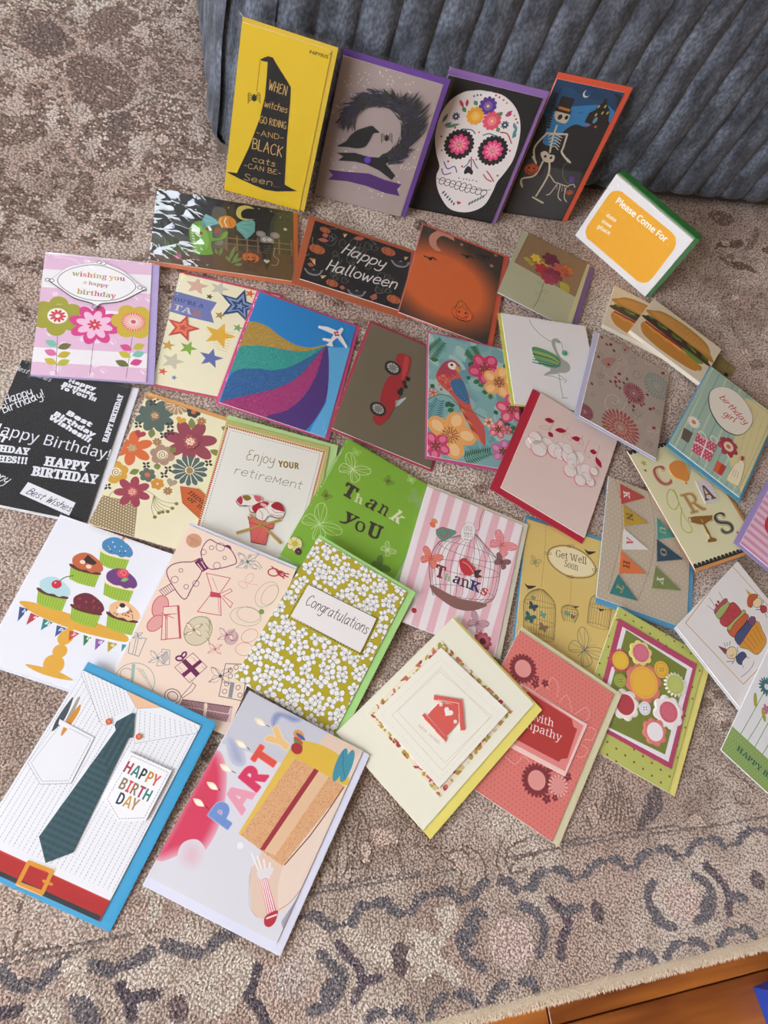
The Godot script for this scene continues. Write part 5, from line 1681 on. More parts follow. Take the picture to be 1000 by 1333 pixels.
	petals(678, 665, 4, 26, 5, 12, 0, c("efe9dc"))
	el(678, 665, 9, 9, 0, c("c98a3a"))
	pg([635, 688, 675, 712, 655, 755, 622, 735], c("4a3a2c"))
	polka(PT([635, 688, 675, 712, 655, 755, 622, 735]), 2.6, 0.5, c("d8cdb8"))
	var gift := [690, 715, 775, 765, 745, 838, 668, 790]
	pg(gift, c("c24a66"))
	polka(PT(gift), 5.0, 1.4, c("f0b0bc"))
	ln([735, 738, 708, 815], 2.2, c("f1e6e4"))
	ln([680, 752, 760, 800], 2.2, c("f1e6e4"))
	for q in [[715, 722], [765, 742]]: elo(q[0], q[1], 16, 12, 30, 1.6, c("efe6e0"))
	petals(826, 773, 8, 42, 14, 7, 0, c("a83248"))
	el(826, 773, 20, 20, 0, c("ead3b8"))
	el(826, 773, 9, 9, 0, c("c27a3a"))
	pg([780, 830, 820, 858, 798, 898, 762, 875], c("c23a2e"))
	pg([780, 830, 800, 844, 782, 886, 762, 875], c("d8603a"))
	var bot := [880, 815, 895, 820, 890, 840, 895, 858, 880, 915, 865, 942, 822, 912, 835, 880, 852, 850, 872, 838]
	cv(bot, c("ede6c4"))
	stroke(smooth(PT(bot), true), 0.4, c("b89a4a"), true)
	pg([882, 812, 896, 818, 890, 835, 878, 832], c("b5303a"))
	for i in 3: ln([850 + i * 10, 870 + i * 6, 842 + i * 10, 900 + i * 6], 0.6, c("c9734a"))
	raised("oval_plaque", oval, 0.0013, true)
	raised("gift_cutout", gift, 0.0013)
	raised("bottle_cutout", bot, 0.0013, true)
	raise_px("flower_cutout", starpts(P(826, 773), 42 * K(826, 773), 0, 0.72, 7), 0.0013)
	finish()
	sleeve(4, 2, 6, 9, 0.0004, 55)
func burgers():
	for b in [["burger_a", "hamburger-printed notepad lying under another one beside the green envelope pack", 0.0], ["burger_b", "hamburger-printed notepad on top, overlapping its twin", 1.0]]:
		ctop = 0.007
		ppm = 5.0
		var xf := frame_of(b[0])
		inv = xf.affine_inverse()
		node = thing("notepad", xf, b[1], "notepad", "hamburger notepads")
		im = Image.create(int(cw * 1000 * ppm), int(ch * 1000 * ppm), false, Image.FORMAT_RGB8)
		im.fill(c("d8cdb0"))
		cmat = mat(Color.WHITE, 0.4)
		var w := cw * 1000
		var h := ch * 1000
		var bun := PM([9, h * 0.40, 12, h * 0.24, 28, h * 0.12, w * 0.5, h * 0.07, w - 26, h * 0.11, w - 10, h * 0.28, w - 8, h * 0.44])
		fill([smooth(bun, true)], c("b5813a"))
		fill([smooth(PM([14, h * 0.34, 28, h * 0.18, w * 0.5, h * 0.13, w - 26, h * 0.18, w - 14, h * 0.34]), true)], c("c4904a"))
		for i in 60:
			var a := i * 2.399
			var q := MM(w * 0.58 + cos(a) * sqrt(i / 60.0) * 30, h * 0.2 + sin(a) * sqrt(i / 60.0) * 6.5)
			fill([ring(q, 1.2 * ppm, 0.55 * ppm, a, 8)], [c("8f6428"), c("a87a3a")][i % 2])
		fill([smooth(PM([7, h * 0.46, 20, h * 0.40, w - 20, h * 0.40, w - 7, h * 0.47, w - 10, h * 0.56, 10, h * 0.56]), true)], c("4a3a30"))
		for i in 12: fill([ring(MM(14 + i * (w - 28) / 11.0, h * 0.43 + (i * 3) % 4), 7 * ppm, (2.0 + (i * 5) % 3) * ppm, 0.1 * (i % 3))], [c("6b8a3a"), c("7f9a4a"), c("55742e")][i % 3] if i % 3 != 1 else c("45352c"))
		fill([PM([10, h * 0.58, w * 0.68, h * 0.57, w * 0.68, h * 0.62, 10, h * 0.63])], c("a3242a"))
		fill([smooth(PM([w * 0.6, h * 0.57, w * 0.75, h * 0.55, w - 12, h * 0.57, w - 20, h * 0.67, w * 0.72, h * 0.66]), true)], c("6f9040"))
		fill([smooth(PM([8, h * 0.64, 30, h * 0.62, w - 30, h * 0.66, w - 10, h * 0.68, w - 18, h * 0.86, w * 0.5, h * 0.93, 24, h * 0.90, 10, h * 0.78]), true)], c("bf8338"))
		for i in 10: fill([ring(MM(14 + i * 7.5, h * 0.645 + (i * 7) % 3), 4 * ppm, 1.6 * ppm)], c("dba23c"))
		stroke(smooth(PM([7, h * 0.66, 8, h * 0.82, 24, h * 0.93, w * 0.5, h * 0.96, w - 22, h * 0.9, w - 12, h * 0.78])), 1.0, c("e9d6c8"))
		var x := cw / 2
		var z := ch / 2
		part(node, "pad", boxmesh(Vector3(-x, 0, -z), Vector3(x, 0.0066, z)), mat(c("ddd6c6"), 0.7))
		var st := S()
		face(st, PackedVector2Array([Vector2(-x, -z), Vector2(x, -z), Vector2(x, z), Vector2(-x, z)]), 0.0066, ctop)
		part(node, "printed_cover", done(st), cmat)
		finish()
	# olive tag sticking out behind the upper pad
	ctop = 0.0016
	ppm = 5.0
	var d = FLAT["burger_b"]
	var a := 0.1394 + 0.12
	var xf2 := Transform3D(Basis(Vector3.UP, -a), Vector3(0.306, 0.0002, -0.939))
	cw = 0.062
	ch = 0.058
	inv = xf2.affine_inverse()
	node = thing("paper_tag", xf2, "olive paper tag with a dark corner mark sticking out beside the upper notepad", "tag")
	im = Image.create(int(cw * 1000 * ppm), int(ch * 1000 * ppm), false, Image.FORMAT_RGB8)
	im.fill(c("85784a"))
	cmat = mat(Color.WHITE, 0.6)
	Z(780, 360, 0.22)
	ln([745, 505, 795, 535], 0.6, c("4a4228"))
	ln([770, 520, 758, 548], 0.6, c("4a4228"))
	el(752, 580, 10, 12, 0, c("1e1c18"))
	var st2 := S()
	face(st2, PackedVector2Array([Vector2(-cw / 2, -ch / 2), Vector2(cw / 2, -ch / 2), Vector2(cw / 2, ch / 2), Vector2(-cw / 2, ch / 2)]), 0.0, ctop)
	part(node, "printed_face", done(st2), cmat)
	finish()
func invitation():
	# an upright pack: white cards in front, green envelopes behind
	ctop = 0.0
	ppm = 5.0
	var xf := frame_of("invite")
	inv = xf.affine_inverse()
	node = thing("invitation_pack", xf, "upright pack of white and yellow invitations lettered Please Come For, green envelopes behind", "invitation pack")
	im = Image.create(int(cw * 1000 * ppm), int(ch * 1000 * ppm), false, Image.FORMAT_RGB8)
	im.fill(c("e2e2e2"))
	cmat = mat(Color.WHITE, 0.4)
	Z(630, 200, 0.3)
	pg([440, 340, 448, 315, 540, 180, 555, 165, 580, 160, 600, 165, 815, 340, 832, 362, 834, 390, 826, 415, 735, 535, 715, 556, 690, 562, 665, 552, 470, 385, 448, 368], c("e8a80e"))
	var wt := c("f3f0e6")
	tx("Please Come For", 572, 212, 785, 385, "s", wt, 0.0, 0.0, 0.0, 0.9)
	tx("date", 530, 272, 570, 299, "sb", wt)
	tx("time", 510, 298, 550, 324, "sb", wt)
	tx("place", 492, 322, 544, 354, "sb", wt)
	var x := cw / 2
	var z := ch / 2
	var green := mat(c("2f7a36"), 0.55)
	for i in 7:
		var y := -0.0205 + i * 0.0022
		part(node, "envelope", boxmesh(Vector3(-x + 0.001, y, -z - 0.002), Vector3(x + 0.004 + 0.001 * (i % 3), y + 0.0019, z)), green)
	part(node, "card_stack", boxmesh(Vector3(-x, -0.005, -z), Vector3(x, -0.0002, z)), M.paper)
	var st := S()
	face(st, PackedVector2Array([Vector2(-x, -z), Vector2(x, -z), Vector2(x, z), Vector2(-x, z)]), -0.0002, ctop)
	part(node, "printed_face", done(st), cmat)
	finish()
	board_node = node
	rmax = 0.0
	sleeve(2, 1, 8, 0, 0.0005, 61, 0.001)
func left_cards():
	# black card of birthday greetings
	card("black", "black card covered in white birthday greetings in many lettering styles, left of the flower card", c("17181b"), c("dfe1e8"), 4.5, "greeting_card", ONRUG)
	Z(0, 460, 0.3)
	var w := c("e6e8ee")
	hw("Best Wishes", 60, 68, 215, 122, 0.6, w, 4.0, 0.3)
	tx("Happy", 298, 124, 412, 160, "sb", w, 0.0, 4.5, 0.0, 0.8)
	tx("Birthday", 272, 138, 408, 185, "sb", w, 0.0, 4.5, 0.0, 0.8)
	tx("To You !!!", 258, 152, 412, 208, "sb", w, 0.0, 4.5, 0.0, 0.8)
	hw("Happy", 25, 218, 140, 178, 1.1, w, 6.6, 0.15)
	hw("Birthday!", 15, 260, 192, 190, 1.1, w, 6.6, 0.15)
	tx("Best", 288, 264, 390, 318, "sb", w, 0.0, 5.6, 0.0, 0.9)
	tx("Birthday", 232, 268, 405, 362, "sb", w, 0.0, 5.6, 0.0, 0.9)
	tx("Wishes!!!", 210, 282, 384, 386, "sb", w, 0.0, 5.6, 0.0, 0.9)
	tx("HAPPY BIRTHDAY", 465, 386, 535, 182, "rb", w, 0.0, 5.2, 0.0, 0.7)
	tx("Happy Birthday!", -48, 340, 470, 462, "s", w, 0.0, 13.0)
	tx("BEST", -75, 352, 18, 388, "sb", w, 0.0, 7.6, 0.0, 0.8)
	tx("BIRTHDAY", -110, 412, 124, 440, "rb", w, 0.0, 7.6, 0.0, 0.9)
	tx("WISHES!!!", -100, 462, 114, 480, "rb", w, 0.0, 7.6, 0.0, 0.9)
	hw("Happy", -80, 520, 22, 565, 0.9, w, 7.0, 0.3)
	tx("HAPPY", 190, 485, 378, 510, "rb", w, 0.0, 10.5, 0.0, 1.0)
	tx("BIRTHDAY", 135, 528, 420, 566, "rb", w, 0.0, 10.5, 0.0, 1.0)
	pg([122, 558, 328, 648, 300, 704, 85, 608], w)
	hw("Best Wishes", 110, 606, 298, 686, 0.7, c("26262c"), 5.0, 0.4)
	finish()
	sleeve(3, 3, 10, 4, 0.0003, 71)
	# thinking of you flowers
	card("flower", "cream card of grey, orange and plum flowers with an orange Think of You tag", c("ece5c0"), c("e0a24e"), 4.5, "greeting_card", ONRUG)
	Z(0, 460, 0.3)
	var pot := [445, 615, 598, 650, 582, 800, 380, 745]
	pg(pot, c("97825a"))
	polka(PT(pot), 3.0, 0.7, c("efe8cc"), 10)
	petals(672, 270, 12, 80, 21, 8, 8, c("52665c"))
	petals(768, 222, 14, 50, 9, 14, 0, c("ad8a68"))
	petals(768, 222, 14, 48, 1.6, 14, 13, c("ece5c0"))
	petals(840, 255, 4, 28, 12, 6, 0, c("353a3c"))
	el(840, 255, 10, 10, 0, c("d06a40"))
	petals(825, 385, 16, 108, 26, 7, 25, c("963f4e"))
	petals(573, 410, 14, 84, 21, 6, 20, c("d9682e"))
	petals(705, 440, 10, 50, 20, 6, 0, c("ad8a72"))
	petals(823, 508, 18, 72, 12, 14, 0, c("4f6462"))
	petals(823, 508, 18, 72, 2.0, 14, 13, c("ece5c0"))
	petals(500, 515, 12, 54, 23, 6, 20, c("d3a032"))
	petals(575, 600, 14, 74, 18, 7, 5, c("9e3a4e"))
	petals(640, 527, 6, 34, 13, 6, 0, c("5f6a5e"))
	el(640, 527, 11, 11, 0, c("d0703a"))
	petals(683, 566, 4, 28, 11, 6, 0, c("d38f2c"))
	for q in [[705, 440], [503, 515]]:
		el(q[0], q[1], 22, 22, 0, c("ece5c0"))
		var s := []
		for i in 14: s.append_array([q[0] + cos(i * 0.9) * (20 - i * 1.4), q[1] + sin(i * 0.9) * (20 - i * 1.4)])
		sp(s, 0.8, c("8f6a4a"))
	for q in [[672, 270, 22, "a3744a"], [825, 385, 30, "d86a66"], [573, 410, 20, "b58a52"], [575, 600, 22, "d06060"], [823, 508, 14, "a5814e"], [768, 222, 10, "a5814e"]]:
		for i in 30: el(q[0] + cos(i * 2.4) * sqrt(i / 30.0) * q[2], q[1] + sin(i * 2.4) * sqrt(i / 30.0) * q[2], 3.2, 3.2, 0, c(q[3]))
	for q in [[650, 188], [875, 294], [682, 384], [728, 597]]: petals(q[0], q[1], 2, 20, 5, 8, 0, c("a87a4a"))
	for q in [[694, 192], [664, 214], [600, 310], [738, 312], [740, 342], [710, 355], [635, 484], [730, 502], [712, 527], [905, 476], [467, 577]]: petals(q[0], q[1], 3, 18, 5, 4, 20, c("33302e"))
	for q in [[608, 350, 22, "ad3a46"], [785, 290, 20, "d9a32e"], [745, 560, 22, "ad9a7c"]]: heart(q[0], q[1], q[2], 0, c(q[3]))
	for q in [[835, 330, 830, 280], [655, 368, 662, 325], [685, 505, 680, 475], [562, 522, 605, 505], [910, 420, 960, 440], [738, 430, 762, 408], [960, 320, 1000, 335]]: leaf(q[0], q[1], q[2], q[3], 14, c("7f8440"))
	for q in [[672, 710], [690, 692], [706, 688], [728, 686], [748, 672], [766, 652]]:
		sp([668, 615, (668 + q[0]) / 2.0 - 12, (615 + q[1]) / 2.0 + 8, q[0], q[1]], 0.5, c("7f7436"))
		el(q[0], q[1], 8, 8, 0, c("7f7436"))
	sp([470, 625, 490, 600, 520, 592], 0.5, c("7f7436"))
	sp([610, 592, 640, 598, 668, 615], 0.5, c("7f7436"))
	var tag := [782, 578, 862, 590, 892, 618, 865, 716, 792, 648]
	pg(tag, c("c95f22"))
	stroke(PT(tag), 0.5, c("9c3f14"), true)
	tx("THINK", 810, 606, 884, 662, "rb", c("2c1a10"), 0.3, 4.8)
	tx("OF", 808, 634, 838, 656, "rb", c("2c1a10"), 0.3, 4.6)
	tx("YOU", 848, 664, 884, 692, "rb", c("2c1a10"), 0.3, 4.6)
	raised("orange_tag", tag, 0.0012)
	raise_px("flower_cutout", ring(P(825, 385), 34 * K(825, 385), 34 * K(825, 385)), 0.0012)
	finish()
	sleeve(2, 8, 2, 2, 0.0003, 73)
	# cupcake stand
	card("cupcakes", "white card with six cupcakes on a yellow cake stand and a row of pennants", c("e9ebf1"), c("dfe3ee"), 4.5, "greeting_card", ONRUG)
	Z(0, 670, 0.25)
	var ye := c("dfa93c")
	cv([100, 455, 150, 452, 220, 470, 330, 505, 480, 555, 600, 600, 660, 630, 668, 655, 640, 662, 560, 645, 420, 610, 280, 560, 170, 510], ye)
	for q in [[340, 640, 36, 42], [312, 710, 36, 38], [280, 778, 54, 52]]: el(q[0], q[1], q[2], q[3], 20, ye)
	cv([350, 590, 385, 605, 370, 660, 320, 640], ye)
	cv([135, 778, 200, 788, 300, 815, 375, 855, 370, 863, 300, 852, 210, 825, 150, 795], ye)
	for q in [[600, 200, "3f86b5", "", 80], [445, 280, "c2633a", "", 82], [622, 362, "6b3a7c", "", 86], [275, 405, "b5d8dd", "", 86], [450, 490, "6b1f2e", "", 86], [637, 530, "e9bb8c", "", 86]]:
		var x: float = q[0]
		var y: float = q[1]
		pg([x - 76, y - 24, x + 78, y + 22, x + 48, y + 98, x + 8, y + 90, x - 40, y + 76, x - 84, y + 54], c("9fbf3e"))
		for i in 11: ln([x - 74 + i * 14.4, y - 4 + i * 4.5, x - 80 + i * 12.4, y + 54 + i * 4.2], 0.5, c("7f9f2e"))
		cv([x - 78, y - 26, x - 20, y - 4, x + 74, y + 20, x + 66, y + 34, x - 30, y + 14, x - 78, y - 10], c("f0e0c4") if q[2] in ["3f86b5", "6b3a7c"] else c("5a2a24"))
		cv([x - 62, y - 62, x - 20, y - 82, x + 20, y - 78, x + 55, y - 55, x + 84, y - 25, x + 92, y + 5, x + 75, y + 22, x + 55, y + 18, x + 30, y + 22, x + 5, y + 8, x - 25, y + 4, x - 50, y - 10, x - 68, y - 30], c(q[2]))
	var gg := RandomNumberGenerator.new()
	gg.seed = 5
	for i in 16: el(550 + gg.randf() * 130, 140 + gg.randf() * 60, 5, 2.6, gg.randf() * 180, [c("cfe07a"), c("d84a5a"), c("f0f0f0"), c("1f3f6a")][i % 4])
	ln([640, 128, 652, 104], 2.4, c("d8932e"))
	pg([458, 208, 505, 250, 490, 262, 425, 246], c("38201c"))
	for q in [[430, 246], [462, 270]]: el(q[0], q[1], 14, 11, 0, c("efd8c6"))
	el(640, 306, 30, 26, 0, c("d84a5c"))
	sp([625, 305, 640, 290, 658, 300, 645, 318, 635, 305], 0.8, c("f08a92"))
	leaf(628, 345, 672, 332, 10, c("8ab06a"))
	el(295, 362, 25, 23, 0, c("c9283e"))
	el(288, 354, 6, 5, 0, c("f0a0aa"))
	sp([312, 345, 340, 325, 382, 318], 1.0, c("4a6b34"))
	for i in 18: el(385 + gg.randf() * 135, 425 + gg.randf() * 65, 5, 2.2, gg.randf() * 180, c("c2505c"))
	for i in 22: el(565 + gg.randf() * 140, 480 + gg.randf() * 60, 7, 2.2, gg.randf() * 180, c("6b4030"))
	cv([610, 490, 640, 470, 672, 490, 650, 508, 615, 512], c("f2efec"))
	el(637, 472, 15, 12, 0, c("2a1a1c"))
	var words := "happybda"
	var cols := ["2f4f86", "b83a4a", "2f8a8a", "2f5a94", "c24a3a", "2f7a4a", "8a5aa0", "b59a2e"]
	var pn := [[102, 478, 148, 492, 92, 556], [160, 510, 204, 530, 136, 574], [226, 540, 276, 562, 212, 602], [296, 575, 346, 592, 286, 636], [362, 602, 414, 618, 358, 656], [436, 625, 476, 640, 434, 684], [498, 644, 546, 655, 494, 706], [562, 660, 612, 672, 560, 716]]
	for i in 8:
		pg(pn[i], c(cols[i]))
		var q = pn[i]
		tx(words[i], q[0] + 12, (q[1] * 0.62 + q[5] * 0.38), q[0] + 26, (q[3] * 0.62 + q[5] * 0.38), "sb", c("f0f0f0"), 0.0, 3.6)
	pg([635, 674, 660, 678, 632, 715], c("2f8f8f"))
	finish()
	sleeve(2, 2, 2, 5, 0.0003, 75)
	# retirement
	card("retire", "ivory card lettered Enjoy your retirement with a flower pot, on pale green paper", c("b9b571"), c("b5d68e"), 5.0, "greeting_card", ONRUG)
	Z(240, 520, 0.22)
	var inner := [258, 162, 825, 312, 640, 1010, 60, 830]
	pg([245, 152, 838, 308, 655, 1030, 45, 850], c("b9b571"))
	var ip := PT(inner)
	for i in 4:
		var a := ip[i]
		var b := ip[(i + 1) % 4]
		var n := int(a.distance_to(b) / (2.6 * ppm))
		for j in n:
			var q := a.lerp(b, float(j) / n)
			fill([ring(q, 2.7 * ppm, 2.7 * ppm, 0.0, 12)], c("e9dcae"))
			fill([ring(q, 1.9 * ppm, 1.9 * ppm, 0.0, 10)], c("b0452e"))
	for q in Geometry2D.offset_polygon(ip, -0.6 * ppm): fill([q], c("e6e5da"))
	var inset := Geometry2D.offset_polygon(ip, -3.5 * ppm)
	if inset.size():
		var ir := inset[0].duplicate()
		ir.append(ir[0])
		dash(ir, 0.8, 0.9, 2.2, c("9a7a80"))
	hw("Enjoy", 362, 355, 525, 385, 0.75, c("7a6a3e"), 8.5, 0.15)
	tx("YOUR", 556, 398, 678, 412, "sb", c("8a6f1e"), 0.0, 8.0, 0.0, 0.4)
	hw("retireMent", 292, 438, 690, 532, 0.7, c("7a7468"), 7.0, 0.15)
	var pot2 := [375, 692, 530, 742, 522, 768, 505, 765, 480, 862, 395, 845, 385, 725]
	pg(pot2, c("d66a64"))
	stroke(PT(pot2), 0.4, c("5a2a2a"), true)
	ln([380, 728, 522, 768], 0.4, c("5a2a2a"))
	for i in 14: el(405 + (i * 37) % 100, 765 + (i * 23) % 85, 2.5, 2.5, 0, c("a8403e"))
	var fl := [310, 595, 340, 568, 400, 566, 455, 578, 465, 605, 510, 610, 560, 612, 590, 650, 585, 695, 545, 702, 500, 690, 470, 720, 425, 705, 420, 675, 390, 665, 378, 635, 330, 630, 308, 608]
	cv(fl, c("e6e0d6"))
	cv([400, 640, 450, 610, 500, 615, 480, 640, 440, 650, 420, 675], c("a8303e"))
	cv([512, 630, 545, 608, 580, 625, 590, 665, 560, 660, 530, 650], c("a8303e"))
	cv([345, 572, 380, 570, 395, 590, 370, 602, 350, 590], c("8a6f2e"))
	cv([410, 572, 450, 578, 455, 600, 430, 608], c("c9606a"))
	cv([310, 600, 335, 575, 345, 600, 335, 625], c("b53a4a"))
	el(470, 628, 22, 10, 10, c("e0b0a0"))
	for q in [[350, 628, 400, 632, 455, 610], [440, 655, 462, 680, 460, 712], [505, 680, 540, 690, 580, 690], [470, 645, 488, 655, 500, 680], [515, 650, 540, 672, 585, 672]]: sp(q, 0.4, c("4a2a2c"))
	stroke(smooth(PT(fl), true), 0.4, c("5a2a2a"), true)
	var s1 := [305, 785, 310, 798, 572, 722, 568, 708]
	var s2 := [380, 678, 395, 682, 578, 850, 565, 858]
	pg(s1, c("b0924e"))
	pg(s2, c("b0924e"))
	dots(PT(s1), 240, 0.3, [c("d8bf80"), c("8a6c30")], 3)
	dots(PT(s2), 240, 0.3, [c("d8bf80"), c("8a6c30")], 4)
	raised("flower_cutout", fl, 0.0012, true)
	raised("pot_cutout", pot2, 0.001)
	raised("twine", s1, 0.0014)
	raised("twine", s2, 0.0014)
	finish()
	# bows and gifts
	card("bows", "peach card of hand-drawn bows and gift boxes in plum, pink and grey ink", c("eed8c4"), c("dfe0ee"), 5.0, "greeting_card", ONRUG)
	Z(150, 680, 0.25)
	var plum := c("6b1550")
	var pink := c("c23f56")
	var slate := c("6b7f8c")
	var ol := c("7a7440")
	el(410, 95, 40, 38, 0, c("cf9a78"))
	for i in 6: sp([378 + i * 10, 70 + i * 4, 400 + i * 6, 95, 385 + i * 12, 122], 0.3, c("a8683f"))
	var b1 := [448, 190, 400, 205, 340, 208, 290, 225, 268, 262, 300, 330, 360, 400, 400, 340, 450, 258]
	var b2 := [450, 180, 455, 130, 490, 90, 530, 108, 600, 140, 632, 205, 600, 225, 540, 240, 488, 240]
	for b in [b1, b2]: stroke(smooth(PT(b), true), 0.9, plum, true)
	pg([412, 208, 440, 188, 488, 240, 455, 258], plum)
	for q in [[430, 215, 455, 248], [448, 205, 470, 238]]: ln(q, 0.9, c("eed8c4"))
	for q in [[310, 298, 18], [342, 250, 10], [370, 335, 12], [420, 318, 16], [548, 128, 22], [502, 132, 11], [570, 185, 9], [530, 226, 18], [460, 155, 14]]: elo(q[0], q[1], q[2], q[2], 0, 0.5, plum)
	for q in [[230, 355, 255, 385, 312, 348, 290, 318], [570, 122, 605, 142, 600, 125, 585, 118]]:
		stroke(PT(q), 0.6, plum, true)
		for i in 6: ln([lerpf(q[0], q[6], i / 6.0), lerpf(q[1], q[7], i / 6.0), lerpf(q[2], q[4], i / 6.0), lerpf(q[3], q[5], i / 6.0)], 0.5, plum)
	var bowl := func(x, y, r, col, wd):
		for s in [[-0.8, -0.7], [0.75, -0.6], [-0.85, 0.5], [0.8, 0.6]]:
			leaf(x, y, x + s[0] * r, y + s[1] * r, r * 0.28, c("eed8c4"), col)
			stroke(smooth(PT([x, y, x + s[0] * r * 0.9 - s[1] * r * 0.4, y + s[1] * r * 0.9, x + s[0] * r, y + s[1] * r * 1.1])), wd, col)
		el(x, y, r * 0.14, r * 0.14, 0, col)
	for q in [[475, 265, 600, 290, 545, 370, 505, 365], [505, 365, 548, 395, 552, 485, 428, 465]]:
		stroke(PT(q), 0.7, pink, true)
		sp([q[0] + 30, q[1] + 20, q[4] - 10, q[5] - 10], 0.4, pink)
	pg([495, 360, 545, 368, 555, 392, 495, 388], pink)
	for q in [[550, 370, 600, 345, 610, 358, 560, 385], [555, 390, 600, 445, 612, 420, 565, 385]]: ln(q, 0.6, pink)
	for q in [[240, 440, 40, 62, -10], [215, 525, 34, 50, 20]]:
		el(q[0] - 5, q[1], q[2], q[3], q[4], c("e0a09a"))
		elo(q[0] - 5, q[1], q[2], q[3], q[4], 0.7, pink)
	pg([245, 440, 328, 432, 345, 608, 240, 612], c("eed8c4"))
	stroke(PT([250, 440, 328, 434, 342, 600, 240, 612]), 0.8, pink, true)
	pg([322, 432, 334, 432, 344, 604, 334, 606], pink)
	ln([262, 480, 262, 610], 0.6, pink)
	ln([270, 478, 270, 610], 0.6, pink)
	for i in 6: sp([255, 480, 240 + i * 16, 470 + (i * 17) % 40], 0.6, pink)
	bowl.call(690, 205, 60, c("4a6a78"), 0.5)
	for i in 8: elo(645 + (i * 19) % 60, 165 + (i * 31) % 85, 7, 7, 0, 0.35, c("4a6a78"))
	for q in [[700, 200, 740, 205, 765, 240], [700, 215, 740, 225, 755, 245]]: sp(q, 0.5, c("4a6a78"))
	for q in [[840, 255, 28, 20, -20], [880, 262, 20, 12, 10]]: elo(q[0] - 15, q[1] + 5, q[2], q[3], q[4], 1.2, c("a81f2e"))
	for q in [[840, 255, 900, 285], [845, 260, 880, 292], [842, 250, 815, 230], [842, 255, 905, 270]]: ln(q, 1.2, c("a81f2e"))
	for q in [[700, 290, 18, 28, 10], [665, 325, 26, 15, 10]]: dash(ring(P(q[0], q[1]), q[2] * K(700, 290), q[3] * K(700, 290), 0.2, 30), 0.45, 1.0, 1.0, pink)
	dash(PT([685, 312, 700, 320, 745, 326]), 0.45, 1.0, 1.0, pink)
	for q in [[790, 375, 50, 75, 15], [680, 490, 80, 50, -15], [805, 378, 35, 60, 12], [695, 480, 60, 40, -10]]: elo(q[0], q[1], q[2], q[3], q[4], 0.4, c("8a9a60"))
	el(762, 465, 14, 14, 0, c("6f9a4a"))
	el(432, 565, 68, 80, 10, c("d8cdae"))
	elo(432, 565, 68, 80, 10, 0.6, ol)
	for i in 16: sp([470 + (i % 4) * 8, 490 + i * 9, 490, 500 + i * 9, 500 - i, 520 + i * 7], 0.35, ol)
	bowl.call(410, 560, 48, ol, 0.6)
	bowl.call(580, 585, 46, c("9a5a78"), 0.5)
	for i in 7: elo(605, 600, 34 - i * 4, 38 - i * 4, i * 20, 0.35, c("9a5a78"))
	bowl.call(520, 660, 38, c("b5606a"), 0.5)
	for q in [[700, 590, 45, 32, -50], [672, 660, 45, 34, -20]]: elo(q[0], q[1], q[2], q[3], q[4], 0.5, c("c98078"))
	stroke(PT([80, 595, 162, 605, 122, 698, 68, 680]), 0.6, slate, true)
	for q in [[110, 600, 90, 688], [122, 602, 102, 692], [120, 575, 110, 598], [130, 580, 118, 600]]: ln(q, 0.5, slate)
	bowl.call(118, 590, 26, slate, 0.4)
	stroke(PT([245, 660, 285, 665, 282, 740, 215, 748]), 0.5, slate, true)
	bowl.call(222, 705, 48, slate, 0.5)
	for i in 8: ln([238 + i * 5, 690 - i * 3, 250 + i * 4, 740 - i * 4], 0.35, slate)
	var gb := [310, 755, 405, 680, 478, 752, 388, 835]
	stroke(PT(gb), 0.5, plum, true)
	pg([345, 725, 365, 710, 440, 785, 420, 805], plum)
	pg([440, 715, 452, 728, 358, 808, 345, 790], plum)
	for q in [[335, 708, 18, 12, -20], [358, 690, 10, 16, 10]]: elo(q[0], q[1], q[2], q[3], q[4], 1.6, plum)
	for q in [[330, 755], [345, 775], [395, 700], [410, 715], [450, 750], [385, 815]]: dash(PT([q[0], q[1], q[0] + 22, q[1] + 14]), 0.4, 0.8, 0.8, plum)
	bowl.call(548, 800, 60, c("3a3a44"), 0.5)
	stroke(PT([575, 735, 690, 740, 665, 930, 540, 905]), 0.6, c("3a3a44"), true)
	for q in [[600, 770], [630, 755], [580, 840], [570, 880], [640, 860], [650, 900], [600, 800], [635, 795]]: elo(q[0], q[1], 11, 12, 0, 0.5, c("3a3a44"))
	pg([600, 830, 622, 835, 608, 915, 588, 910], c("8a8a90"))
	for q in [[100, 830, 105, 100], [60, 790, 34, 30]]: elo(q[0], q[1], q[2], q[3], 0, 0.6, c("7fa39a"))
	pg([88, 735, 105, 738, 96, 830, 80, 830], c("9ab8ac"))
	for i in 10: ln([110 + i * 9, 760 + i * 12, 150 + i * 6, 770 + i * 12], 0.5, c("7fa39a"))
	pg([350, 920, 612, 960, 600, 1042, 330, 965], c("d8b8b8"))
	for i in 34:
		ln([352 + i * 7.4, 922 + i * 1.1, 340 + i * 7.4, 950 + i * 1.3], 0.8, c("5a1a34"))
		ln([352 + i * 7.2, 960 + i * 1.3, 340 + i * 7.2, 985 + i * 1.6], 0.8, c("5a1a34"))
	ln([350, 922, 610, 962], 0.7, c("5a1a34"))
	pg([465, 940, 482, 943, 472, 1020, 456, 1015], c("eed8c4"))
	for q in [[300, 905, 44, 36, 10], [300, 905, 28, 22, 10]]: elo(q[0], q[1], q[2], q[3], q[4], 0.7, c("6b4a58"))
	for q in [[345, 905, 395, 850, 402, 835, 420, 850, 400, 880, 350, 915]]: stroke(PT(q), 0.6, c("6b4a58"), true)
	finish()
	sleeve(2, 6, 2, 2, 0.0003, 77)
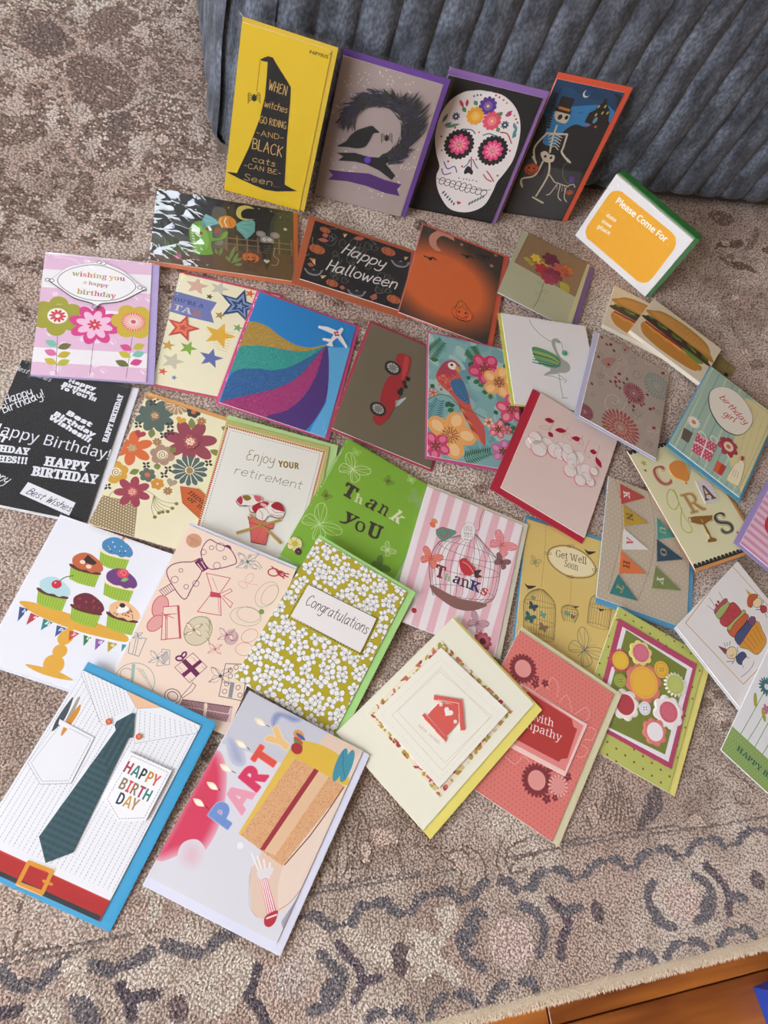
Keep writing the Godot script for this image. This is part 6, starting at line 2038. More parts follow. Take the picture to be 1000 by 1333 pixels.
func butterfly(x, y, r, rot, col: Color, fillc = null):
	var k := K(x, y)
	var o := P(x, y)
	var a := deg_to_rad(rot)
	for s in [-1, 1]:
		for w in [[[0, 0, .35, -.75, .95, -1.0, 1.1, -.6, .7, -.1]], [[0, 0, .7, .05, .85, .45, .6, .85, .25, .6]]]:
			var q := PackedVector2Array()
			for i in range(0, w[0].size(), 2): q.append(o + Vector2(w[0][i] * s, w[0][i + 1]).rotated(a) * r * k)
			var sq := smooth(q, true)
			if fillc != null: fill([sq], fillc)
			stroke(sq, 0.6, col, true)
			stroke(PackedVector2Array([o, q[2]]), 0.45, col)
			stroke(PackedVector2Array([o, q[3]]), 0.45, col)
	stroke(PackedVector2Array([o + Vector2(0, -.4).rotated(a) * r * k, o + Vector2(0, .6).rotated(a) * r * k]), 0.7, col)
	for s in [-1, 1]: stroke(PackedVector2Array([o + Vector2(0, -.4).rotated(a) * r * k, o + Vector2(.25 * s, -.9).rotated(a) * r * k]), 0.25, col)
func cage(pts: Array, n: int, col: Color, rings: Array, wd := 0.4):
	# bars between a left and a right outline, given as (left, right) pairs from the top down
	for i in n + 1:
		var t := i / float(n)
		var s := 0.5 - 0.5 * cos(PI * t)
		var q := PackedVector2Array()
		for p in pts: q.append(P(lerpf(p[0], p[2], s), lerpf(p[1], p[3], s)))
		stroke(smooth(q), wd, col)
	for r in rings:
		var p = pts[r]
		var m := P((p[0] + p[2]) * 0.5, (p[1] + p[3]) * 0.5)
		var a := P(p[0], p[1])
		var b := P(p[2], p[3])
		stroke(ring(m, a.distance_to(b) / 2, a.distance_to(b) * 0.09, (b - a).angle(), 40), wd, col, true)
func middle_cards():
	# thank you
	card("thankyou", "lime green card lettered Thank you with butterflies, pale green envelope edge", c("7fb22e"), c("9fd07a"), 5.0, "greeting_card", ONRUG)
	Z(360, 560, 0.34)
	var dk := c("3a2a22")
	var lt := c("dfe6b8")
	butterfly(292, 150, 48, 12, lt)
	butterfly(305, 85, 14, 0, c("a8cf6a"))
	butterfly(428, 195, 16, 30, c("5a5a24"))
	butterfly(190, 250, 16, 20, c("5a5a24"))
	butterfly(165, 360, 62, 30, c("cfe6a8"))
	butterfly(515, 190, 14, 0, c("b5d88a"))
	butterfly(535, 265, 30, 10, c("8fb560"), c("86ad55"))
	butterfly(425, 458, 24, 25, c("cfe6a8"))
	butterfly(395, 520, 30, 30, c("4a6a24"), c("5f8a2e"))
	tx("T", 248, 242, 292, 268, "rb", dk, 0.0, 17.0, 0.0, 1.4)
	tx("h", 296, 272, 326, 285, "rb", c("cfd8b0"))
	tx("a", 334, 290, 372, 310, "rb", dk, 0.2)
	tx("n", 386, 312, 418, 332, "r", dk, 0.0, 17.0, 0.0, 0.4)
	tx("k", 428, 335, 468, 360, "rb", c("e3e6c0"), 0.35)
	tx("y", 248, 338, 298, 362, "rb", dk, 0.25, 15.0, 0.0, 0.6)
	tx("o", 298, 382, 334, 394, "r", dk, 0.0, 17.5, 0.0, 0.5)
	tx("U", 342, 400, 392, 422, "rb", dk, 0.0, 18.0, 0.0, 1.2)
	petals(70, 436, 6, 30, 13, 6, 0, c("e9dca0"), c("4a3a20"))
	el(70, 436, 12, 12, 0, c("c9c23a"))
	petals(84, 465, 2, 15, 4, 9, 0, c("4a1a34"))
	raise_px("flower_cutout", starpts(P(70, 436), 30 * K(70, 436), 0, 0.8, 6), 0.0012)
	finish()
	sleeve(2, 2, 9, 9, 0.0003, 81)
	# thanks birdcage
	card("thanks", "pink and white striped card with a birdcage lettered Thanks and small birds", c("f1e8ea"), c("d8d3bf"), 5.0, "greeting_card", ONRUG)
	Z(360, 560, 0.34)
	for i in 11: pg([500 + i * 57, 130 + i * 24, 528 + i * 57, 142 + i * 24, 330 + i * 57, 830 + i * 24, 302 + i * 57, 818 + i * 24], c("e8bac2"))
	var br := c("5a3a38")
	cage([[755, 395, 765, 398], [690, 405, 800, 440], [620, 430, 850, 500], [585, 505, 856, 555], [592, 600, 835, 640], [600, 632, 800, 665]], 16, br, [2, 3, 4], 0.45)
	cv([594, 592, 690, 640, 800, 664, 790, 680, 740, 692, 680, 680, 620, 640, 596, 615], c("8a5f58"))
	sp([768, 395, 760, 385, 775, 380, 780, 340, 795, 300], 0.6, br)
	cv([612, 385, 635, 372, 665, 378, 690, 390, 665, 412, 640, 425, 615, 405], c("5f8f84"))
	sp([612, 382, 640, 372, 658, 392, 640, 410, 625, 395], 1.3, c("c2503a"))
	el(605, 348, 12, 10, 0, c("e0906a"))
	el(598, 362, 12, 10, 30, c("e0744a"))
	cv([712, 372, 735, 352, 760, 372, 755, 410, 735, 430, 712, 420, 705, 395], c("efe9e8"))
	stroke(smooth(PT([712, 372, 735, 352, 760, 372, 755, 410, 735, 430, 712, 420, 705, 395]), true), 0.3, c("8a7a78"), true)
	for i in 5: hw(["Just a", "little", "note to", "say", "Thank you"][i], 718, 372 + i * 12, 750, 376 + i * 12, 0.28, c("6a5a58"))
	butterfly(862, 440, 42, 25, c("c2505c"), c("ea9a9c"))
	butterfly(862, 505, 26, 15, c("5a3434"), c("8f5f60"))
	butterfly(590, 492, 36, 10, c("c24a3a"), c("e58a76"))
	butterfly(768, 740, 34, 20, c("8a5a68"), c("cfa5b0"))
	petals(790, 808, 10, 36, 10, 9, 0, c("b54a60"))
	el(790, 808, 24, 24, 0, c("c96a7a"))
	el(790, 808, 12, 12, 0, c("6b1f2e"))
	el(527, 690, 10, 10, 0, c("b52a34"))
	cv([700, 500, 720, 492, 745, 515, 760, 530, 750, 552, 725, 556, 705, 535], c("c22f38"))
	sp([712, 505, 735, 520, 752, 545], 0.8, c("efc0b8"))
	cv([758, 540, 785, 535, 775, 552, 788, 560, 762, 565], c("4a3434"))
	tx("T", 606, 558, 640, 570, "rb", c("7a2030"), 0.0, 15.0, 0.0, 0.8)
	tx("h", 642, 572, 664, 580, "rb", c("8fae7c"))
	tx("a", 672, 582, 700, 592, "rb", c("26224a"), 0.15)
	tx("n", 704, 596, 736, 606, "r", c("3a2a3a"), 0.0, 13.5, 0.0, 0.4)
	tx("K", 738, 608, 775, 622, "rb", c("22386a"), 0.0, 12.0, 0.0, 0.6)
	tx("s", 778, 626, 800, 636, "rb", c("c2443a"), 0.2, 0.0, 0.0, 0.4)
	raised("bird_cutout", [700, 500, 720, 492, 745, 515, 760, 530, 750, 552, 725, 556, 705, 535], 0.0012, true)
	finish()
	sleeve(2, 7, 9, 2, 0.0003, 83)
	# congratulations
	card("congrat", "green card patterned with white outlined blossoms around a plate lettered Congratulations", c("b5a832"), c("a8db86"), 5.0, "greeting_card", ONRUG)
	var g := RandomNumberGenerator.new()
	g.seed = 44
	var W := cw * 1000
	var H := ch * 1000
	var ink := c("4a4a4e")
	for j in 15:
		for i in 10:
			var o := MM((i + 0.5 * (j % 2)) * W / 9.4 + g.randf_range(-3, 3), j * H / 14.2 + g.randf_range(-3, 3))
			var n := 4 + g.randi() % 2
			var a0 := g.randf() * TAU
			var rr: Array = []
			for k in n:
				var a := a0 + TAU * k / n + g.randf_range(-0.25, 0.25)
				var r := g.randf_range(3.4, 4.9) * ppm
				rr.append(ring(o + Vector2.from_angle(a) * r * 0.85, r * 0.8, r * 0.62, a, 18))
			for q in rr: fill([q], c("eeeee9"))
			for q in rr:
				var q2 := PackedVector2Array()
				var sh := Vector2(g.randf_range(-2, 2), g.randf_range(-2, 2))
				for v in q: q2.append(v + sh)
				stroke(q2, 0.2, ink, true)
			for k in 6: stroke(PackedVector2Array([o, o + Vector2.from_angle(g.randf() * TAU) * 1.6 * ppm]), 0.2, ink)
	Z(300, 690, 0.26)
	var plate := [390, 275, 730, 445, 650, 615, 300, 435]
	pg([378, 262, 748, 448, 655, 632, 285, 440], c("b5a832"))
	pg(plate, c("ece9e6"))
	var pp := PT([384, 268, 740, 446, 655, 622, 292, 436])
	pp.append(pp[0])
	dash(pp, 0.5, 2.0, 1.2, c("33332e"))
	for q in [[395, 262, 285, 448], [738, 440, 640, 632], [290, 428, 660, 622]]: ln(q, 0.25, c("33332e"))
	hw("Congratulations", 370, 372, 675, 522, 0.75, c("4a4a4c"), 7.6, 0.15, 0.3)
	raised("lettered_plaque", plate, 0.0014)
	finish()
	# get well soon
	card("getwell", "kraft yellow card lettered Get Well Soon with birdcages, birds and butterflies", c("d8bd6e"), c("4a9cc0"), 5.0, "greeting_card", ONRUG)
	Z(660, 660, 0.26)
	var ky := c("6f5c34")
	ln([197, 85, 188, 250, 172, 400], 0.3, ky)
	ln([322, 355, 318, 485], 0.3, ky)
	stroke(smooth(PT([205, 232, 225, 205, 280, 192, 340, 205, 400, 240, 440, 290, 445, 325, 420, 348, 370, 355, 310, 348, 250, 315, 210, 270]), true), 1.2, c("6a5640"), true)
	cv([212, 236, 230, 212, 280, 200, 340, 212, 395, 245, 432, 292, 436, 320, 415, 340, 370, 347, 310, 340, 255, 310, 218, 270], c("e9dcb0"))
	for q in [[320, 196], [205, 232], [445, 315], [318, 350]]:
		for s in [-1, 1]: elo(q[0] + s * 9, q[1], 8, 6, 0, 0.6, c("6a5640"))
	tx("Get Well", 245, 248, 400, 288, "r", c("5a4630"), 0.0, 9.5)
	tx("Soon", 288, 298, 355, 320, "r", c("5a4630"), 0.0, 9.5)
	cage([[160, 408, 182, 412], [115, 425, 225, 455], [85, 470, 244, 500], [84, 560, 242, 595], [80, 635, 236, 668]], 18, ky, [2, 3, 4], 0.45)
	cage([[312, 488, 324, 490], [280, 498, 350, 512], [272, 525, 358, 540], [285, 570, 340, 580]], 10, ky, [1, 2], 0.45)
	cage([[455, 438, 475, 440], [425, 450, 525, 470], [412, 490, 525, 510], [402, 580, 510, 612]], 12, ky, [2, 3], 0.45)
	butterfly(142, 275, 24, 15, c("8a8560"))
	butterfly(390, 715, 78, 40, c("4a5f5a"))
	for q in [[132, 455, 10, "8a8560"], [130, 500, 20, "26464e"], [115, 555, 24, "1f5f5c"], [180, 540, 14, "6a9a80"], [182, 605, 20, "8a6a50"], [300, 535, 12, "6a9a80"], [330, 550, 10, "6a6a50"]]: butterfly(q[0], q[1], q[2], 15, c(q[3]), c(q[3]))
	for q in [[412, 228, 1.0], [112, 400, 1.0], [345, 500, 0.5], [470, 515, 0.6]]:
		var s: float = q[2]
		cv([q[0] - 24 * s, q[1] - 18 * s, q[0] - 8 * s, q[1] - 8 * s, q[0] + 14 * s, q[1] - 6 * s, q[0] + 34 * s, q[1] - 4 * s, q[0] + 12 * s, q[1] + 8 * s, q[0] - 6 * s, q[1] + 8 * s], c("2e1a16"))
		ln([q[0] - 5 * s, q[1] + 5 * s, q[0] - 8 * s, q[1] + 18 * s], 0.4, c("2e1a16"))
	finish()
	sleeve(4, 7, 3, 2, 0.0003, 85)
func right_cards():
	# bunting
	card("flags", "beige dotted card hung with coloured felt pennants on strings, blue envelope", c("bcae98"), c("4a9cc4"), 5.0, "greeting_card", ONRUG)
	polka(PM([0, 0, cw * 1000, 0, cw * 1000, ch * 1000, 0, ch * 1000]), 6.0, 0.8, c("d8cdb8"), 12)
	Z(630, 490, 0.29)
	for q in [[588, 455, 612, 540, 622, 660, 600, 800, 558, 960], [735, 515, 760, 600, 768, 720, 745, 860, 690, 1010]]: sp(q, 0.35, c("5a5448"))
	var fl := [[608, 482, 722, 545, 615, 575, "b5443c", "K", "e6d8d4"], [622, 578, 735, 660, 628, 672, "b8962c", "N", "5a4520"], [628, 685, 738, 780, 622, 778, "e2dfdc", "A", "c2504c"], [612, 785, 725, 885, 605, 885, "d8743a", "H", "7a3a20"], [600, 890, 688, 1008, 562, 975, "2f7a78", "T", "a89a5a"], [774, 635, 860, 722, 778, 732, "3f8f86", "U", "a5b08a"], [775, 732, 892, 822, 776, 832, "1f4358", "O", "a39478"], [768, 852, 882, 962, 752, 950, "77864a", "Y", "d8d8c4"]]
	for f in fl:
		var q := [f[0], f[1], f[2], f[3], f[4], f[5]]
		pg(q, c(f[6]))
		var w := PT(q)
		dots(w, 300, 0.25, [c(f[6]).lightened(0.12), c(f[6]).darkened(0.12)], 3)
		var m := (w[0] + w[2]) * 0.5
		var d := (w[2] - w[0]).normalized()
		var o := m + (w[1] - m) * 0.12
		# letters read along the string
		put_text(f[7], o - d * 5.0 * ppm, o + d * 5.0 * ppm, "rb", c(f[8]), 0.0, 9.0, 0.0, 0.3)
	for f in fl: raised("pennant", [f[0], f[1], f[2], f[3], f[4], f[5]], 0.0014)
	finish()
	sleeve(2, 2, 9, 9, 0.0003, 91)
	# congrats letters
	card("gras", "cream congratulations card of scattered ornate letters with a gold cup and orange balloon", c("e2dfb4"), c("d8954a"), 5.0, "greeting_card", ONRUG)
	Z(780, 560, 0.22)
	var W := cw * 1000
	var H := ch * 1000
	for e in [[0.0, 1], [H, -1]]:
		fill([PM([0, e[0], W, e[0], W, e[0] + e[1] * 2.5, 0, e[0] + e[1] * 2.5])], c("1c1c1a"))
		for i in 17: fill([ring(MM(3.5 + i * 7.2, e[0] + e[1] * 3.0), 3.4 * ppm, 3.4 * ppm, 0.0, 16)], c("1c1c1a"))
	star(265, 195, 20, 0, c("a8b53a"))
	star(274, 238, 11, 0, c("a8483a"))
	star(824, 608, 15, 0, c("b0442e"))
	cv([410, 225, 425, 195, 460, 182, 500, 200, 525, 245, 530, 285, 518, 305, 490, 298, 440, 275], c("de8f3c"))
	pg([512, 300, 528, 318, 508, 320], c("de8f3c"))
	sp([528, 290, 540, 240, 520, 190, 500, 168], 0.5, c("5a6a5a"))
	sp([535, 205, 580, 240, 605, 272], 0.5, c("5a6a5a"))
	var orn := func(t, x0, y0, x1, y1, a, b, cap):
		tx(t, x0, y0, x1, y1, "rb", c(a), 0.0, cap, 0.0, 1.4)
		tx(t, x0, y0, x1, y1, "rb", c("e2dfb4"), 0.0, cap, 0.0, 0.1)
		tx(t, x0 + 2, y0 - 2, x1 - 2, y1 - 2, "r", c(b), 0.0, cap, 0.0, 0.2)
	orn.call("C", 365, 336, 442, 316, "8f2f2e", "b5524a", 29.0)
	sp([440, 362, 420, 350, 402, 385, 410, 440, 445, 470, 470, 440, 462, 390, 440, 350, 470, 420, 500, 500, 545, 570, 548, 600, 520, 605, 490, 575, 485, 520, 490, 460], 1.3, c("b5b53a"))
	orn.call("R", 545, 495, 635, 470, "a3762e", "b58a40", 29.0)
	var sq := [568, 305, 650, 295, 708, 420, 628, 438]
	pg(sq, c("d9d3d6"))
	for i in 6: ln([575 + i * 10, 320 + i * 20, 655 + i * 10, 312 + i * 20], 0.3, c("b5b0c0"))
	tx("A", 625, 420, 692, 405, "rb", c("6b4a2c"), 0.0, 22.0)
	var cup := [535, 520, 560, 512, 640, 508, 668, 505, 665, 530, 640, 545, 622, 560, 645, 600, 662, 635, 690, 645, 692, 658, 640, 665, 640, 650, 655, 640, 632, 600, 612, 560, 580, 555, 545, 545]
	pg(cup, c("8f6218"))
	elo(542, 530, 12, 14, 0, 0.8, c("8f6218"))
	elo(658, 522, 10, 14, 0, 0.8, c("8f6218"))
	tx("1", 606, 548, 616, 546, "rb", c("d8c48a"))
	orn.call("S", 738, 622, 812, 594, "26261f", "4a4a40", 30.0)
	raised("cup_cutout", cup, 0.0012)
	raised("balloon_cutout", [410, 225, 425, 195, 460, 182, 500, 200, 525, 245, 530, 285, 518, 305, 490, 298, 440, 275], 0.0012, true)
	raised("letter_tile", sq, 0.0012)
	finish()
	sleeve(2, 2, 8, 6, 0.0003, 93)
	# flowers and buttons
	card("buttons", "lime polka-dot card with a framed panel of paper flowers and buttons", c("b9bf62"), c("e2d878"), 5.0, "greeting_card", ONRUG)
	polka(PM([0, 0, cw * 1000, 0, cw * 1000, ch * 1000, 0, ch * 1000]), 12.0, 1.3, c("8a4a2c"), 8)
	Z(610, 780, 0.32)
	var fr := [610, 78, 928, 265, 825, 692, 500, 512]
	pg(fr, c("b03f62"))
	pg([625, 112, 910, 282, 812, 662, 520, 505], c("e9e6ec"))
	pg([640, 125, 888, 285, 798, 632, 535, 505], c("75812c"))
	for q in [[710, 340, 78, "dc7f70", "e9b53c", 58, 8], [698, 220, 50, "e6d884", "d06a80", 34, 8], [615, 250, 46, "c2505c", "e5bf3a", 34, 20], [635, 430, 62, "efe9e2", "b53a46", 38, 8], [838, 348, 48, "ece9dc", "b9c46a", 36, 18], [810, 460, 66, "efe9e6", "cf5f72", 38, 8], [755, 540, 54, "dc7f78", "efe9ea", 34, 8]]:
		petals(q[0], q[1], q[2] * 0.3, q[2], q[2] * (0.34 if q[6] == 8 else 0.13), q[6], 12, c(q[3]))
		el(q[0], q[1], q[5], q[5] * 1.05, 0, c(q[4]))
		dash(ring(P(q[0], q[1]), (q[5] - 6) * K(q[0], q[1]), (q[5] - 5) * K(q[0], q[1]), 0.0, 40), 0.35, 1.2, 0.9, c("8a3a34") if q[4] != "efe9ea" else c("efe9ea"))
	polka(ring(P(698, 220), 32 * K(698, 220), 32 * K(698, 220)), 2.6, 0.35, c("f3c8cc"))
	polka(ring(P(810, 460), 34 * K(810, 460), 34 * K(810, 460)), 2.6, 0.35, c("f3c8cc"))
	for q in [[782, 287, 30, "e0b03a"], [614, 332, 24, "a3ad48"], [715, 445, 24, "e6e6ea"]]:
		el(q[0], q[1], q[2], q[2] * 1.1, 0, c(q[3]))
		elo(q[0], q[1], q[2] * 0.75, q[2] * 0.82, 0, 0.4, c(q[3]).darkened(0.25))
		for s in [[-5, -4], [5, -4], [-4, 6], [6, 5]]: el(q[0] + s[0], q[1] + s[1], 2.4, 2.4, 0, c("5a4a2c"))
	raised("frame_panel", fr, 0.0008)
	for q in [[710, 340, 78, 8], [698, 220, 50, 8], [615, 250, 46, 20], [635, 430, 60, 8], [838, 348, 48, 18], [810, 460, 64, 8], [755, 540, 52, 8]]: raise_px("paper_flower", starpts(P(q[0], q[1]), q[2] * 0.96 * K(q[0], q[1]), 102 - 90, 0.82, q[3]), 0.0012, 0.0008)
	for q in [[782, 287, 30], [614, 332, 24], [715, 445, 24]]: raise_px("button", ring(P(q[0], q[1]), q[2] * K(q[0], q[1]), q[2] * 1.1 * K(q[0], q[1]), 0.0, 18), 0.0012, 0.0008)
	finish()
	sleeve(2, 2, 10, 2, 0.0003, 95)
	# with sympathy
	card("symp", "coral dotted card with a red plaque lettered with sympathy and dark daisies", c("dd7a70"), c("dcd6ae"), 5.0, "greeting_card", ONRUG)
	polka(PM([0, 0, cw * 1000, 0, cw * 1000, ch * 1000, 0, ch * 1000]), 4.6, 0.5, c("8f2f34"), 4)
	Z(610, 780, 0.32)
	var pk := c("eeb0a4")
	for q in [[320, 360, 340, 320, 365, 350, 360, 400], [370, 420, 400, 390, 420, 450, 410, 470], [430, 470, 480, 440, 490, 480, 460, 500], [470, 520, 515, 530, 505, 570, 470, 570], [455, 590, 485, 610, 470, 640, 440, 640], [150, 640, 190, 670, 225, 640, 260, 670, 290, 640], [260, 380, 300, 350, 330, 370]]: sp(q, 0.6, pk)
	var dz := c("7f2630")
	for q in [[222, 282, 58, 34, 22], [278, 736, 66, 38, 22], [365, 760, 46, 30, 16], [400, 610, 0, 0, 0]]:
		if q[2] == 0: continue
		petals(q[0], q[1], q[3] * 0.95, q[2], q[2] * 0.11, q[4], 0, dz if q[2] > 50 else c("e9b0a8"), dz)
		el(q[0], q[1], q[3], q[3], 0, c("e59a92"))
		polka(ring(P(q[0], q[1]), (q[3] - 4) * K(q[0], q[1]), (q[3] - 4) * K(q[0], q[1])), 2.0, 0.22, c("a8504c"))
	for q in [[272, 345, 18], [312, 342, 16], [278, 322, 12], [318, 812, 20], [352, 808, 14], [404, 722, 18], [330, 690, 16]]: petals(q[0], q[1], 2, q[2], q[2] * 0.34, 5, 0, dz)
	var plq := [130, 300, 300, 392, 482, 512, 392, 718, 150, 590, 10, 520]
	var fa := [210, 352, 482, 510, 392, 718, 60, 540]
	pg([214, 342, 484, 508, 394, 722, 50, 540], c("f3d0c8"))
	pg([222, 352, 466, 515, 390, 700, 80, 535], c("e58a86"))
	pg([240, 375, 418, 488, 425, 520, 440, 528, 400, 648, 375, 650, 365, 662, 110, 528], c("b5332e"))
	tx("with", 255, 492, 342, 520, "r", c("f6e6e0"), 0.0, 8.5)
	tx("sympathy", 176, 500, 374, 580, "r", c("f6e6e0"), 0.0, 8.5)
	raised("lettered_plaque", fa, 0.0014)
	finish()
	sleeve(2, 8, 11, 2, 0.0002, 97)
	# cake with two party children
	card("kids", "white gold-framed card with a tall tiered cupcake and two little party figures", c("eceae9"), c("e3e6ee"), 5.0, "greeting_card", ONRUG)
	Z(860, 690, 0.1727)
	stroke(PT([528, 255, 1000, 780, 625, 1162, 190, 700]), 0.9, c("c9963a"), true)
	var ok := c("2c2420")
	var fig := func(a, col):
		cv(a, c(col))
		stroke(smooth(PT(a), true), 0.6, ok, true)
	fig.call([595, 860, 720, 690, 770, 760, 798, 830, 775, 890, 725, 938, 660, 900], "dd9a2e")
	for i in 5: ln([625 + i * 24, 835 - i * 28, 700 + i * 18, 915 - i * 20], 0.4, ok)
	fig.call([560, 800, 620, 730, 660, 680, 705, 652, 718, 690, 690, 730, 650, 790, 600, 862, 575, 850], "454f80")
	fig.call([690, 650, 718, 680, 700, 720, 672, 712, 662, 680], "7a4a78")
	fig.call([505, 745, 560, 700, 625, 628, 665, 650, 640, 700, 580, 770, 555, 808, 520, 785], "c9643a")
	fig.call([505, 720, 550, 670, 600, 620, 630, 602, 640, 620, 590, 670, 550, 715, 520, 760], "b5b868")
	fig.call([448, 680, 490, 590, 545, 545, 590, 580, 608, 622, 560, 670, 505, 725, 470, 720], "bf3f46")
	for q in [[500, 650], [530, 600], [545, 650], [565, 610], [510, 690]]: elo(q[0], q[1], 9, 9, 0, 0.5, c("7a1f26"))
	fig.call([410, 620, 450, 570, 490, 530, 520, 555, 500, 600, 448, 668, 425, 655], "a3b56a")
	fig.call([405, 605, 440, 560, 485, 518, 505, 525, 490, 550, 450, 580, 415, 628], "bf4a5a")
	for q in [[408, 610, 355, 570], [420, 590, 370, 510], [470, 522, 440, 465]]: ln(q, 0.8, c("8a8a8a"))
	for q in [[436, 542, 10], [422, 566, 10]]: el(q[0], q[1], q[2], q[2], 0, c("8f2436"))
	fig.call([500, 905, 530, 880, 565, 890, 575, 935, 555, 968, 515, 965, 498, 940], "efd8a8")
	pg([432, 872, 500, 895, 490, 940], c("8a3a54"))
	fig.call([570, 960, 600, 925, 630, 920, 648, 950, 620, 985, 610, 1015, 580, 1000], "3f4f74")
	for q in [[498, 990, 545, 990], [560, 975, 540, 1010], [585, 920, 580, 880], [640, 950, 668, 965], [615, 1010, 625, 1038], [490, 880, 480, 850], [505, 875, 500, 845], [520, 870, 525, 840]]: ln(q, 0.7, ok)
	sp([520, 945, 540, 950, 552, 930], 0.5, ok)
	fig.call([700, 530, 735, 510, 762, 530, 755, 570, 725, 585, 698, 565], "efd8a8")
	fig.call([655, 540, 665, 500, 700, 482, 735, 492, 715, 520, 695, 545, 690, 580, 662, 575], "c95a2a")
	pg([638, 440, 688, 480, 665, 495], c("dfae3a"))
	fig.call([760, 570, 795, 575, 800, 610, 770, 625, 752, 600], "c23a3e")
	for q in [[720, 600, 760, 600], [770, 560, 775, 525], [795, 610, 830, 640], [790, 625, 800, 660]]: ln(q, 0.7, ok)
	sp([605, 1110, 650, 1075, 690, 1030, 706, 990], 0.5, ok)
	finish()
	sleeve(5, 2, 2, 2, 0.0006, 99)
	# tall flowers happy birthday, cut by the frame
	card("hb", "white card of tall blue and pink flowers over a green dotted band lettered Happy Birthday", c("eceef0"), null, 5.0, "greeting_card", ONRUG)
	Z(900, 620, 0.33)
	var W2 := cw * 1000
	var H2 := ch * 1000
	var band := PM([0, H2 - 34, W2, H2 - 34, W2, H2, 0, H2])
	fill([band], c("8fae62"))
	polka(band, 4.2, 0.6, c("b5c98a"))
	put_text("HAPPY BIRTHDAY", MM(16, H2 - 14), MM(W2 - 14, H2 - 14), "rb", c("1f5a60"), 0.0, 6.5)
	for q in [[18, 70, 30], [29, 95, 26], [40, 62, 28], [52, 90, 22], [64, 58, 30], [78, 86, 22], [92, 60, 28], [106, 84, 22], [116, 66, 22]]:
		var s := MM(q[0], q[1])
		stroke(smooth(PackedVector2Array([s, MM(q[0] - 2, (q[1] + H2 - 34) / 2), MM(q[0] - 5, H2 - 34)])), 0.9, c("7a9a4a"))
	for q in [[18, 70, 12, "3f6f78"], [40, 62, 14, "3f6f78"], [64, 58, 12, "b54a70"], [92, 60, 14, "3f6f78"], [116, 66, 10, "b54a70"]]:
		for i in 16:
			var a := TAU * i / 16
			fill([ring(MM(q[0], q[1]) + Vector2.from_angle(a) * q[2] * 0.6 * ppm, q[2] * 0.42 * ppm, 1.5 * ppm, a, 14)], c(q[3]))
		fill([ring(MM(q[0], q[1]), 3.6 * ppm, 3.6 * ppm)], c("dfe3e6"))
	for q in [[29, 95, 6], [52, 90, 6], [78, 86, 6], [106, 84, 6]]:
		for i in 5:
			var a := TAU * i / 5
			fill([ring(MM(q[0], q[1]) + Vector2.from_angle(a) * 3.4 * ppm, 3.0 * ppm, 2.0 * ppm, a, 12)], [c("2f6a66"), c("9aa8aa"), c("c2708a")][int(q[0]) % 3])
	for q in [[8, 88, 16, 104], [34, 110, 24, 98], [58, 112, 68, 100], [84, 112, 94, 98]]:
		var a := MM(q[0], q[1])
		var b := MM(q[2], q[3])
		fill([ring((a + b) / 2, a.distance_to(b) / 2, 2.6 * ppm, (b - a).angle())], c("a8a84a"))
	finish()
	sleeve(2, 2, 2, 2, 0.0003, 101)
	# striped pink card in lilac, cut by the frame
	card("purple", "pink striped card with a red cake shape on a lilac envelope, beside the letters card", c("efc9da"), c("a391c9"), 4.5, "greeting_card", ONRUG)
	for i in 14: fill([PM([0, 6 + i * 13.0, 130, 6 + i * 13.0, 130, 12 + i * 13.0, 0, 12 + i * 13.0])], c("d99ab8"))
	fill([smooth(PM([18, 92, 40, 78, 80, 76, 106, 90, 104, 128, 60, 136, 20, 128]), true)], c("c2243e"))
	for i in 4: stroke(smooth(PM([22 + i * 22, 84, 28 + i * 22, 104, 24 + i * 22, 128])), 1.2, c("e05a70"))
	finish()
	sleeve(10, 2, 2, 8, 0.0003, 103)
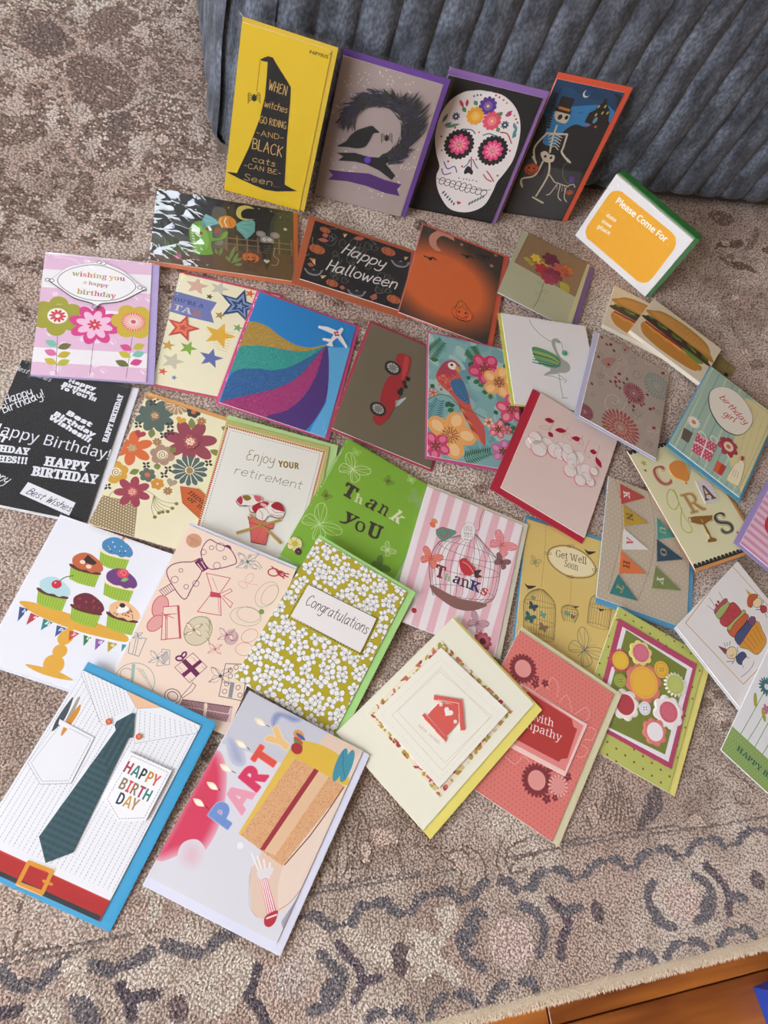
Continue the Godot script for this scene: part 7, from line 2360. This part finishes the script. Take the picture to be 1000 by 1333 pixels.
func front_cards():
	# shirt and tie
	card("tie", "white shirt card with a teal tie, red belt and a Happy Birth Day tag", c("e9ebee"), c("2f9fcf"), 6.0, "greeting_card", ONRUG)
	Z(0, 860, 0.29)
	var th := c("858b92")
	# stitched stripes follow the shirt
	for i in 29:
		var x := 2.0 + i * 4.4
		dash(PM([x, 0, x, 152]), 0.4, 1.7, 1.1, th)
	# collar
	var colL := [365, 60, 390, 20, 555, 112, 608, 205, 588, 245, 560, 262, 478, 290, 455, 285]
	var colR := [618, 215, 740, 208, 920, 290, 880, 325, 605, 372, 598, 280]
	pg([548, 105, 780, 205, 735, 212, 615, 216], c("e8bd98"))
	for q in [colL, colR]:
		pg(q, c("e9ebee"))
		stroke(PT(q), 0.3, th, true)
	for i in 10: dash(PT([372 + i * 19, 80 + i * 4 - 40, 448 + i * 14, 280 - i * 6]), 0.4, 1.7, 1.1, th)
	for i in 13: dash(PT([630 + i * 22, 222 + i * 6, 622 + i * 24, 362 - i * 4]), 0.4, 1.7, 1.1, th)
	for q in [[488, 274], [623, 341]]:
		el(q[0], q[1], 14, 14, 0, c("d8683a"))
		elo(q[0], q[1], 10, 10, 0, 0.3, c("a8451f"))
		for s in [[-3, -3], [3, 3], [3, -3], [-3, 3]]: el(q[0] + s[0], q[1] + s[1], 1.6, 1.6, 0, c("f3d8c4"))
	var tie := [595, 234, 607, 240, 602, 322, 596, 344, 578, 348, 330, 860, 205, 908, 175, 790, 520, 312, 514, 290, 525, 272]
	pg(tie, c("2f4f56"))
	var tp := PT(tie)
	for i in 34:
		for v in [Vector2(1, 0), Vector2(0, 1)]:
			var o: Vector2 = MM(i * 5.2, 0) if v.y > 0 else MM(0, i * 5.2)
			var n := Vector2(v.y, v.x) * 1.3 * ppm
			var band := PackedVector2Array([o - n, o + v * 1200.0 - n, o + v * 1200.0 + n, o + n])
			for r in Geometry2D.intersect_polygons(tp, band): fill([r], c("29454c") if v.y > 0 else c("35575e"))
	ln([520, 312, 545, 335, 596, 344], 0.5, c("1f383e"))
	# pockets
	var pk := [268, 262, 425, 345, 320, 550, 182, 555, 125, 460]
	pg(pk, c("e9ebee"))
	stroke(PT(pk), 0.35, th, true)
	var pk2 := PT([275, 285, 408, 352, 310, 538, 190, 542, 140, 460])
	pk2.append(pk2[0])
	dash(pk2, 0.45, 1.6, 1.0, th)
	for q in [[326, 178, 318, 172, 255, 262, 235, 318, 290, 262, "3c4a50"], [350, 165, 358, 172, 310, 270, 296, 268, 330, 200, "a39a8c"], [360, 196, 350, 240, 290, 325, 274, 332, 300, 270, "cf8a2e"]]:
		cv(q.slice(0, 10), c(q[10]))
	pg([268, 262, 320, 290, 310, 310, 262, 285], c("e9ebee"))
	# belt
	pg([-260, 730, 500, 1080, 440, 1180, -300, 840], c("b02422"))
	pg([-300, 810, 452, 1145, 430, 1200, -320, 880], c("2c3338"))
	ln([-260, 736, 500, 1084], 0.4, c("d8504a"))
	var bk := PT([130, 905, 235, 945, 190, 1042, 82, 1000])
	stroke(bk, 3.4, c("d8952c"), true)
	ln([196, 988, 232, 1004], 2.2, c("d8952c"))
	ln([215, 985, 205, 1010], 2.0, c("d8952c"))
	# tag
	var tag := [588, 412, 772, 495, 655, 718, 528, 722, 468, 620]
	pg(tag, c("f0f1f2"))
	var tg := PT([592, 428, 756, 502, 648, 706, 535, 710, 482, 620])
	tg.append(tg[0])
	dash(tg, 0.5, 1.6, 1.0, c("8a9098"))
	tx("HAPPY", 552, 498, 702, 568, "sb", [c("a83a48"), c("2f7f74"), c("24303c"), c("c98a3a"), c("d05a48")], 0.0, 10.0)
	tx("BIRTH", 530, 572, 664, 634, "sb", [c("8a7a60"), c("c9504a"), c("7a8450"), c("a82f48"), c("2f7f74")], 0.0, 10.0)
	tx("DAY", 518, 640, 608, 676, "sb", [c("24303c"), c("cf963f"), c("a88a60")], 0.0, 10.0)
	raised("tie_cutout", tie, 0.0008)
	raised("pocket", pk, 0.0006)
	raised("greeting_tag", tag, 0.0026)
	raised("belt_buckle", [118, 885, 250, 935, 195, 1060, 68, 1008], 0.0004)
	for q in [[488, 274], [623, 341]]: raise_px("shirt_button", ring(P(q[0], q[1]), 14 * K(q[0], q[1]), 14 * K(q[0], q[1]), 0.0, 16), 0.0012)
	finish()
	sleeve(2, 11, 14, 6, 0.0003, 111)
	# party cake photograph
	card("party", "photo card of a cake slice with letter candles spelling PARTY and a striped fork", c("dcdce2"), c("dfe2f2"), 6.0, "greeting_card", ONRUG)
	Z(180, 890, 0.31)
	var base := c("dcdce2")
	pg([465, 30, 980, 290, 900, 430, 350, 250], c("c9cbd3"))
	var bpoly := smooth(PT([320, 300, 350, 370, 345, 480, 320, 590, 270, 680, 230, 700, 210, 680, 90, 720, 150, 600, 240, 430]), true)
	soft(bpoly, c("e2b5c0"), c("d63a5c"), 9.0, 12)
	soft(smooth(PT([200, 690, 240, 680, 260, 720, 230, 760, 190, 740]), true), base, c("e0c0c8"), 10.0, 8)
	soft(smooth(PT([560, 150, 590, 120, 680, 150, 650, 160, 600, 140, 570, 180]), true), c("c9cbd3"), c("8f9ac2"), 3.0, 6)
	soft(smooth(PT([380, 230, 420, 260, 440, 330, 400, 320]), true), c("cfd0d8"), c("a8b0cc"), 6.0, 6)
	# plate
	cv([480, 770, 470, 860, 480, 960, 530, 985, 620, 930, 760, 720, 930, 300, 830, 210, 760, 250, 640, 520], c("e3c9b5"))
	cv([600, 790, 700, 640, 900, 330, 930, 330, 780, 690, 640, 920, 590, 950], c("ead6c4"))
	sp([590, 950, 650, 905, 730, 790, 800, 660], 0.7, c("b89a88"))
	pg([600, 1000, 700, 850, 760, 740, 700, 900, 620, 1080], c("a5a0aa"))
	# cake
	pg([420, 630, 640, 270, 690, 240, 800, 270, 880, 430, 740, 370, 660, 310, 520, 560, 440, 640], c("e2bd4e"))
	cv([640, 280, 680, 240, 780, 262, 860, 320, 880, 425, 780, 380, 690, 330], c("dfb93f"))
	var ck := [430, 635, 660, 312, 870, 432, 605, 765]
	pg(ck, c("dca878"))
	dots(PT(ck), 2600, 0.8, [c("c98f5e"), c("e8be92"), c("d39d6c"), c("b57a4a")], 9)
	pg([740, 355, 758, 366, 530, 700, 510, 696, 600, 560], c("9f2634"))
	pg([758, 366, 800, 392, 575, 722, 530, 702], c("e3bf98"))
	ln([862, 436, 800, 530, 720, 640, 615, 760], 1.0, c("6b3a24"))
	for q in [[675, 215, 26, 18, "d89a4a"], [682, 222, 24, 7, "3a5aa0"], [672, 240, 24, 10, "c2503a"], [672, 252, 24, 8, "5f8a3a"], [666, 272, 26, 22, "a8242e"]]: el(q[0], q[1], q[2], q[3], 10, c(q[4]))
	for q in [[848, 340, 20, 72], [878, 345, 20, 70]]: el(q[0], q[1], q[2], q[3], -4, c("3f93a8"))
	sp([862, 278, 860, 340, 870, 405], 0.6, c("1f6a80"))
	# candles
	var cnd := [["P", 375, 608, 418, 545, "6f93cf"], ["A", 435, 548, 490, 462, "e8a0b4"], ["R", 497, 452, 545, 388, "d8325f"], ["T", 553, 368, 590, 310, "e0503f"], ["Y", 604, 296, 650, 238, "ecc483"]]
	for q in cnd:
		tx(q[0], q[1], q[2], q[3], q[4], "sb", c(q[5]).lightened(0.45), 0.0, 21.0, 0.0, 3.0)
		tx(q[0], q[1], q[2], q[3], q[4], "sb", c(q[5]), 0.0, 21.0, 0.0, 1.8)
	for q in [[258, 500, 295, 525], [315, 430, 345, 448], [370, 355, 408, 375], [435, 255, 468, 278], [515, 162, 550, 180]]:
		leaf(q[0] - 28, q[1] - 18, q[0] + 20, q[1] + 16, 13, c("f3e2c4"))
		leaf(q[0] - 18, q[1] - 10, q[0] + 18, q[1] + 14, 8, c("fbf5e4"))
		ln([q[0] + 24, q[1] + 12, q[2], q[3]], 0.7, c("3a2420"))
	# fork
	for i in 4: ln([475 + i * 26, 712 + i * 14, 512 + i * 12, 800 + i * 5], 1.6, c("efecee"))
	cv([500, 790, 560, 770, 565, 790, 540, 820, 515, 825], c("e6dfe0"))
	pg([512, 825, 540, 815, 582, 960, 545, 985], c("d86a74"))
	for i in 4: ln([516 + i * 7, 826 - i * 2, 548 + i * 9, 975 - i * 4], 1.0, c("f3e6e6"))
	cv([535, 975, 585, 952, 575, 1000, 550, 1022, 530, 1010], c("b8283a"))
	ln([540, 985, 580, 970], 1.4, c("f0dada"))
	sp([475, 770, 465, 860, 470, 940, 500, 980], 0.3, c("a8a0a6"))
	el(428, 680, 14, 14, 0, c("eeeef3"))
	finish()
	sleeve(2, 2, 10, 10, 0.0002, 113)
	# new home
	card("home", "ivory card with a coral birdhouse on a diamond panel lettered New Home, yellow envelope", c("ecebd6"), c("e8dc74"), 6.0, "greeting_card", ONRUG, 0.6)
	Z(430, 790, 0.29)
	var outer := [497, 148, 820, 468, 492, 855, 168, 478]
	var op := PT(outer)
	var g := RandomNumberGenerator.new()
	g.seed = 21
	fill([op], c("e9e3cc"))
	for i in 260:
		var t := g.randf()
		var e := g.randi() % 4
		var q := op[e].lerp(op[(e + 1) % 4], t).lerp((op[0] + op[2]) / 2, g.randf() * 0.16)
		var blot := ring(q, g.randf_range(1.6, 4.2) * ppm, g.randf_range(1.2, 2.8) * ppm, g.randf() * TAU)
		for r in Geometry2D.intersect_polygons(op, blot): fill([r], [c("a5a04a"), c("c2705a"), c("e3c9b8"), c("b5943f"), c("a8484c"), c("cfc286"), c("e9e3cc")][g.randi() % 7])
	var inner := [495, 185, 797, 470, 487, 812, 193, 482]
	pg(inner, c("eeedde"))
	for k in 2:
		var rr := PT([[492, 275, 712, 498, 500, 735, 275, 488], [488, 290, 722, 492, 512, 700, 300, 470]][k])
		stroke(rr, 0.35, c("cfc194"), true)
	var dr := PT([494, 235, 758, 485, 490, 775, 228, 485])
	dr.append(dr[0])
	dash(dr, 0.35, 2.2, 2.2, c("d8d0b8"))
	var house := [478, 432, 572, 420, 578, 520, 512, 605, 412, 488]
	var co := c("d8645c")
	pg([462, 398, 588, 418, 600, 555, 580, 556, 568, 442, 460, 418], co)
	pg([480, 436, 572, 440, 572, 520, 512, 588, 430, 490], co)
	pg([418, 478, 520, 592, 512, 606, 408, 490], co)
	ln([428, 486, 512, 582], 0.7, c("f0d8d0"))
	ln([478, 420, 572, 435, 574, 510], 0.6, c("f0d8d0"))
	heart(525, 474, 22, -10, c("f3efe6"))
	for q in [[492, 440], [557, 517]]:
		el(q[0], q[1], 9, 9, 0, c("e6d0c4"))
		el(q[0] - 2, q[1] - 2, 4, 4, 0, c("fbf6f0"))
	tx("NEW  HOME", 392, 538, 484, 618, "s", c("cfaea0"), 0.0, 2.9)
	raised("patterned_mat", outer, 0.0003)
	raised("diamond_panel", inner, 0.0022)
	raised("house_roof", [462, 398, 588, 418, 600, 555, 580, 556, 568, 442, 460, 418], 0.0014, false, 0.0022)
	raised("house_front", [480, 436, 568, 441, 572, 520, 512, 588, 430, 490], 0.001, false, 0.0022)
	raised("house_base", [418, 478, 520, 592, 512, 606, 408, 490], 0.0014, false, 0.0022)
	for q in [[492, 440], [557, 517]]: raise_px("gem", ring(P(q[0], q[1]), 9 * K(q[0], q[1]), 9 * K(q[0], q[1]), 0.0, 10), 0.002, 0.0022)
	finish()
